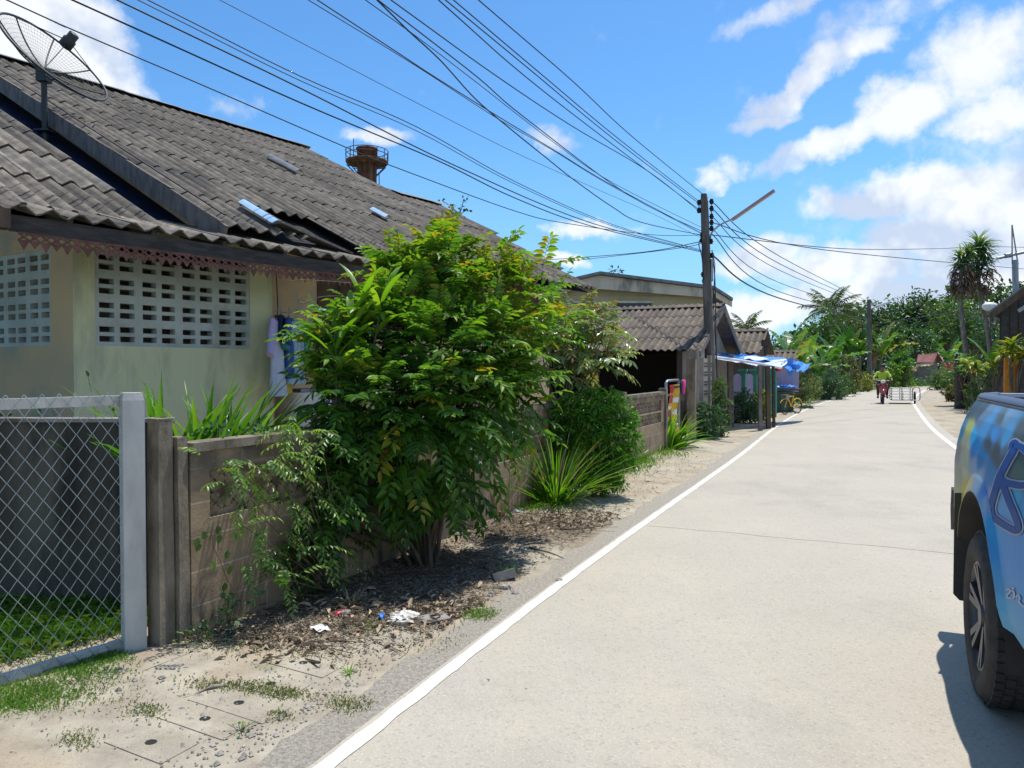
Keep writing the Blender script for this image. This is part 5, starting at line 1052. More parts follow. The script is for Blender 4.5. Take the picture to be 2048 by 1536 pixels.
mk('plank_fence', g, MT['grey_wood'], None, 'weathered grey plank fence behind the right hand stumps', 'fence')
for px, py, w, hh_, lab in ((1921, 817, .44, 1.72, 'thick dark timber gate post, the nearer to the road'), (1938, 812, .34, 1.68, 'second dark timber gate post, behind the thick one')):
    c = atZ(px, py); g = G(); rr = [];
    for z in (-.1, .5, 1.1, hh_):
        a = np.arange(9) / 9 * 6.283; rr.append(np.stack([c[0] + np.cos(a) * w / 2 * rs.uniform(.88, 1.05), c[1] + np.sin(a) * w / 2 * rs.uniform(.85, 1.05), np.full(9, z)], 1))
    g.loft(rr, smooth=False); mk('timber_gate_post', g, MT['dark_wood'], None, lab, 'post')
g = G(); c = atY(2030, 520, 34.); tp = atY(2026, 447, 34.); b = atY(2038, 640, 34.); g.tube([[b[0], 34, 0], [c[0], 34, c[2]]], .13, 8)
th = thing('antenna_mast', 'tall mast with a slanted cross bar above the wooden house', 'mast', [b[0], 34, 0]); mk('pole', g, MT['metal_grey'], th)
g = G(); q = atY(2024, 450, 34.)
for dx in (-.12, .14): g.tube([[c[0] + dx, 34, c[2] - .2], [q[0], 34, q[2]]], .03, 5)
g.tube([atY(2022, 510, 34.), atY(2010, 512, 34.)], .12, 6); mk('spike', g, MT['metal_grey'], th)
g = G(); g.tube([atY(1994, 517, 34.), atY(2060, 502, 34.)], .07, 6); mk('cross_bar', g, MT['metal_grey'], th)
g = G(); c = atY(1980, 613, 27); g.ball(c, (.28, .2, .16), 8, ax=(1, 0, 0)); th = thing('small_dish', 'small white dish at the low corner of the wooden house roof', 'satellite dish', c); mk('bowl', g, MT['white'], th); g = G(); g.tube([c, c + [.2, .3, -.7]], .03, 5); mk('arm', g, MT['metal_grey'], th)

# ------------------------------------------------------------------ awning, posts, painted fence, stall, bicycle, banner
th = thing('awning', 'sagging white and blue tarpaulin awning tied over the roadside yard', 'awning', [6.2, 19, 0])
def sheet(g, c00, c10, c11, c01, n=14, m=6, sag=.06, seed=1, amp=.02):
    rng = np.random.default_rng(seed); P = np.zeros((n, m, 3))
    for i, u in enumerate(np.linspace(0, 1, n)):
        for j, v in enumerate(np.linspace(0, 1, m)): P[i, j] = (np.array(c00) * (1 - u) + np.array(c10) * u) * (1 - v) + (np.array(c01) * (1 - u) + np.array(c11) * u) * v - Zv * sag * math.sin(math.pi * u) * math.sin(math.pi * v) + Zv * rng.normal() * amp
    g.grid(P); g.grid(P - Zv * .006)
g = G(); sheet(g, atY(1429, 717, 17.6), atY(1560, 737, 19.3), atY(1580, 721, 21.0), atY(1434, 708, 19.6), sag=.08, seed=2); mk('white_sheet', g, MT['tarp_white'], th)
g = G(); g.tube(smooth3([atY(1429, 714, 17.5), atY(1500, 724, 18.5), atY(1562, 736, 19.3)], 6), .035, 6); mk('rolled_edge', g, MT['tarp_white'], th)
g = G(); sheet(g, atY(1556, 732, 19.4), atY(1606, 744, 20.6), atY(1622, 728, 21.8), atY(1572, 720, 21.2), sag=.10, seed=3, amp=.03)
sheet(g, atY(1606, 744, 20.6), atY(1614, 738, 20.9), atY(1624, 724, 21.6), atY(1622, 728, 21.8), 6, 4, sag=0, seed=5); sheet(g, atY(1430, 712, 18.6), atY(1570, 726, 20.6), atY(1572, 716, 21.5), atY(1434, 705, 20.2), sag=.02, seed=8); mk('blue_sheet', g, MT['tarp_blue'], th)
g = G(); sheet(g, atY(1574, 716, 20.4), atY(1586, 716, 20.6), atY(1586, 758, 20.6), atY(1576, 752, 20.4), 5, 6, sag=0, seed=4); mk('hanging_strip', g, MT['tarp_blue'], th)
g = G(); g.ball(atY(1558, 738, 19.6), (.11, .09, .08), 6); g.ball(atY(1592, 733, 20.4), (.12, .1, .1), 6, mat=1); mk('bundle', g, [MT['red'], MT['tarp_blue']], th)
for i, (px, py, top, w, m, lab) in enumerate(((1462, 854, 708, .13, 'grey_wood', 'pale square timber post at the left end of the awning'), (1521, 862, 730, .085, 'grey_wood', 'thin pale post in front under the awning'), (1537, 858, 732, .10, 'brown_wood', 'reddish brown post, second of three close under the awning'), (1548, 856, 732, .06, 'dark_wood', 'thin dark pole, rightmost of three close under the awning'))):
    c = atZ(px, py); t_ = atY(px - 2, top, c[1]); g = G(); g.bar([c[0], c[1], -.1], [t_[0], c[1], t_[2]], w); mk('awning_post', g, MT[m], None, lab, 'post', 'posts carrying the awning')
c = atZ(1466, 858); d_ = atZ(1530, 858); g = G(); g.bar(c + Zv * .05, d_ + Zv * .05, .12, .14, (0, 0, 1)); mk('planter_kerb', g, MT['concrete'], None, 'low broken concrete kerb round the rounded roadside shrub', 'kerb')
th = thing('painted_fence', 'lilac board fence with scalloped panels and green pillars under the awning', 'fence', atZ(1500, 838))
def fence_panel(p0, p1, h, m='purple_wall'):
    g = G(); n = 8
    for k in range(n):
        a = p0 + (p1 - p0) * k / n; b = p0 + (p1 - p0) * (k + .94) / n; u = (k + .5) / n; hh2 = h * (.9 + .1 * math.sin(math.pi * u)); g.bar([*((a + b)[:2] / 2), 0], [*((a + b)[:2] / 2), hh2], np.linalg.norm(b - a), .03, unit(np.cross(b - a, Zv)))
    mk('board_panel', g, MT[m], th)
F0, F1, F2, F3 = [atZ(x, y) for x, y in ((1462, 842), (1485, 840), (1508, 838), (1536, 834))]
fence_panel(F0, F1, 1.35); fence_panel(F1, F2, 1.35)
for c, h in ((F1, 1.42), (F2, 1.42)):
    g = G(); g.box([c[0], c[1], h / 2], (.16, .16, h), rd); g.box([c[0], c[1], h + .03], (.26, .26, .07), rd); g.box([c[0], c[1], h - .06], (.2, .2, .05), rd); mk('pillar', g, MT['green_paint'], th)
for x in (1531, 1543, 1550): c = atZ(x, 834); g = G(); g.box([c[0], c[1], .75], (.09, .09, 1.5), rd); mk('pillar', g, MT['green_paint'], th)
Ys = 25.9; th = thing('roadside_stall', 'green stall cabinet with lilac back boards and a blue cloth on its ledge', 'stall', atY(1575, 825, Ys) * [1, 1, 0])
g = G(); a = atY(1549, 778, Ys + .5); b = atY(1598, 778, Ys + .5); g.box([(a[0] + b[0]) / 2, Ys + .55, 1.25], (b[0] - a[0], .08, 1.15)); mk('back_boards', g, MT['purple_wall'], th)
g = G(); a = atY(1547, 779, Ys); b = atY(1604, 777, Ys); g.box([(a[0] + b[0]) / 2, Ys + .1, a[2]], (b[0] - a[0], .7, .06)); mk('ledge', g, MT['brown_wood'], th)
g = G(); a2 = atY(1549, 779, Ys); b2 = atY(1584, 777, Ys); g.box([(a2[0] + b2[0]) / 2, Ys + .15, a[2] / 2 - .02], (b2[0] - a2[0], .5, a[2] - .08)); mk('cabinet', g, MT['dark_green_paint'], th)
g = crumple(atY(1572, 775, Ys + .05), (.38, .2, .10), 12, seed=3); mk('blue_cloth', g, MT['tarp_blue'], th)
g = G(); g.box(atY(1553, 757, Ys + .48), (.09, .04, .12)); mk('red_tag', g, MT['red'], th)
# bicycle
w0 = atZ(1570, 829); w1 = atZ(1594, 823); bd = unit([.842, .543, 0]); w1 = w0 + bd * .62; th = thing('bicycle', 'small yellow bicycle parked at the road edge before the stall', 'bicycle', (w0 + w1) / 2); wr = .245
def wheel3(c, r, ax, tr, spokes=12): 
    g = G(); c = c + Zv * r; u = unit(np.cross(ax, Zv)); g.tube([c + (u * math.cos(a) + Zv * math.sin(a)) * (r - tr) for a in np.linspace(0, 6.2832, 29)[:-1]], tr, 5, closed=True)
    s = G()
    for i in range(spokes): a = i / spokes * 6.283; s.tube([c, c + (u * math.cos(a) + Zv * math.sin(a)) * (r - tr)], .003, 3)
    return g, s
sx = np.cross(bd, Zv)
for c in (w0, w1):
    a_, s_ = wheel3(c, wr, sx, .018); wk = mk('wheel', a_, MT['black'], th); mk('spokes', s_, MT['metal_grey'], wk)
g = G(); cr = (w0 + w1) / 2 + Zv * (wr + .02); st = cr + bd * .12 + Zv * .34; hd_ = w0 + bd * .12 + Zv * (wr + .32)
for a_, b_ in ((cr, st), (st, hd_), (cr, hd_), (st - Zv * .1, w1 + Zv * wr), (cr, w1 + Zv * wr)): g.tube([a_, b_], .019, 6)
g.tube([hd_ + Zv * .08, hd_, w0 + Zv * wr], .017, 6); mk('frame', g, MT['yellow'], th)
g = G(); g.tube([hd_ + Zv * .1 - sx * .22 + bd * .05, hd_ + Zv * .14 - sx * .1, hd_ + Zv * .1, hd_ + Zv * .14 + sx * .1, hd_ + Zv * .1 + sx * .22 + bd * .05], .012, 5); mk('handlebar', g, MT['black'], th)
g = G(); g.ball(st + Zv * .05, (.11, .06, .03), 7, ax=bd); mk('saddle', g, MT['black'], th)
g = G(); g.box(hd_ + Zv * .02 - bd * .12, (.16, .2, .13), bd); mk('basket', g, MT['metal_grey'], th)
for c in (w0, w1): g = G(); g.tube([c + Zv * wr + (bd * math.cos(a) + Zv * math.sin(a)) * (wr + .025) for a in np.linspace(.1, 2.6, 9)], .016, 5); mk('mudguard', g, MT['yellow'], th)
# banner, its frame, the pink cloth and the plank gate
Yb = 14.7; th = thing('banner_frame', 'grey tube frame leaning at the wall end that carries the yellow banner', 'frame', atY(1345, 880, Yb) * [1, 1, 0])
f0 = atY(1332, 762, Yb - .35); f1 = atY(1358, 760, Yb + .55); g = G(); g.tube([[f0[0] + .02, f0[1], 0.0], f0 + [0, 0, -.04], f0 + (f1 - f0) * .1, f1 - (f1 - f0) * .1, f1 + [0, 0, -.04], [f1[0], f1[1], 0]], .028, 6); g.tube([f0 - Zv * .28, f1 - Zv * .28], .02, 5); mk('tubes', g, MT['metal_grey'], th)
u = f1 - f0; tl = f0 + u * .18 - Zv * .08; g = G(); bn_ = np.cross(unit(u), Zv)
def bq(g, x0, x1, z0, z1, m, o=.0):
    P = []
    for x in np.linspace(x0, x1, 5): P.append([tl + u * .74 * x - Zv * z + bn_ * (.03 * math.sin(z * 6 + 1) + .05 * z * .3 + .012 * math.sin(x * 9) + o) for z in np.linspace(z0, z1, 8)])
    g.grid(np.array(P), m); g.grid(np.array(P) - bn_ * .001, m)
bq(g, 0, 1, 0, 1.0, 0); b_ = thing('yellow_banner', 'yellow vinyl banner with red and white blocks hanging from the tube frame', 'banner', tl); mk('vinyl', g, MT['yellow'], b_)
for z0, z1, x0, x1, m in ((0, .16, 0, .32, 'red'), (.03, .07, .36, 1, 'navy'), (.20, .36, .0, .28, 'red'), (.26, .36, .42, .95, 'paper'), (.42, .47, .0, .28, 'paper'), (.50, .62, .0, .28, 'red'), (.50, .62, .42, .95, 'paper'), (.70, .78, 0, 1, 'trousers'), (.79, .81, 0, 1, 'paper')):
    g = G(); bq(g, x0, x1, z0, z1, 0, .004); mk('colour_block', g, MT[m], b_)
g = G(); c = atY(1367, 768, Yb + .1); g.loft([c + Zv * z + np.outer(np.cos(np.arange(12) / 12 * 6.283) * r, unit(u)) + np.outer(np.sin(np.arange(12) / 12 * 6.283) * r * .4, bn_) for z, r in ((.09, .05), (.07, .10), (-.05, .09), (-.16, .07), (-.2, .04))]); mk('pink_cloth', g, MT['pink'], None, 'bright pink cloth hung over the plank gate beside the banner', 'cloth')
g = G(); g.loft([c - unit(u) * .17 + Zv * z + np.outer(np.cos(np.arange(10) / 10 * 6.283) * r, unit(u)) + np.outer(np.sin(np.arange(10) / 10 * 6.283) * r * .4, bn_) for z, r in ((.07, .05), (.05, .08), (-.12, .07), (-.2, .04))]); mk('dark_cloth', g, MT['navy'], None, 'dark cloth hung between the banner and the pink cloth', 'cloth')
g = G(); a = atZ(1347, 884); b = atZ(1374, 878); 
for k in range(6): q = a + (b - a) * k / 5; g.bar([q[0], q[1], 0.05], [q[0], q[1], 1.05 + .03 * (k % 2)], .15, .03, np.cross(unit(b - a), Zv))
g.bar(a + Zv * .3, b + Zv * .3, .05, .06); g.bar(a + Zv * .85, b + Zv * .85, .05, .06); mk('plank_gate', g, MT['brown_wood'], None, 'brown plank gate between the tube frame and the dark pillar', 'gate')

# ------------------------------------------------------------------ utility poles and wires
Yp = 17.0; pb = atY(1425, 868, Yp) * [1, 1, 0]; pt = atY(1408, 388, Yp)
th = thing('utility_pole', 'tall weathered concrete pole with wires and street lamp beside the awning', 'utility pole', pb)
g = G(); rr = []
for k, w in ((-.02, .125), (.0, .125), (.5, .11), (.97, .09), (1, .07)):
    c = pb + (pt - pb) * k; rr.append([c + rd * w * i + rl * w * .85 * j for i, j in ((-1, -.6), (-.6, -1), (.6, -1), (1, -.6), (1, .6), (.6, 1), (-.6, 1), (-1, .6))])
g.loft(rr, smooth=False); mk('pole', g, MT['pole'], th)
def pp(py): k = (868 - py) / (868 - 388); return pb + (pt - pb) * k
g = G()
def insul(px, py): gi_ = G(); q = atY(px, py, Yp); gi_.tube([q - Zv * .055, q + Zv * .055], .04, 8); gi_.tube([q - Zv * .012, q + Zv * .012], .055, 8); mk('insulator', gi_, MT['interior'], th)
for px, ys in ((1398, (405, 421)), (1423, (403, 417, 433, 445, 457))):
    g.tube([atY(px, ys[0] - 5, Yp), atY(px, ys[-1] + 5, Yp)], .015, 5); s_ = -1 if px < 1410 else 1
    for y in (ys[0] - 2, ys[-1] + 2): g.tube([atY(px, y, Yp), pp(y)], .012, 4)
    for y in ys: insul(px, y)
for px, y in ((1406, 549), (1408, 562), (1422, 483), (1404, 470), (1424, 511), (1404, 481)): insul(px, y); g.tube([atY(px, y, Yp), pp(y)], .015, 4)
mk('rack', g, MT['metal_grey'], th)
g = G(); g.tube(smooth3([atY(1421, 478, Yp), atY(1423, 466, Yp), atY(1440, 450, Yp - .1), atY(1463, 439, Yp - .2)], 4), .02, 6); arm = mk('lamp_arm', g, MT['metal_grey'], th)
g = G(); a = atY(1464, 440, Yp - .2); b = atY(1549, 381, Yp - .6); g.bar(a, b, .11, .055, (0, 0, 1)); mk('lamp_housing', g, MT['lamp_cover'], arm); g = G(); g.tube([a - Zv * .04 + (b - a) * .06, b - Zv * .04 - (b - a) * .06], .018, 6); mk('tube', g, MT['white'], arm)
g = G(); g.tube(smooth3([pp(500) + [.12, -.05, 0], pp(560) + [.16, -.06, 0], pp(700) + [.13, -.08, 0], pp(868) + [.14, -.06, 0]], 5), .014, 5); g.tube(smooth3([pp(478) - [.13, .05, 0], pp(490) - [.17, .05, 0], pp(515) - [.11, .05, 0], pp(560) - [.1, .08, 0]], 4), .012, 5); g.tube(smooth3([atY(1424, 511, Yp), atY(1430, 530, Yp), atY(1427, 600, Yp), pp(690) + [.14, 0, 0]], 5), .008, 4); mk('cable_run', g, MT['wire'], th)
g = G(); c = pp(540) + [.1, -.06, 0]; g.box(c, (.05, .06, .5)); mk('guard_strip', g, MT['metal_grey'], th)
# far pole with lamp
Yf = 52.; fb = atY(1740, 779, Yf) * [1, 1, 0]; ft = atY(1738, 599, Yf); th = thing('utility_pole', 'distant dark pole with a slanted tube lamp by the bend', 'utility pole', fb)
g = G(); g.tube([fb - Zv * .1, (fb + ft) / 2, ft], [.19, .16, .13], 8, smooth=False); mk('pole', g, MT['pole'], th)
g = G(); g.tube([atY(1742, 618, Yf), atY(1753, 612, Yf)], .04, 5); arm = mk('lamp_arm', g, MT['metal_grey'], th); g = G(); g.bar(atY(1752, 613, Yf), atY(1779, 604, Yf), .2, .12); mk('lamp_housing', g, MT['white'], arm)
def wire(pts, Y0, Z1, r, label, group, Yend=None, ext=1.6):
    """pts: photo way points from the pole outwards; the wire hangs in the vertical plane through its two ends"""
    a = atY(*pts[0], Y0); z = pts[-1]
    b = atZ(*z, Z1) if Yend is None else atY(*z, Yend)
    h = unit((b - a) * [1, 1, 0]); n = np.array([h[1], -h[0], 0]); P = [a] + [onplane(x, y, a, n) for x, y in pts[1:-1]] + [b]
    if ext: P.append(b + (P[-1] - P[-2]) / np.linalg.norm(P[-1] - P[-2]) * ext * 3)
    g = G(); g.tube(smooth3(P, 6), r, 5, cap=False); mk('power_line', g, MT['wire'], None, label, 'power line', group)
GN = 'overhead wires running from the concrete pole over the camera'
RW = [([(1405, 388), (1264, 273), (1147, 164), (957, 0)], 5.35, .009, 'rightmost overhead wire, alone where it leaves the top of the photo'),
      ([(1398, 403), (1240, 280), (1069, 137), (907, 0)], 5.3, .009, 'second overhead wire from the right along the top of the photo'),
      ([(1398, 407), (1230, 280), (1057, 137), (891, 0)], 5.3, .009, 'third overhead wire from the right, close beside the second and fourth'),
      ([(1398, 419), (1220, 285), (1047, 150), (877, 0)], 5.25, .009, 'fourth overhead wire from the right, leftmost of the three close together'),
      ([(1398, 422), (1300, 345), (1147, 254), (990, 150), (782, 0)], 5.15, .009, 'overhead wire midway between the close trio and the twisted drop wire'),
      ([(1403, 462), (1264, 394), (1053, 238), (952, 152), (756, 0)], 5.0, .009, 'straight overhead wire meeting the twisted drop wire at the photo top'),
      ([(1403, 470), (1284, 445), (1225, 414), (1147, 359), (1088, 312), (1026, 262), (952, 199), (881, 121), (815, 60), (754, 0)], 5.0, .010, 'twisted loose drop wire weaving below the straight overhead wires'),
      ([(1403, 455), (1230, 368), (1108, 285), (952, 164), (834, 74), (731, 0)], 5.0, .006, 'thin pale overhead wire just left of the twisted drop wire'),
      ([(1403, 466), (1225, 371), (1108, 300), (998, 234), (873, 156), (795, 105), (635, 0)], 4.9, .008, 'overhead wire, right one of the pair left of the twisted wire'),
      ([(1403, 468), (1225, 373), (1108, 302), (990, 234), (834, 133), (617, 0)], 4.9, .006, 'overhead wire, left one of the pair left of the twisted wire'),
      ([(1403, 476), (1300, 425), (1186, 375), (1030, 305), (873, 226), (600, 84), (440, 0)], 4.8, .0045, 'faintest overhead wire, alone over the middle of the roof sky'),
      ([(1403, 500), (1225, 449), (1030, 363), (834, 254), (600, 152), (296, 0)], 4.6, .007, 'overhead wire, right one of the close pair high over the tile roof'),
      ([(1403, 500), (1225, 452), (1030, 368), (834, 262), (600, 161), (276, 0)], 4.6, .006, 'overhead wire, left one of the close pair high over the tile roof'),
      ([(1403, 502), (1186, 447), (912, 332), (600, 176), (235, 0)], 4.5, .010, 'thick overhead wire just above the chimney'),
      ([(1403, 504), (1186, 453), (1030, 396), (873, 320), (600, 205), (145, 0)], 4.4, .010, 'thick overhead wire that passes right over the chimney top'),
      ([(1403, 470), (1310, 470), (1135, 447), (1030, 422), (795, 336), (700, 298), (400, 168), (126, 51), (10, -2)], 4.3, .008, 'lowest overhead wire, crossing the satellite dish sky and the chimney')]
for p, z, r, lab in RW: wire(p, Yp, z, r * .78, lab, GN)
GF = 'wires running from the concrete pole on towards the bend'
far = [((1424, 403), (1560, 513), 604, .012, 'topmost far wire'), ((1424, 417), (1560, 528), 608, .012, 'second far wire'), ((1424, 433), (1560, 541), 613, .010, 'third far wire'), ((1424, 457), (1560, 566), 620, .010, 'fourth far wire'), ((1424, 468), (1560, 584), 628, .012, 'fifth far wire'), ((1425, 511), (1560, 597), 640, .020, 'thick lowest far wire')]
for i, (a, b, ye, r, lab) in enumerate(far):
    A_ = atY(*a, Yp); B_ = atY(1738, ye, Yf); h = unit((B_ - A_) * [1, 1, 0]); g = G()
    g.tube(smooth3([A_, onplane(*b, A_, [h[1], -h[0], 0]), B_], 10), r, 5, cap=False); mk('power_line', g, MT['wire'], None, lab + ' running from the concrete pole down to the distant pole', 'power line', GF)
for a, b, c, ya, yb, r, lab in (((1424, 470), (1700, 498), (1890, 497), Yp, 38, .012, 'thin wire sagging right from the concrete pole to the twin crowned palm'), ((1424, 445), (1650, 500), (2050, 538), Yp, 36, .012, 'thin wire crossing the clouds from the pole to the right edge'),
        ((1402, 483), (1280, 505), (1090, 520), Yp, 26, .010, 'short service wire from the pole to the white gabled house'), ((1402, 487), (1330, 500), (1100, 527), Yp, 26, .008, 'lower service wire from the pole to the white gabled house'), ((1745, 650), (1900, 625), (2050, 606), Yf, 30, .02, 'dark wire from the distant pole across the trees to the right'), ((1745, 658), (1900, 640), (2050, 622), Yf, 30, .016, 'second dark wire from the distant pole across the trees'),
        ((1890, 497), (1960, 493), (2060, 495), 38, 34, .012, 'thin wire between the twin crowned palm and the right edge')):
    A_ = atY(*a, ya); B_ = atY(*c, yb); h = unit((B_ - A_) * [1, 1, 0]); P = [A_, onplane(*b, A_, [h[1], -h[0], 0]), B_]; g = G(); g.tube(smooth3(P, 8), r, 5, cap=False); mk('power_line', g, MT['wire'], None, lab, 'power line')

# ------------------------------------------------------------------ vegetation beyond the yard
def ctree(name, label, px, py_top, Yv, wpx, lm, n, ls, seed, base_py=None, cat='tree', group=None, lob=5, asp=.5, hfrac=.7, low=False):
    """tree placed by its crown top in the photo at depth Yv"""
    rng = np.random.default_rng(seed); tp = atY(px, py_top, Yv); h = tp[2]; w = wpx / 1500 * Yv; L = []
    L.append((0, 0, h - h * hfrac * .35, w * .32, w * .3, h * hfrac * .34))
    for k in range(lob): a = k / lob * 6.283 + rng.uniform(-.4, .4); q = rng.uniform(.5, .95); L.append((math.cos(a) * w * .3, math.sin(a) * w * .25, h * (1 - hfrac) + h * hfrac * rng.uniform(.2, .62), w * rng.uniform(.18, .3), w * .25, h * hfrac * rng.uniform(.2, .3)))
    if low: L += [(math.cos(a) * w * .3, math.sin(a) * w * .2, h * .22, w * .25, w * .22, h * .24) for a in (.3, 1.9, 3.3, 4.9)]
    return tree(name, label, [tp[0], Yv, 0], h, L, lm, n, ls, max(.03, h * .022), seed, group, cat, asp=asp)
BG = 'trees beyond the bend'
for i, (px, py, Yv, w, lm, n, ls, lab) in enumerate((
    (1650, 612, 62, 110, 'mid', 1700, .34, 'greyish bushy tree below the tall coconut palm'), (1690, 625, 70, 80, 'rust_leaf', 1200, .34, 'olive tree between the coconut palm and the distant pole'),
    (1760, 596, 80, 80, 'dark', 1500, .42, 'dark tree just right of the distant pole'), (1812, 572, 95, 95, 'dark', 1500, .45, 'open topped dark tree, the highest at the centre of the tree line'),
    (1850, 576, 92, 90, 'dark', 1700, .45, 'dark tree between the open topped tree and the twin crowned palm'), (1895, 578, 84, 110, 'mid', 2300, .40, 'wide bright green tree behind the twin crowned palm trunks'),
    (1950, 592, 70, 110, 'mid', 2200, .36, 'bright green tree right of the palm trunks'), (1985, 600, 60, 90, 'bluegreen', 1400, .32, 'blue green tree behind the corner of the wooden house'), (2040, 590, 80, 90, 'dark', 1200, .4, 'dark tree above the wooden house roof'),
    (1830, 640, 74, 90, 'bluegreen', 1500, .34, 'blue green tree above the red roofed hut'), (1780, 640, 66, 80, 'mid', 1500, .32, 'green tree beside the distant lamp'), (1725, 640, 60, 60, 'rust_leaf', 1100, .30, 'brownish tree left of the distant pole'),
    (1232, 533, 46, 70, 'dark', 1200, .26, 'tree top above the white gable'), (1905, 412 + 190, 100, 140, 'mid', 1500, .45, 'far green tree filling the gap behind the palm'))):
    ctree('broadleaf_tree', lab, px, py, Yv, w, lm, n, ls, 100 + i, group=BG)
for i, (px, py, Yv, w, lm, n, ls, lab) in enumerate((
    (1606, 735, 33, 46, 'variegated', 1500, .10, 'pale variegated shrub beside the stall'), (1628, 745, 35, 40, 'variegated', 900, .10, 'second pale shrub right of the variegated one'), (1662, 732, 36, 76, 'bluegreen', 2600, .12, 'large rounded green shrub at the road edge'), (1690, 748, 40, 50, 'mid', 1100, .12, 'green shrub right of the large rounded one'),
    (1700, 705, 44, 56, 'rust_leaf', 1300, .20, 'tall brownish yellow croton shrub left of the distant pole'), (1728, 740, 48, 40, 'croton', 600, .16, 'yellow leaved shrub at the foot of the distant pole'), (1640, 700, 44, 60, 'bluegreen', 1200, .18, 'leafy shrub behind the rounded shrubs'),
    (1780, 722, 58, 46, 'legume', 900, .2, 'flat topped light green shrub behind the rider'), (1800, 700, 60, 70, 'legume', 1500, .22, 'light green tree left of the red roofed hut'), (1812, 752, 64, 100, 'bluegreen', 1700, .16, 'low ground hugging shrub at the far road edge'), (1775, 760, 63, 50, 'mid', 600, .16, 'low shrub right behind the sidecar'), (1848, 758, 66, 60, 'bluegreen', 800, .16, 'low shrub before the hut wall'),
    (1885, 738, 52, 60, 'mid', 1500, .16, 'bright green shrub left of the gate posts'), (1905, 730, 46, 50, 'mid', 1200, .14, 'green shrub touching the gate posts'), (1900, 715, 58, 70, 'bluegreen', 1300, .2, 'shrub under the twin crowned palm'),
    (1720, 755, 50, 34, 'croton', 500, .14, 'small yellow flowered shrub at the road edge'), (1903, 770, 34, 26, 'rust_leaf', 500, .12, 'olive tuft of shrub at the left gate post foot'), (1655, 770, 37, 60, 'dark', 1200, .12, 'dark lower shrub under the large rounded one'))):
    ctree('shrub', lab, px, py, Yv, w, lm, n, ls, 200 + i, cat='shrub', group='shrubs along the road to the bend', low=True, hfrac=.85)
rng = np.random.default_rng(77)
ctree('rounded_shrub', 'rounded glossy roadside shrub inside the concrete kerb', 1490, 772, 20.2, 72, 'bluegreen', 2600, .085, 301, cat='shrub', low=True, hfrac=.9, lob=6)
ctree('yellow_shrub', 'thin yellow leaved shrub behind the awning posts', 1524, 765, 21.2, 34, 'croton', 500, .10, 302, cat='shrub', low=True, hfrac=.8)
ctree('climbing_shrub', 'leafy shrub with small white flowers in front of the concrete pole foot', 1412, 800, 15.6, 66, 'bluegreen', 1900, .085, 303, cat='shrub', low=True, hfrac=.9)
ctree('climbing_shrub', 'taller thin shrub climbing beside the concrete pole', 1440, 735, 16.2, 40, 'mid', 1100, .085, 304, cat='shrub', low=True, hfrac=.85)
ctree('pot_plant', 'small green plant at the road edge right of the bicycle', 1612, 812, 28., 30, 'bluegreen', 420, .08, 305, cat='plant', low=True, hfrac=.9)

def banana(name, label, base, h, nl, L, w, seed, group='banana plants', tint=.5, stem=True):
    rng = np.random.default_rng(seed); base = np.array(base, float); th = thing(name, label, 'banana plant', base, group); g = G(); gs = G(); gd = G()
    for j in range(1 + (seed % 2)):
        b = base + np.array([rng.uniform(-.4, .4) * j * 2, rng.uniform(-.3, .3), 0]); hh = h * (1 - .2 * j) * .52; top = b + [rng.uniform(-.15, .15), 0, hh]
        gs.tube([b, (b + top) / 2, top], [.14, .12, .07], 8)
        for k in range(nl):
            a = k * 2.4 + rng.uniform(-.4, .4); e = 1.45 - k / nl * 1.0; d = np.array([math.cos(a) * math.cos(e), math.sin(a) * math.cos(e), math.sin(e)])
            if k == nl - 1: blade(gd, rng, top, [d[0], d[1], .1], L * .7, w * .5, 1.2, 6, .1, 0, .5, shape=1, tatter=.2); continue
            blade(g, rng, top, d, L * rng.uniform(.8, 1.1), w * rng.uniform(.8, 1.1), .28 + .25 * k / nl, 12, .12, 0, float(np.clip(tint + rng.uniform(-.3, .4), 0, 1)), shape=1, tatter=.35 if k > 1 else .08)
    mk('stem', gs, MT['banana_stem'], th); mk('leaves', g, LG['banana'], th); mk('dead_leaf', gd, MT['dead_leaf'], th); return th
for i, (px, py, Yv, L, lab, tn) in enumerate(((1572, 604, 31, 2.0, 'nearest banana plant, its tall new leaf standing against the cloud', .7), (1592, 645, 34, 1.8, 'banana plant right of the nearest one, glossy yellow green', .8), (1556, 672, 30, 1.3, 'low banana plant over the lean to roof', .6), (1622, 655, 42, 2.2, 'banana plant behind the pale shrubs', .5), (1698, 596, 60, 2.6, 'banana plant with dark upright leaves left of the distant pole', .3),
        (1718, 604, 58, 2.6, 'banana plant touching the distant pole', .5), (1757, 620, 57, 2.6, 'bright banana plant just right of the distant pole', .85), (1662, 655, 50, 2.4, 'banana plant over the large rounded shrub', .5), (1865, 650, 76, 2.6, 'banana plant over the hut with pale torn leaves', .4), (1815, 668, 76, 2.4, 'banana plant left above the hut', .5), (1900, 660, 60, 2.4, 'banana plant behind the palm trunks', .5), (1985, 655, 28, 1.8, 'banana plant before the wooden house wall', .6), (1645, 690, 40, 2.2, 'banana plant with wide flat leaves beside the rounded shrub', .5), (1790, 690, 60, 2.2, 'short banana plant above the rider', .45))):
    tp = atY(px, py, Yv); banana('banana_plant', lab, [tp[0], Yv, 0], tp[2] * .8 if L < tp[2] else tp[2] * .8, 7, min(L, tp[2] * .62), .55 * L / 2, 400 + i, tint=tn)
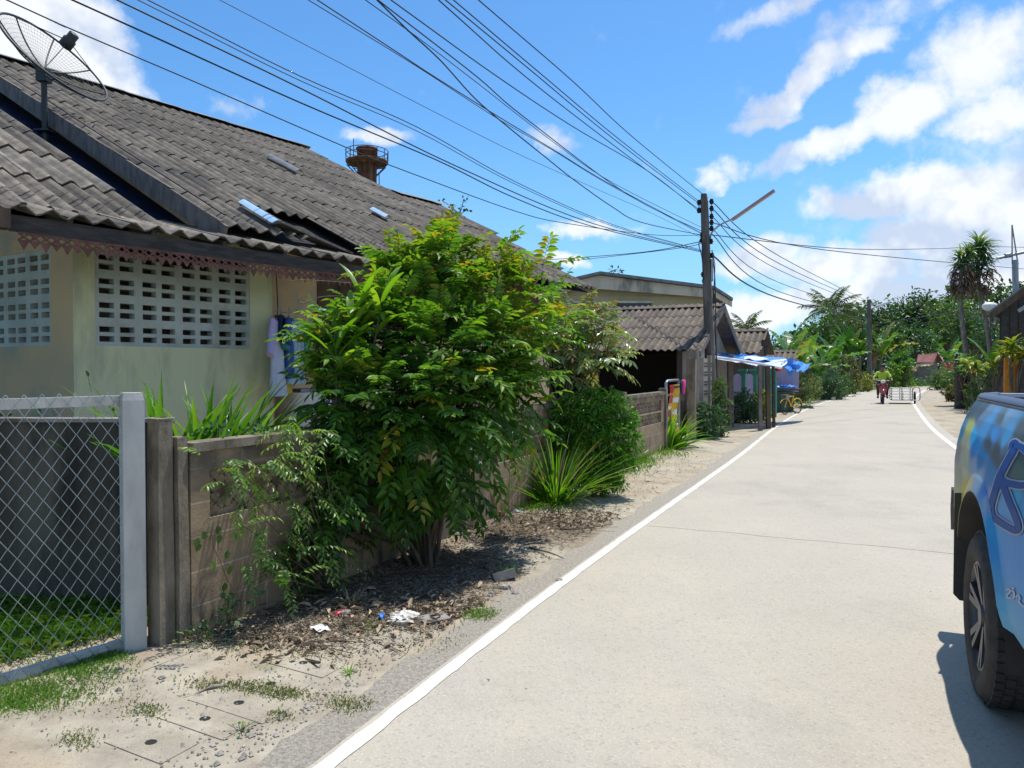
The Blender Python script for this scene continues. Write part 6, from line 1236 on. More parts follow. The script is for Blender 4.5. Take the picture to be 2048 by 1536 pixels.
def palm(name, label, px, py, Yv, L, nf, seed, lean=0):
    rng = np.random.default_rng(seed); c = atY(px, py, Yv); b = np.array([c[0] + lean, Yv, 0]); th = thing(name, label, 'palm tree', b, 'coconut palms on the skyline'); g = G(); gs = G()
    gs.tube(smooth3([b, (b + c) / 2 + [lean * .2, 0, 0], c], 5), np.linspace(.2, .11, 11), 8)
    for k in range(nf):
        a = k * 2.4; e = 1.35 - 1.5 * k / nf; d = np.array([math.cos(a) * math.cos(e), math.sin(a) * math.cos(e), math.sin(e)])
        hz_ = unit([d[0], d[1], 0]); t = np.linspace(0, 1, 16); el = e - .9 * t ** 1.3 * 1.1; P = [c]
        for j in range(15): P.append(P[-1] + L / 15 * (hz_ * math.cos(el[j]) + Zv * math.sin(el[j])))
        P = np.array(P); gs.tube(P, np.linspace(.035, .01, 16), 4, cap=False); n = 44; tt = np.linspace(.12, 1, n); Q = np.stack([np.interp(tt, t, P[:, i]) for i in range(3)], 1); s = np.array([-hz_[1], hz_[0], 0]); sg = np.where(np.arange(n) % 2, 1, -1)[:, None]
        T = np.gradient(Q, axis=0); T /= np.linalg.norm(T, axis=1)[:, None]
        leaves(g, Q, s * sg * .9 + T * .6 - Zv * .35 + rng.normal(size=(n, 3)) * .1, np.tile(Zv, (n, 1)) + rng.normal(size=(n, 3)) * .2, L * .26 * np.sin(tt * 2.6 + .3), L * .022, 0, rng.uniform(.1, .9, n), .35, .1, fine=False)
    mk('trunk', gs, MT['bark_pale'], th); mk('fronds', g, LG['palm'], th)
palm('coconut_palm', 'tallest coconut palm on the skyline behind the banana plants', 1662, 622, 66, 2.9, 17, 501)
palm('coconut_palm', 'small coconut palm just above the small tiled house', 1494, 662, 42, 1.5, 13, 502)
palm('coconut_palm', 'coconut palm half hidden right of the tallest one', 1683, 640, 70, 2.4, 13, 503)
# twin crowned dracaena on the right
Yd2 = 31.; b = atY(1962, 800, Yd2) * [1, 1, 0]; th = thing('twin_crowned_palm', 'tall bare stemmed tree with two shaggy strap leaved crowns at right', 'tree', b); gs = G(); g = G(); gd = G(); rng = np.random.default_rng(511)
P1 = [atY(x, y, Yd2) for x, y in ((1948, 790), (1935, 720), (1925, 650), (1921, 590), (1923, 535))]; P2 = [atY(x, y, Yd2 + .6) for x, y in ((1984, 790), (1980, 700), (1972, 640), (1960, 590), (1955, 520))]
P1[0][2] = 0; P2[0][2] = 0
gs.tube(smooth3(P1, 5), np.linspace(.10, .08, 21), 7); gs.tube(smooth3(P2, 5), np.linspace(.11, .08, 21), 7); gs.tube(smooth3([P2[2], atY(1990, 650, Yd2 + .6), atY(1998, 620, Yd2 + .6)], 4), .06, 6)
mk('trunk', gs, MT['bark_pale'], th)
for c, n, L in ((atY(1922, 520, Yd2), 120, .62), (atY(1935, 508, Yd2), 60, .55), (atY(1957, 498, Yd2 + .6), 210, .92), (atY(1966, 522, Yd2 + .5), 90, .75), (atY(1945, 540, Yd2 + .5), 50, .55)):
    for k in range(n):
        a = rng.uniform(0, 6.283); e = rng.uniform(-.6, 1.5); d = np.array([math.cos(a) * math.cos(e), math.sin(a) * math.cos(e), math.sin(e)]); o = c + np.array([0, 0, rng.uniform(-.35, .15)])
        blade(g, rng, o, d, L * rng.uniform(.7, 1.1), .085, .5, 5, .2, 0, float(np.clip(.35 + .4 * max(0, e) / 1.5 + rng.normal() * .18, 0, 1)))
for c, n in ((atY(1921, 562, Yd2), 150), (atY(1928, 548, Yd2), 60), (atY(1958, 560, Yd2 + .6), 90), (atY(1978, 560, Yd2 + .6), 25)):
    for k in range(n): a = rng.uniform(0, 6.283); o = c + np.array([math.cos(a) * .15, math.sin(a) * .15, rng.uniform(-.5, .5)]); blade(gd, rng, o, [math.cos(a), math.sin(a), -.4], rng.uniform(.35, .65), .09, .6, 4, .2, 0, float(rng.uniform(0, .6)))
mk('crown', g, LG['dracaena'], th); mk('dead_leaf_skirt', gd, MT['dead_leaf'], th)
for i, (px, py, Yv, n, L, lm, lab) in enumerate(((1955, 735, 25.5, 60, .8, 'croton', 'yellow green strap leaved plant over the right hand fence'), (1990, 715, 24.5, 75, .95, 'croton', 'brightest yellow strap leaved plant beside the orange panel'), (2030, 705, 23.5, 70, .95, 'croton', 'yellow strap leaved plant above the truck bed'), (1935, 745, 27, 50, .7, 'bluegreen', 'blue green strap leaved plant behind the gate posts'))):
    c = atY(px, py, Yv); th = thing('strap_leaved_shrub', lab, 'shrub', [c[0], c[1], 0], 'strap leaved shrubs over the right hand fence'); g = G(); gs = G(); rng = np.random.default_rng(600 + i)
    for s in range(5):
        o = c + rng.normal(size=3) * [.35, .25, .16]; gs.tube(smooth3([[c[0], c[1], 0], [c[0] * .5 + o[0] * .5, c[1], o[2] * .6], o], 4), .025, 5)
        for k in range(n // 4): a = rng.uniform(0, 6.283); e = rng.uniform(-.3, 1.4); blade(g, rng, o, [math.cos(a) * math.cos(e), math.sin(a) * math.cos(e), math.sin(e)], L * .5 * rng.uniform(.6, 1.1), .10, .5, 5, .2, 0, float(rng.uniform(.1, 1)), shape=1)
    mk('stems', gs, MT['bark'], th); mk('leaves', g, LG[lm], th)
ctree('leafy_shrub', 'small leaved green shrub over the plank fence at right', 1975, 745, 25.2, 90, 'mid', 1500, .10, 620, cat='shrub', low=True, hfrac=.8)
ctree('red_flowered_shrub', 'red flowered bush just left of the gate posts', 1908, 733, 50, 30, 'croton', 300, .14, 621, cat='shrub', low=True)
g = G(); c = atY(1906, 733, 49.0); rng = np.random.default_rng(5); n = 90; leaves(g, c + rvec(rng, n) * [.45, .4, .25], rvec(rng, n), rvec(rng, n) + Zv, .12, .09, 0, rng.uniform(0, 1, n), .1, .1, fine=False); mk('red_blossoms', g, MT['red'], None, 'cluster of red blossoms above the left gate post', 'blossoms')
# far verges, grass and the wood behind the village
rng = np.random.default_rng(91)
def strip_grass(name, o0, o1, P_, i0, i1, n, hgt, seed, sgn=-1, w=.014):
    r = np.random.default_rng(seed); k = r.integers(i0, i1, n); base = offs(P_, 0)[k]; T = np.gradient(P_, axis=0)[k]; T /= np.linalg.norm(T, axis=1)[:, None]; N2 = np.stack([T[:, 1], -T[:, 0]], 1); q = base + N2 * (sgn * r.uniform(o0, o1, n) ** 1.0)[:, None] + T * r.uniform(-.6, .6, n)[:, None]
    P = np.concatenate([q, np.zeros((n, 1))], 1); D = rvec(r, n) * [.7, .7, .2] + [0, 0, 1.]; g = G(); leaves(g, P, D, rvec(r, n), hgt * r.uniform(.4, 1.3, n), w, 0, r.uniform(0, 1, n), .4, .1, fine=False); mk(name, g, LG['grass'], kind='stuff')
strip_grass('grass', .5, 3.4, LL, YI(LL, 30), 225, 9000, .22, 92, w=.03)
strip_grass('grass', 2.4, 4.5, RR, YI(RR, 33), 225, 4000, .26, 93, sgn=1, w=.03)
g = G(); n = 26000; k = rng.uniform(0, 1, n); X_ = 5 + 85 * k; Yt = 96 + rng.normal(size=n) * 3; zt = rng.uniform(0, 1, n) ** .8 * (np.interp(X_ / Yt, [.3, .42, .5, .56, .9], [4.5, 7.0, 9.4, 11.2, 11.4]) + .8 * np.sin(X_ * .33) + .6 * np.sin(X_ * .9) + .4 * np.sin(X_ * 2.3)); P = np.stack([X_, Yt, zt], 1)
leaves(g, P, rvec(rng, n), rvec(rng, n) * .8 + Zv * 1.4, rng.uniform(.5, 1.1, n), .45, 0, rng.uniform(0, 1, n), .2, .1, fine=False); mk('far_wood', g, LG['dark'], kind='stuff')

# ------------------------------------------------------------------ pickup truck (s backwards, o outwards to the road centre, z up)
TC = np.array([2.113, 3.39, 0]); ta = math.radians(23.5); ts = np.array([math.sin(ta), math.cos(ta), 0]); to = np.array([-math.cos(ta), math.sin(ta), 0])
def TP(s, o, z): return TC + ts * s + to * o + Zv * z
ZI = [(.48, .035), (.56, .012), (.75, .0), (1.0, 0), (1.1, .012), (1.18, .03), (1.25, .055), (1.30, .08), (1.335, .105)]
def inset(s, z):
    i = float(np.interp(z, [a for a, _ in ZI], [b for _, b in ZI])); i += max(0, s - .72) ** 2 * .9
    d = math.hypot(s, z - .38); i -= .022 * max(0, 1 - abs(d - .56) / .08) if z > .3 else 0; return i
def tsz(px, py):
    o = 0.
    for _ in range(4):
        p = onplane(px, py, TP(0, o, 0), to); q = p - TC; s_, z_ = q @ ts, p[2]; o = -inset(s_, z_)
    return s_, z_
trk = thing('pickup_truck', 'pickup truck in blue printed wrap seen from behind its rear wheel at the right edge', 'pickup truck', TP(-1.4, -.9, 0))
zc4 = lambda x, y: (1888 + x / 4.8, 770 + y / 4.8)
UPc = [(300, 190, 70, 80, 95), (370, 240, 78, 84, 98), (440, 240, 115, 130, 165), (600, 290, 125, 145, 185), (560, 320, 95, 95, 105), (720, 450, 90, 90, 100), (400, 400, 125, 150, 205), (480, 470, 112, 142, 208), (600, 520, 120, 150, 200), (430, 560, 82, 87, 102), (350, 330, 120, 130, 170), (500, 660, 85, 85, 95), (600, 600, 100, 110, 140), (740, 560, 80, 85, 95), (560, 760, 80, 85, 90), (700, 850, 75, 90, 95)]
LOc = [(220, 260, 90, 160, 225), (190, 330, 100, 160, 210), (160, 450, 95, 130, 170), (250, 410, 205, 210, 120), (290, 480, 70, 170, 235), (200, 560, 190, 185, 150), (215, 640, 200, 195, 160), (180, 700, 195, 190, 165), (190, 800, 190, 190, 150), (160, 850, 165, 165, 140), (140, 650, 170, 160, 150), (290, 600, 20, 120, 185), (350, 720, 15, 115, 175), (450, 850, 20, 120, 175), (280, 800, 150, 158, 195), (330, 900, 152, 162, 196), (250, 930, 195, 180, 130), (200, 1000, 205, 185, 70), (170, 1150, 195, 195, 110), (400, 1000, 90, 110, 175), (420, 1080, 125, 142, 190), (470, 1350, 60, 140, 195), (600, 1450, 45, 130, 190), (700, 1480, 40, 125, 190), (740, 1150, 30, 130, 180), (700, 1080, 25, 150, 190), (450, 1600, 45, 128, 190), (580, 1730, 50, 130, 195), (520, 1900, 80, 135, 185), (590, 2150, 115, 150, 190), (540, 2270, 110, 145, 185), (1200, 1500, 50, 120, 180), (1200, 800, 40, 100, 160)]
def ctl(L):
    A = []
    for x, y, r, g_, b in L: s_, z_ = tsz(*zc4(x, y)); A.append((s_, z_, *[min(.8, ((c / 255) ** 2.3) * k_) for c, k_ in ((r, .38 if b - r > 70 else .85), (g_, 1.12 if b > g_ else .9), (b, 1.08 if b - r > 70 else .95))]))
    return np.array(A)
CU, CL_ = ctl(UPc), ctl(LOc); BD = np.array([tsz(*zc4(x, y)) for x, y in ((205, 215), (290, 330), (330, 480), (400, 640), (520, 830), (640, 960), (768, 1010))])
def wrapcol(s_, z_):
    bz = np.interp(-s_, -BD[:, 0], BD[:, 1], left=9, right=BD[-1, 1])
    k = 1 / (1 + math.exp(-(z_ - bz) / .006)); out = 0
    for w_, A in ((k, CU), (1 - k, CL_)):
        d = 1 / (((A[:, 0] - s_) * .6) ** 2 + (A[:, 1] - z_) ** 2 + 1e-5) ** 2.3; out = out + w_ * (A[:, 2:] * d[:, None]).sum(0) / d.sum()
    return out
m = bpy.data.materials.new('wrap_print'); m.use_nodes = True; b_ = m.node_tree.nodes['Principled BSDF']; a_ = m.node_tree.nodes.new('ShaderNodeVertexColor'); a_.layer_name = 'paint'
m.node_tree.links.new(a_.outputs[0], b_.inputs['Base Color']); b_.inputs['Roughness'].default_value = .5; b_.inputs['Specular IOR Level'].default_value = .2; b_.inputs['Coat Weight'].default_value = .05; b_.inputs['Coat Roughness'].default_value = .2; MT['wrap'] = m
MT['rail_blue'] = mat('rail_blue', (.04, .06, .115), (.032, .05, .095), 4, .4, bump=0, coat=.1, spec=.3); MT['decal_blue'] = mat('decal_blue', (.002, .062, .27), (.003, .07, .25), 5, .6, bump=0, spec=.25); MT['decal_white'] = mat('decal_white', (.40, .43, .52), (.34, .38, .48), 5, .5, bump=0, spec=.25)
ss = np.linspace(-1.25, 1.0, 190); K = 90; P = np.zeros((len(ss), K, 3)); C4 = np.ones((len(ss), K, 4))
for i, s_ in enumerate(ss):
    zl = .50 + .02 * (s_ > 0); d = .557 ** 2 - s_ * s_
    if d > 0: zl = max(zl, .38 + math.sqrt(d))
    for j, k in enumerate(np.linspace(0, 1, K)):
        z_ = zl + (1.335 - zl) * k; P[i, j] = TP(s_, -inset(s_, z_), z_); C4[i, j, :3] = wrapcol(s_, z_)
g = G(); g.grid(P); g.c.append(C4.reshape(-1, 4)); mk('bed_side', g, MT['wrap'], trk)
g = G(); R_ = []
for s_ in np.linspace(-1.25, 1.03, 30):
    e = max(0, s_ - .72) ** 2 * .9; R_.append([TP(s_, -e - a, b) for a, b in ((.10, 1.333), (.104, 1.35), (.118, 1.365), (.15, 1.368), (.185, 1.362), (.19, 1.33))])
g.loft(R_); mk('bed_rail', g, MT['rail_blue'], trk)
g = G()
for s_ in (0,):
    A_ = []
    for a in np.linspace(-.12, math.pi + .12, 30): A_.append([TP(math.cos(a) * .557, -.0 - inset(math.cos(a) * .557, .38 + math.sin(a) * .557), .38 + math.sin(a) * .557), TP(math.cos(a) * .55, -.06, .38 + math.sin(a) * .55), TP(math.cos(a) * .54, -.32, .38 + math.sin(a) * .54)])
    g.grid(np.array(A_))
mk('wheel_arch', g, MT['flap'], trk)
g = G(); g.box(TP(-.1, -.9, 1.12 - .28), (2.2, 1.5, .04), ts); g.box(TP(-.12, -.225, 1.06), (2.2, .03, .56), ts); g.box(TP(-1.24, -.9, 1.08), (.03, 1.36, .54), ts); g.box(TP(-.12, -1.575, 1.06), (2.2, .03, .56), ts); mk('bed_liner', g, MT['navy'], trk)
g = G(); g.box(TP(-.12, -1.72, .93), (2.25, .16, .84), ts); mk('far_bed_side', g, MT['rail_blue'], trk)
g = G(); g.box(TP(-.12, -1.70, 1.35), (2.25, .12, .04), ts); mk('bed_rail', g, MT['rail_blue'], trk)
g = G(); g.box(TP(1.0, -.9, .93), (.05, 1.46, .82), ts); tg = mk('tailgate', g, MT['rail_blue'], trk)
g = G(); g.box(TP(.985, -.9, 1.352), (.05, 1.40, .02), ts); g.box(TP(.95, -.9, 1.30), (.02, 1.3, .012), ts); mk('tailgate_cap', g, MT['white'], tg)
g = G(); g.loft([[TP(s_, -o_, z) for o_, z in ((.115, .78), (.105, 1.24), (.17, 1.26), (.2, .78))] for s_ in (.93, 1.0, 1.02)], smooth=False); mk('tail_light', g, MT['red'], trk)
g = G(); g.loft([[TP(s_, o_, z) for s_, z in ((1.0, .58), (1.07, .56), (1.10, .68), (1.07, .81), (.98, .80), (.9, .68))] for o_ in (-.025, -.06, -1.74, -1.775)]); mk('rear_bumper', g, MT['black'], trk)
g = G(); g.prism([TP(.49, .03, .86), TP(.49, -.27, .86), TP(.51, -.27, .30), TP(.51, .0, .30), TP(.51, .028, .33)], ts * .012); mk('mud_flap', g, MT['flap'], trk)
def truck_wheel(s0, z0, o0, name_='wheel'):
    c = TP(s0, o0, z0); R0 = .378; a = np.linspace(0, 2 * math.pi, 73)[:-1]; sg = 1 if o0 > -.5 else -1
    prof = [(-.02, .235), (.0, .25), (.012, .30), (.004, .345), (-.02, .368), (-.05, R0), (-.20, R0), (-.23, .366), (-.25, .33), (-.24, .24)]
    g = G(); rr = [c + np.outer(np.cos(a) * r, ts) + np.outer(np.sin(a) * r, Zv) + to * o_ * sg for o_, r in prof]
    v = np.concatenate(rr); n = 72; i = np.arange(n); j = (i + 1) % n; g.add(v, np.concatenate([np.stack([k * n + i, k * n + j, (k + 1) * n + j, (k + 1) * n + i], 1) for k in range(len(prof) - 1)]), smooth=True)
    for k in range(48):
        an = k / 48 * 6.283
        for o_ in (-.035, -.075, -.125, -.175, -.215):
            an2 = an + (.065 if o_ in (-.075, -.175) else 0); u_ = ts * math.cos(an2) + Zv * math.sin(an2); g.box(c + u_ * (R0 - .001) + to * o_ * sg, (.012, .036, .034), u_, to)
    ty = mk('wheel', g, MT['tyre'], trk)
    g = G(); rr = [c + np.outer(np.cos(a) * r, ts) + np.outer(np.sin(a) * r, Zv) + to * o_ * sg for o_, r in ((-.008, .242), (-.004, .232), (-.03, .222), (-.12, .215))]
    v = np.concatenate(rr); g.add(v, np.concatenate([np.stack([k * n + i, k * n + j, (k + 1) * n + j, (k + 1) * n + i], 1) for k in range(3)]), smooth=True)
    for k in range(6):
        an = k / 6 * 6.283 + .25
        for da in (-.14, .14):
            u_ = ts * math.cos(an + da) + Zv * math.sin(an + da); u0 = ts * math.cos(an) + Zv * math.sin(an); g.bar(c + u0 * .05 + to * -.035 * sg, c + u_ * .228 + to * -.014 * sg, .03, .022, to)
    g.tube([c - to * .06 * sg, c - to * .012 * sg], [.06, .045], 14); mk('rim', g, MT['rim'], ty)
    g = G(); g.tube([c - to * .11 * sg, c - to * .10 * sg], .2, 24); mk('brake_disc', g, MT['interior'], ty)
truck_wheel(0, .378, .0); truck_wheel(0, .378, -1.78); truck_wheel(-3.05, .378, -.02); truck_wheel(-3.05, .378, -1.76)
g = G(); g.box(TP(-1.4, -.9, .52), (4.6, 1.1, .12), ts); g.tube([TP(0, -.2, .378), TP(0, -1.6, .378)], .05, 8); mk('chassis', g, MT['black'], trk)
# cab and bonnet, mostly outside the picture
g = G(); body = [(-1.29, .5), (-2.5, .48), (-2.56, .8), (-2.75, .93), (-3.05, .97), (-3.35, .93), (-3.55, .75), (-3.6, .5), (-3.88, .5), (-3.92, .9), (-3.8, 1.08), (-2.75, 1.18), (-2.6, 1.22), (-1.29, 1.22)]
g.loft([[TP(s_, o_ - (.05 if z > 1.1 else 0) * (1 if o_ > -.5 else -1), z) for s_, z in body] for o_ in (0., -.03, -1.75, -1.78)], smooth=False); mk('cab_body', g, MT['rail_blue'], trk)
g = G(); roof_ = [(-1.33, 1.22), (-1.42, 1.70), (-1.55, 1.76), (-2.0, 1.76), (-2.15, 1.70), (-2.68, 1.22)]
g.loft([[TP(s_ , o_, z) for s_, z in roof_] for o_ in (-.12, -.20, -1.58, -1.66)], smooth=False); cabn = mk('cabin', g, MT['rail_blue'], trk)
for o_ in (-.117, -1.663): g = G(); g.prism([TP(-1.44, o_, 1.28), TP(-1.5, o_ - .0, 1.64), TP(-2.08, o_, 1.64), TP(-2.5, o_, 1.28)], to * (.004 if o_ > -1 else -.004)); mk('side_window', g, MT['glass_dark'], cabn)
g = G(); g.prism([TP(-2.2, -.3, 1.67), TP(-2.2, -1.48, 1.67), TP(-2.66, -1.52, 1.26), TP(-2.66, -.26, 1.26)], unit(ts * -.7 + Zv * .7) * .02); mk('windscreen', g, MT['glass_dark'], cabn)
g = G(); g.loft([ringp(TP(-2.35, .1, 0), .0 + r, z, 10) for r, z in ((.03, 1.22), (.09, 1.26), (.09, 1.42), (.04, 1.44))]); mk('wing_mirror', g, MT['black'], trk)
for o_ in (-.2, -1.58): g = G(); g.box(TP(-3.88, o_, .9), (.06, .3, .16), ts); mk('headlight', g, MT['white'], trk)
def ribbon(g, pts, w, off, n=5):
    Q = [np.array(p, float) for p in pts]; Q = smooth3([np.array([*p, 0.]) for p in Q], n)[:, :2]; T = np.gradient(Q, axis=0); T /= np.linalg.norm(T, axis=1)[:, None] + 1e-9; N = np.stack([-T[:, 1], T[:, 0]], 1); w = np.broadcast_to(w, (len(Q),)); rows = []
    for i in range(len(Q)):
        row = []
        for k in (-1, -.5, 0, .5, 1): s_, z_ = tsz(*(Q[i] + N[i] * w[i] / 2 * k)); row.append(TP(s_, -inset(s_, z_) + off, z_))
        rows.append(row)
    g.grid(np.array(rows))
BS = [[(668, 600), (675, 568), (705, 556), (690, 610), (640, 700), (585, 800), (540, 900), (510, 1000), (480, 1100), (462, 1190), (485, 1270)], [(512, 892), (560, 905), (600, 930)],
      [(470, 1250), (540, 1310), (640, 1372), (712, 1400), (728, 1350), (695, 1250), (645, 1130), (600, 1010), (575, 950)], [(560, 925), (660, 950), (760, 965), (850, 940), (900, 860)], [(695, 575), (770, 600), (850, 680), (900, 780), (900, 860)]]
g1 = G(); g2 = G()
for i, p in enumerate(BS): ribbon(g1, [zc4(*q) for q in p], 19.5, .0025 + i * .0003); ribbon(g2, [zc4(*q) for q in p], 13.5, .006 + i * .0003)
mk('letter_outline', g1, MT['decal_white'], trk); mk('letter_b', g2, MT['decal_blue'], trk)
z38 = lambda x, y: (1888 + x / 3.84, 1050 + y / 3.84); g = G()
for i, p in enumerate(([(484, 500), (505, 492), (516, 512), (500, 530), (488, 545), (505, 562), (525, 560)], [(528, 500), (545, 520), (545, 555), (530, 570)], [(560, 560), (575, 540), (590, 560), (585, 590), (600, 610), (625, 630)], [(530, 485), (548, 490)], [(640, 600), (655, 640), (690, 660)])): ribbon(g, [z38(*q) for q in p], 3.6, .003 + i * .0002)
mk('small_script', g, MT['decal_white'], trk)
g = G(); g.prism([TP(-1.27, -.01, .5), TP(-1.27, -.01, 1.2), TP(-1.285, -.01, 1.2), TP(-1.285, -.01, .5)], to * -.1); mk('cab_gap', g, MT['black'], trk)

# ------------------------------------------------------------------ motorcycle with sidecar and its rider, coming towards the camera
mb = atZ(1766, 808.5); mdir = unit([-.45, -.9, 0]); mr = np.array([-mdir[1], mdir[0], 0]) * 1.0    # mr points to our right
mdir = unit([-.40, -.92, 0]); mr = np.array([-mdir[1], mdir[0], 0])
def MP(f, r, z): return mb + mdir * f + mr * r + Zv * z
mc = thing('motorcycle', 'red step through motorcycle ridden towards the camera with a cage sidecar', 'motorcycle', mb)
for f in (-.0, -1.2):
    g, s_ = wheel3(MP(f, 0, 0), .29, mr, .038, 16); wk = mk('wheel', g, MT['black'], mc); mk('spokes', s_, MT['metal_grey'], wk)
g = G(); g.tube([MP(0, .06, .29), MP(-.12, .06, .78)], .02, 6); g.tube([MP(0, -.06, .29), MP(-.12, -.06, .78)], .02, 6); mk('fork', g, MT['metal_grey'], mc)
g = G(); rr = []
for z, w, d, f in ((.36, .05, .04, -.22), (.5, .13, .10, -.20), (.68, .17, .12, -.16), (.84, .15, .10, -.14), (.93, .08, .06, -.14)):
    a = np.arange(14) / 14 * 6.283; rr.append(np.array([MP(f + math.sin(x) * d * .6, math.cos(x) * w, z) for x in a]))
g.loft(rr); mk('front_fairing', g, MT['bike_red'], mc)
g = G(); g.tube([MP(math.cos(a) * .34 - .0, 0, .29 + math.sin(a) * .34) for a in np.linspace(.4, 2.6, 9)], .06, 7); mk('front_mudguard', g, MT['bike_red'], mc)
g = G(); rr = [np.array([MP(f + 0, math.cos(x) * w, z + math.sin(x) * h) for x in np.arange(10) / 10 * 6.283]) for f, w, z, h in ((-.3, .08, .5, .1), (-.6, .10, .55, .14), (-1.0, .12, .62, .14), (-1.4, .08, .72, .08))]; g.loft(rr); mk('body', g, MT['bike_red'], mc)
g = G(); rr = [np.array([MP(f, math.cos(x) * w, z + math.sin(x) * .05) for x in np.arange(10) / 10 * 6.283]) for f, w, z in ((-.5, .08, .74), (-.7, .12, .76), (-1.3, .12, .78), (-1.4, .06, .78))]; g.loft(rr); mk('seat', g, MT['black'], mc)
g = G(); g.tube(smooth3([MP(-.22, -.36, .98), MP(-.14, -.2, 1.0), MP(-.12, 0, .95), MP(-.14, .2, 1.0), MP(-.22, .36, .98)], 4), .016, 6); mk('handlebar', g, MT['metal_grey'], mc)
g = G(); g.ball(MP(-.06, 0, .95), (.10, .07, .08), 8, ax=mr); mk('headlight', g, MT['white'], mc)
g = G()
for sx_ in (-1, 1): g.ball(MP(-.12, sx_ * .17, .92), (.045, .04, .035), 6); g.tube([MP(-.15, sx_ * .26, 1.0), MP(-.15, sx_ * .3, 1.12)], .008, 4); g.ball(MP(-.15, sx_ * .3, 1.14), (.05, .02, .035), 6)
mk('mirrors', g, MT['black'], mc)
sc2 = thing('sidecar', 'grey tube cage sidecar with its own wheel beside the red motorcycle', 'sidecar', MP(-.9, .8, 0))
g = G(); zs = (.18, .30, .42, .54, .66); f0_, f1_ = -.25, -1.45
for z in zs:
    g.tube([MP(f0_, .34, z), MP(f0_, 1.12, z)], .014, 5); g.tube([MP(f1_, .34, z), MP(f1_, 1.12, z)], .014, 5)
    for r in (.34, 1.12): g.tube([MP(f0_, r, z), MP(f1_, r, z)], .014, 5)
for r in (.34, .72, 1.12):
    for f in (f0_, f1_): g.tube([MP(f, r, .16), MP(f, r, .68)], .018, 5)
g.tube([MP(f0_, .76, .2), MP(f0_, .76, .5)], .012, 5); mk('cage', g, MT['metal_grey'], sc2)
g = G(); g.box(MP(-.85, .73, .17), (.8, 1.2, .02), mr); mk('floor', g, MT['grey_wood'], sc2)
g = G(); g.tube(smooth3([MP(-.4, 1.12, .6), MP(-.4, 1.2, .7), MP(-.4, 1.36, .7), MP(-.42, 1.4, .55), MP(-.42, 1.4, .22), MP(-.4, 1.3, .16), MP(-.4, 1.12, .18)], 4), .02, 6); mk('wheel_guard', g, MT['metal_grey'], sc2)
g, s_ = wheel3(MP(-.75, 1.24, 0), .27, mr, .03, 14); wk = mk('wheel', g, MT['black'], sc2); mk('spokes', s_, MT['metal_grey'], wk)
g = G(); g.tube([MP(-.5, .08, .32), MP(-.5, .36, .3)], .018, 5); g.tube([MP(-1.1, .1, .4), MP(-1.1, .36, .3)], .018, 5); mk('coupling_bar', g, MT['metal_grey'], sc2)
# rider: one skinned body, seated, both hands on the grips
rdr = thing('person', 'person in a lime green shirt riding the red motorcycle, both hands on the grips', 'person', MP(-.75, 0, .82))
def skin_body(name, J, E_, parent, m, sub=2):
    me = bpy.data.meshes.new(name); org = ORI[parent.name]; me.from_pydata([tuple(np.array(p) - org) for p, _ in J], E_, []); o = bpy.data.objects.new(name, me); COL.objects.link(o); o.parent = parent; me.materials.append(m)
    sk = o.modifiers.new('skin', 'SKIN'); sk.use_smooth_shade = True
    for i, (_, r) in enumerate(J): me.skin_vertices[0].data[i].radius = (r, r) if not isinstance(r, tuple) else r; me.skin_vertices[0].data[i].use_root = (i == 0)
    sb = o.modifiers.new('sub', 'SUBSURF'); sb.levels = sub; sb.render_levels = sub; ORI[o.name] = org; return o
J = [(MP(-.80, 0, .88), .14), (MP(-.76, 0, 1.06), .11), (MP(-.70, 0, 1.22), .12), (MP(-.66, 0, 1.33), .10), (MP(-.63, 0, 1.40), .05), (MP(-.60, 0, 1.46), .06), (MP(-.58, 0, 1.54), .088), (MP(-.58, 0, 1.62), .08), (MP(-.58, 0, 1.66), .05)]; E_ = [(i, i + 1) for i in range(8)]
for sx_ in (-1, 1):
    k = len(J); J += [(MP(-.66, sx_ * .18, 1.32), .06), (MP(-.55, sx_ * .30, 1.12), .045), (MP(-.28, sx_ * .35, 1.03), .032), (MP(-.22, sx_ * .33, 1.01), .03), (MP(-.17, sx_ * .32, 1.0), .028)]; E_ += [(3, k), (k, k + 1), (k + 1, k + 2), (k + 2, k + 3), (k + 3, k + 4)]
    k = len(J); J += [(MP(-.78, sx_ * .10, .84), .09), (MP(-.42, sx_ * .18, .80), .075), (MP(-.48, sx_ * .17, .52), .05), (MP(-.52, sx_ * .17, .33), .035), (MP(-.40, sx_ * .18, .28), .035)]; E_ += [(0, k), (k, k + 1), (k + 1, k + 2), (k + 2, k + 3), (k + 3, k + 4)]
skin_body('body', J, E_, rdr, MT['skin'])
g = G()
for sx_ in (-1, 1):
    for q in range(4): f = -.19 - q * .0; r0 = sx_ * (.29 + q * .021); g.tube(smooth3([MP(-.17, r0, 1.01), MP(-.13, r0, 1.005 - .002 * q), MP(-.125, r0, .985), MP(-.145, r0, .972)], 3), [.0095] * 9 + [.007], 5)
    g.tube(smooth3([MP(-.18, sx_ * .275, 1.0), MP(-.16, sx_ * .262, .985), MP(-.145, sx_ * .27, .972)], 3), .0095, 5)
mk('fingers', g, MT['skin'], rdr)
JS = [(MP(-.80, 0, .90), .155), (MP(-.76, 0, 1.06), .165), (MP(-.70, 0, 1.22), .175), (MP(-.66, 0, 1.335), .135)]; ES = [(0, 1), (1, 2), (2, 3)]
for sx_ in (-1, 1): k = len(JS); JS += [(MP(-.66, sx_ * .19, 1.32), .075), (MP(-.56, sx_ * .30, 1.13), .065), (MP(-.42, sx_ * .33, 1.07), .058)]; ES += [(3, k), (k, k + 1), (k + 1, k + 2)]
skin_body('shirt', JS, ES, rdr, MT['lime'])
JT = [(MP(-.80, 0, .86), .15)]; ET = []
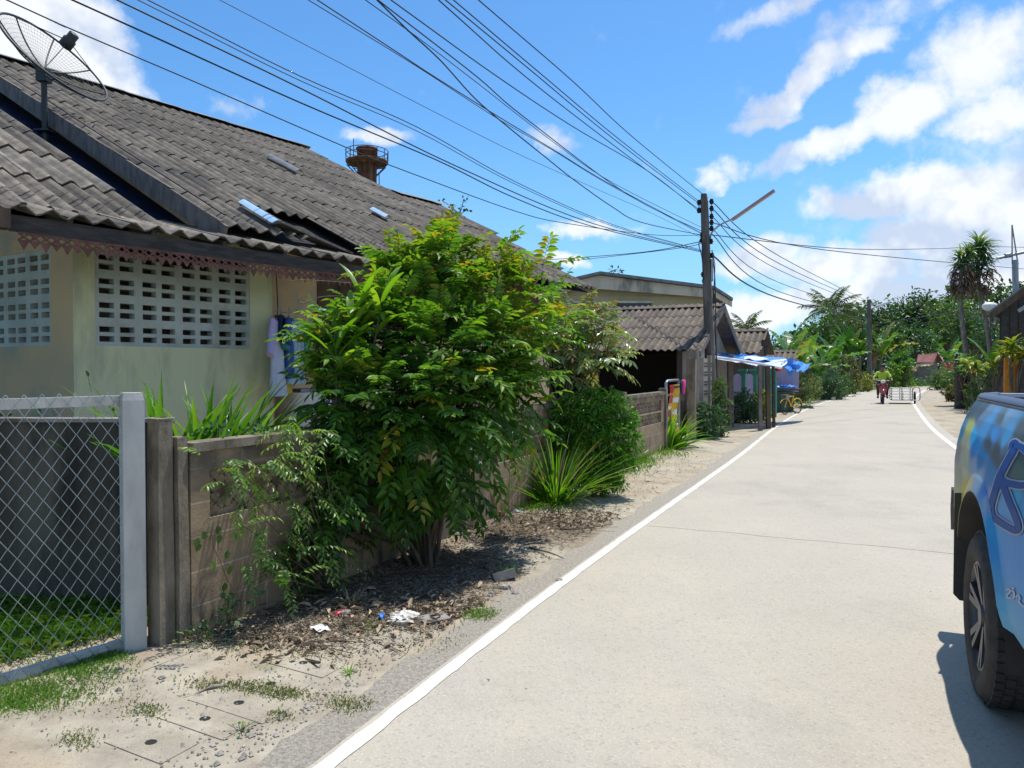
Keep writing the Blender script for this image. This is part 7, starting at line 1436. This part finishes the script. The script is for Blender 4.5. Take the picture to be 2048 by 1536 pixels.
for sx_ in (-1, 1): k = len(JT); JT += [(MP(-.78, sx_ * .11, .84), .10), (MP(-.42, sx_ * .18, .80), .088), (MP(-.48, sx_ * .17, .52), .065), (MP(-.51, sx_ * .17, .36), .055)]; ET += [(0, k), (k, k + 1), (k + 1, k + 2), (k + 2, k + 3)]
skin_body('trousers', JT, ET, rdr, MT['trousers'])
g = G(); g.ball(MP(-.60, 0, 1.60), (.098, .10, .095), 9, ax=mr); mk('hair', g, MT['hair'], rdr)
g = G(); g.ball(MP(-.497, 0, 1.545), (.014, .018, .022), 6, ax=mr)
for sx_ in (-1, 1): g.ball(MP(-.505, sx_ * .034, 1.565), (.014, .008, .008), 5, 1, ax=mr); g.ball(MP(-.59, sx_ * .09, 1.55), (.012, .02, .03), 5, ax=mr)
g.box(MP(-.502, 0, 1.495), (.045, .012, .01), mr, mat=2); mk('face', g, [MT['skin'], MT['hair'], MT['red_roof']], rdr)
for sx_ in (-1, 1): g = G(); g.ball(MP(-.42, sx_ * .18, .27), (.045, .12, .045), 7, ax=mr); mk('sandal', g, MT['black'], rdr)

# a weed rooted in the ridge of the far roof wing, and curling tendrils left of the tall bush
rng = np.random.default_rng(12); rb = atY(918, 432, 16.9); th = thing('roof_weed', 'small dark weed growing from the ridge at the far end of the tiled house roof', 'weed', rb); gs = G(); g = G()
for dx, dz, n in ((-.38, .34, 5), (-.15, .16, 7), (.02, .20, 9), (.10, .36, 8), (.16, .12, 7)):
    e = rb + [dx, 0, dz]; gs.tube(smooth3([rb, (rb + e) / 2 + [.02, 0, .03], e], 4), .008, 4); P = e + rng.normal(size=(n, 3)) * .055; leaves(g, P, rvec(rng, n), rvec(rng, n), .085, .05, 0, rng.uniform(0, .6, n), .2, .1)
mk('stems', gs, MT['bark'], th); mk('foliage', g, LG['dark'], th)
th = thing('tendril', 'two pale curling tendrils reaching left from the bush towards the vent wall', 'tendril', atY(620, 600, 5.3)); gs = G()
for p in (((700, 566), (650, 562), (600, 560), (584, 562), (580, 556)), ((680, 592), (640, 594), (612, 606), (600, 604), (597, 598))): gs.tube(smooth3([atY(x, y, 5.3) for x, y in p], 5), .0028, 4)
mk('stem', gs, MT['banana_stem'], th)
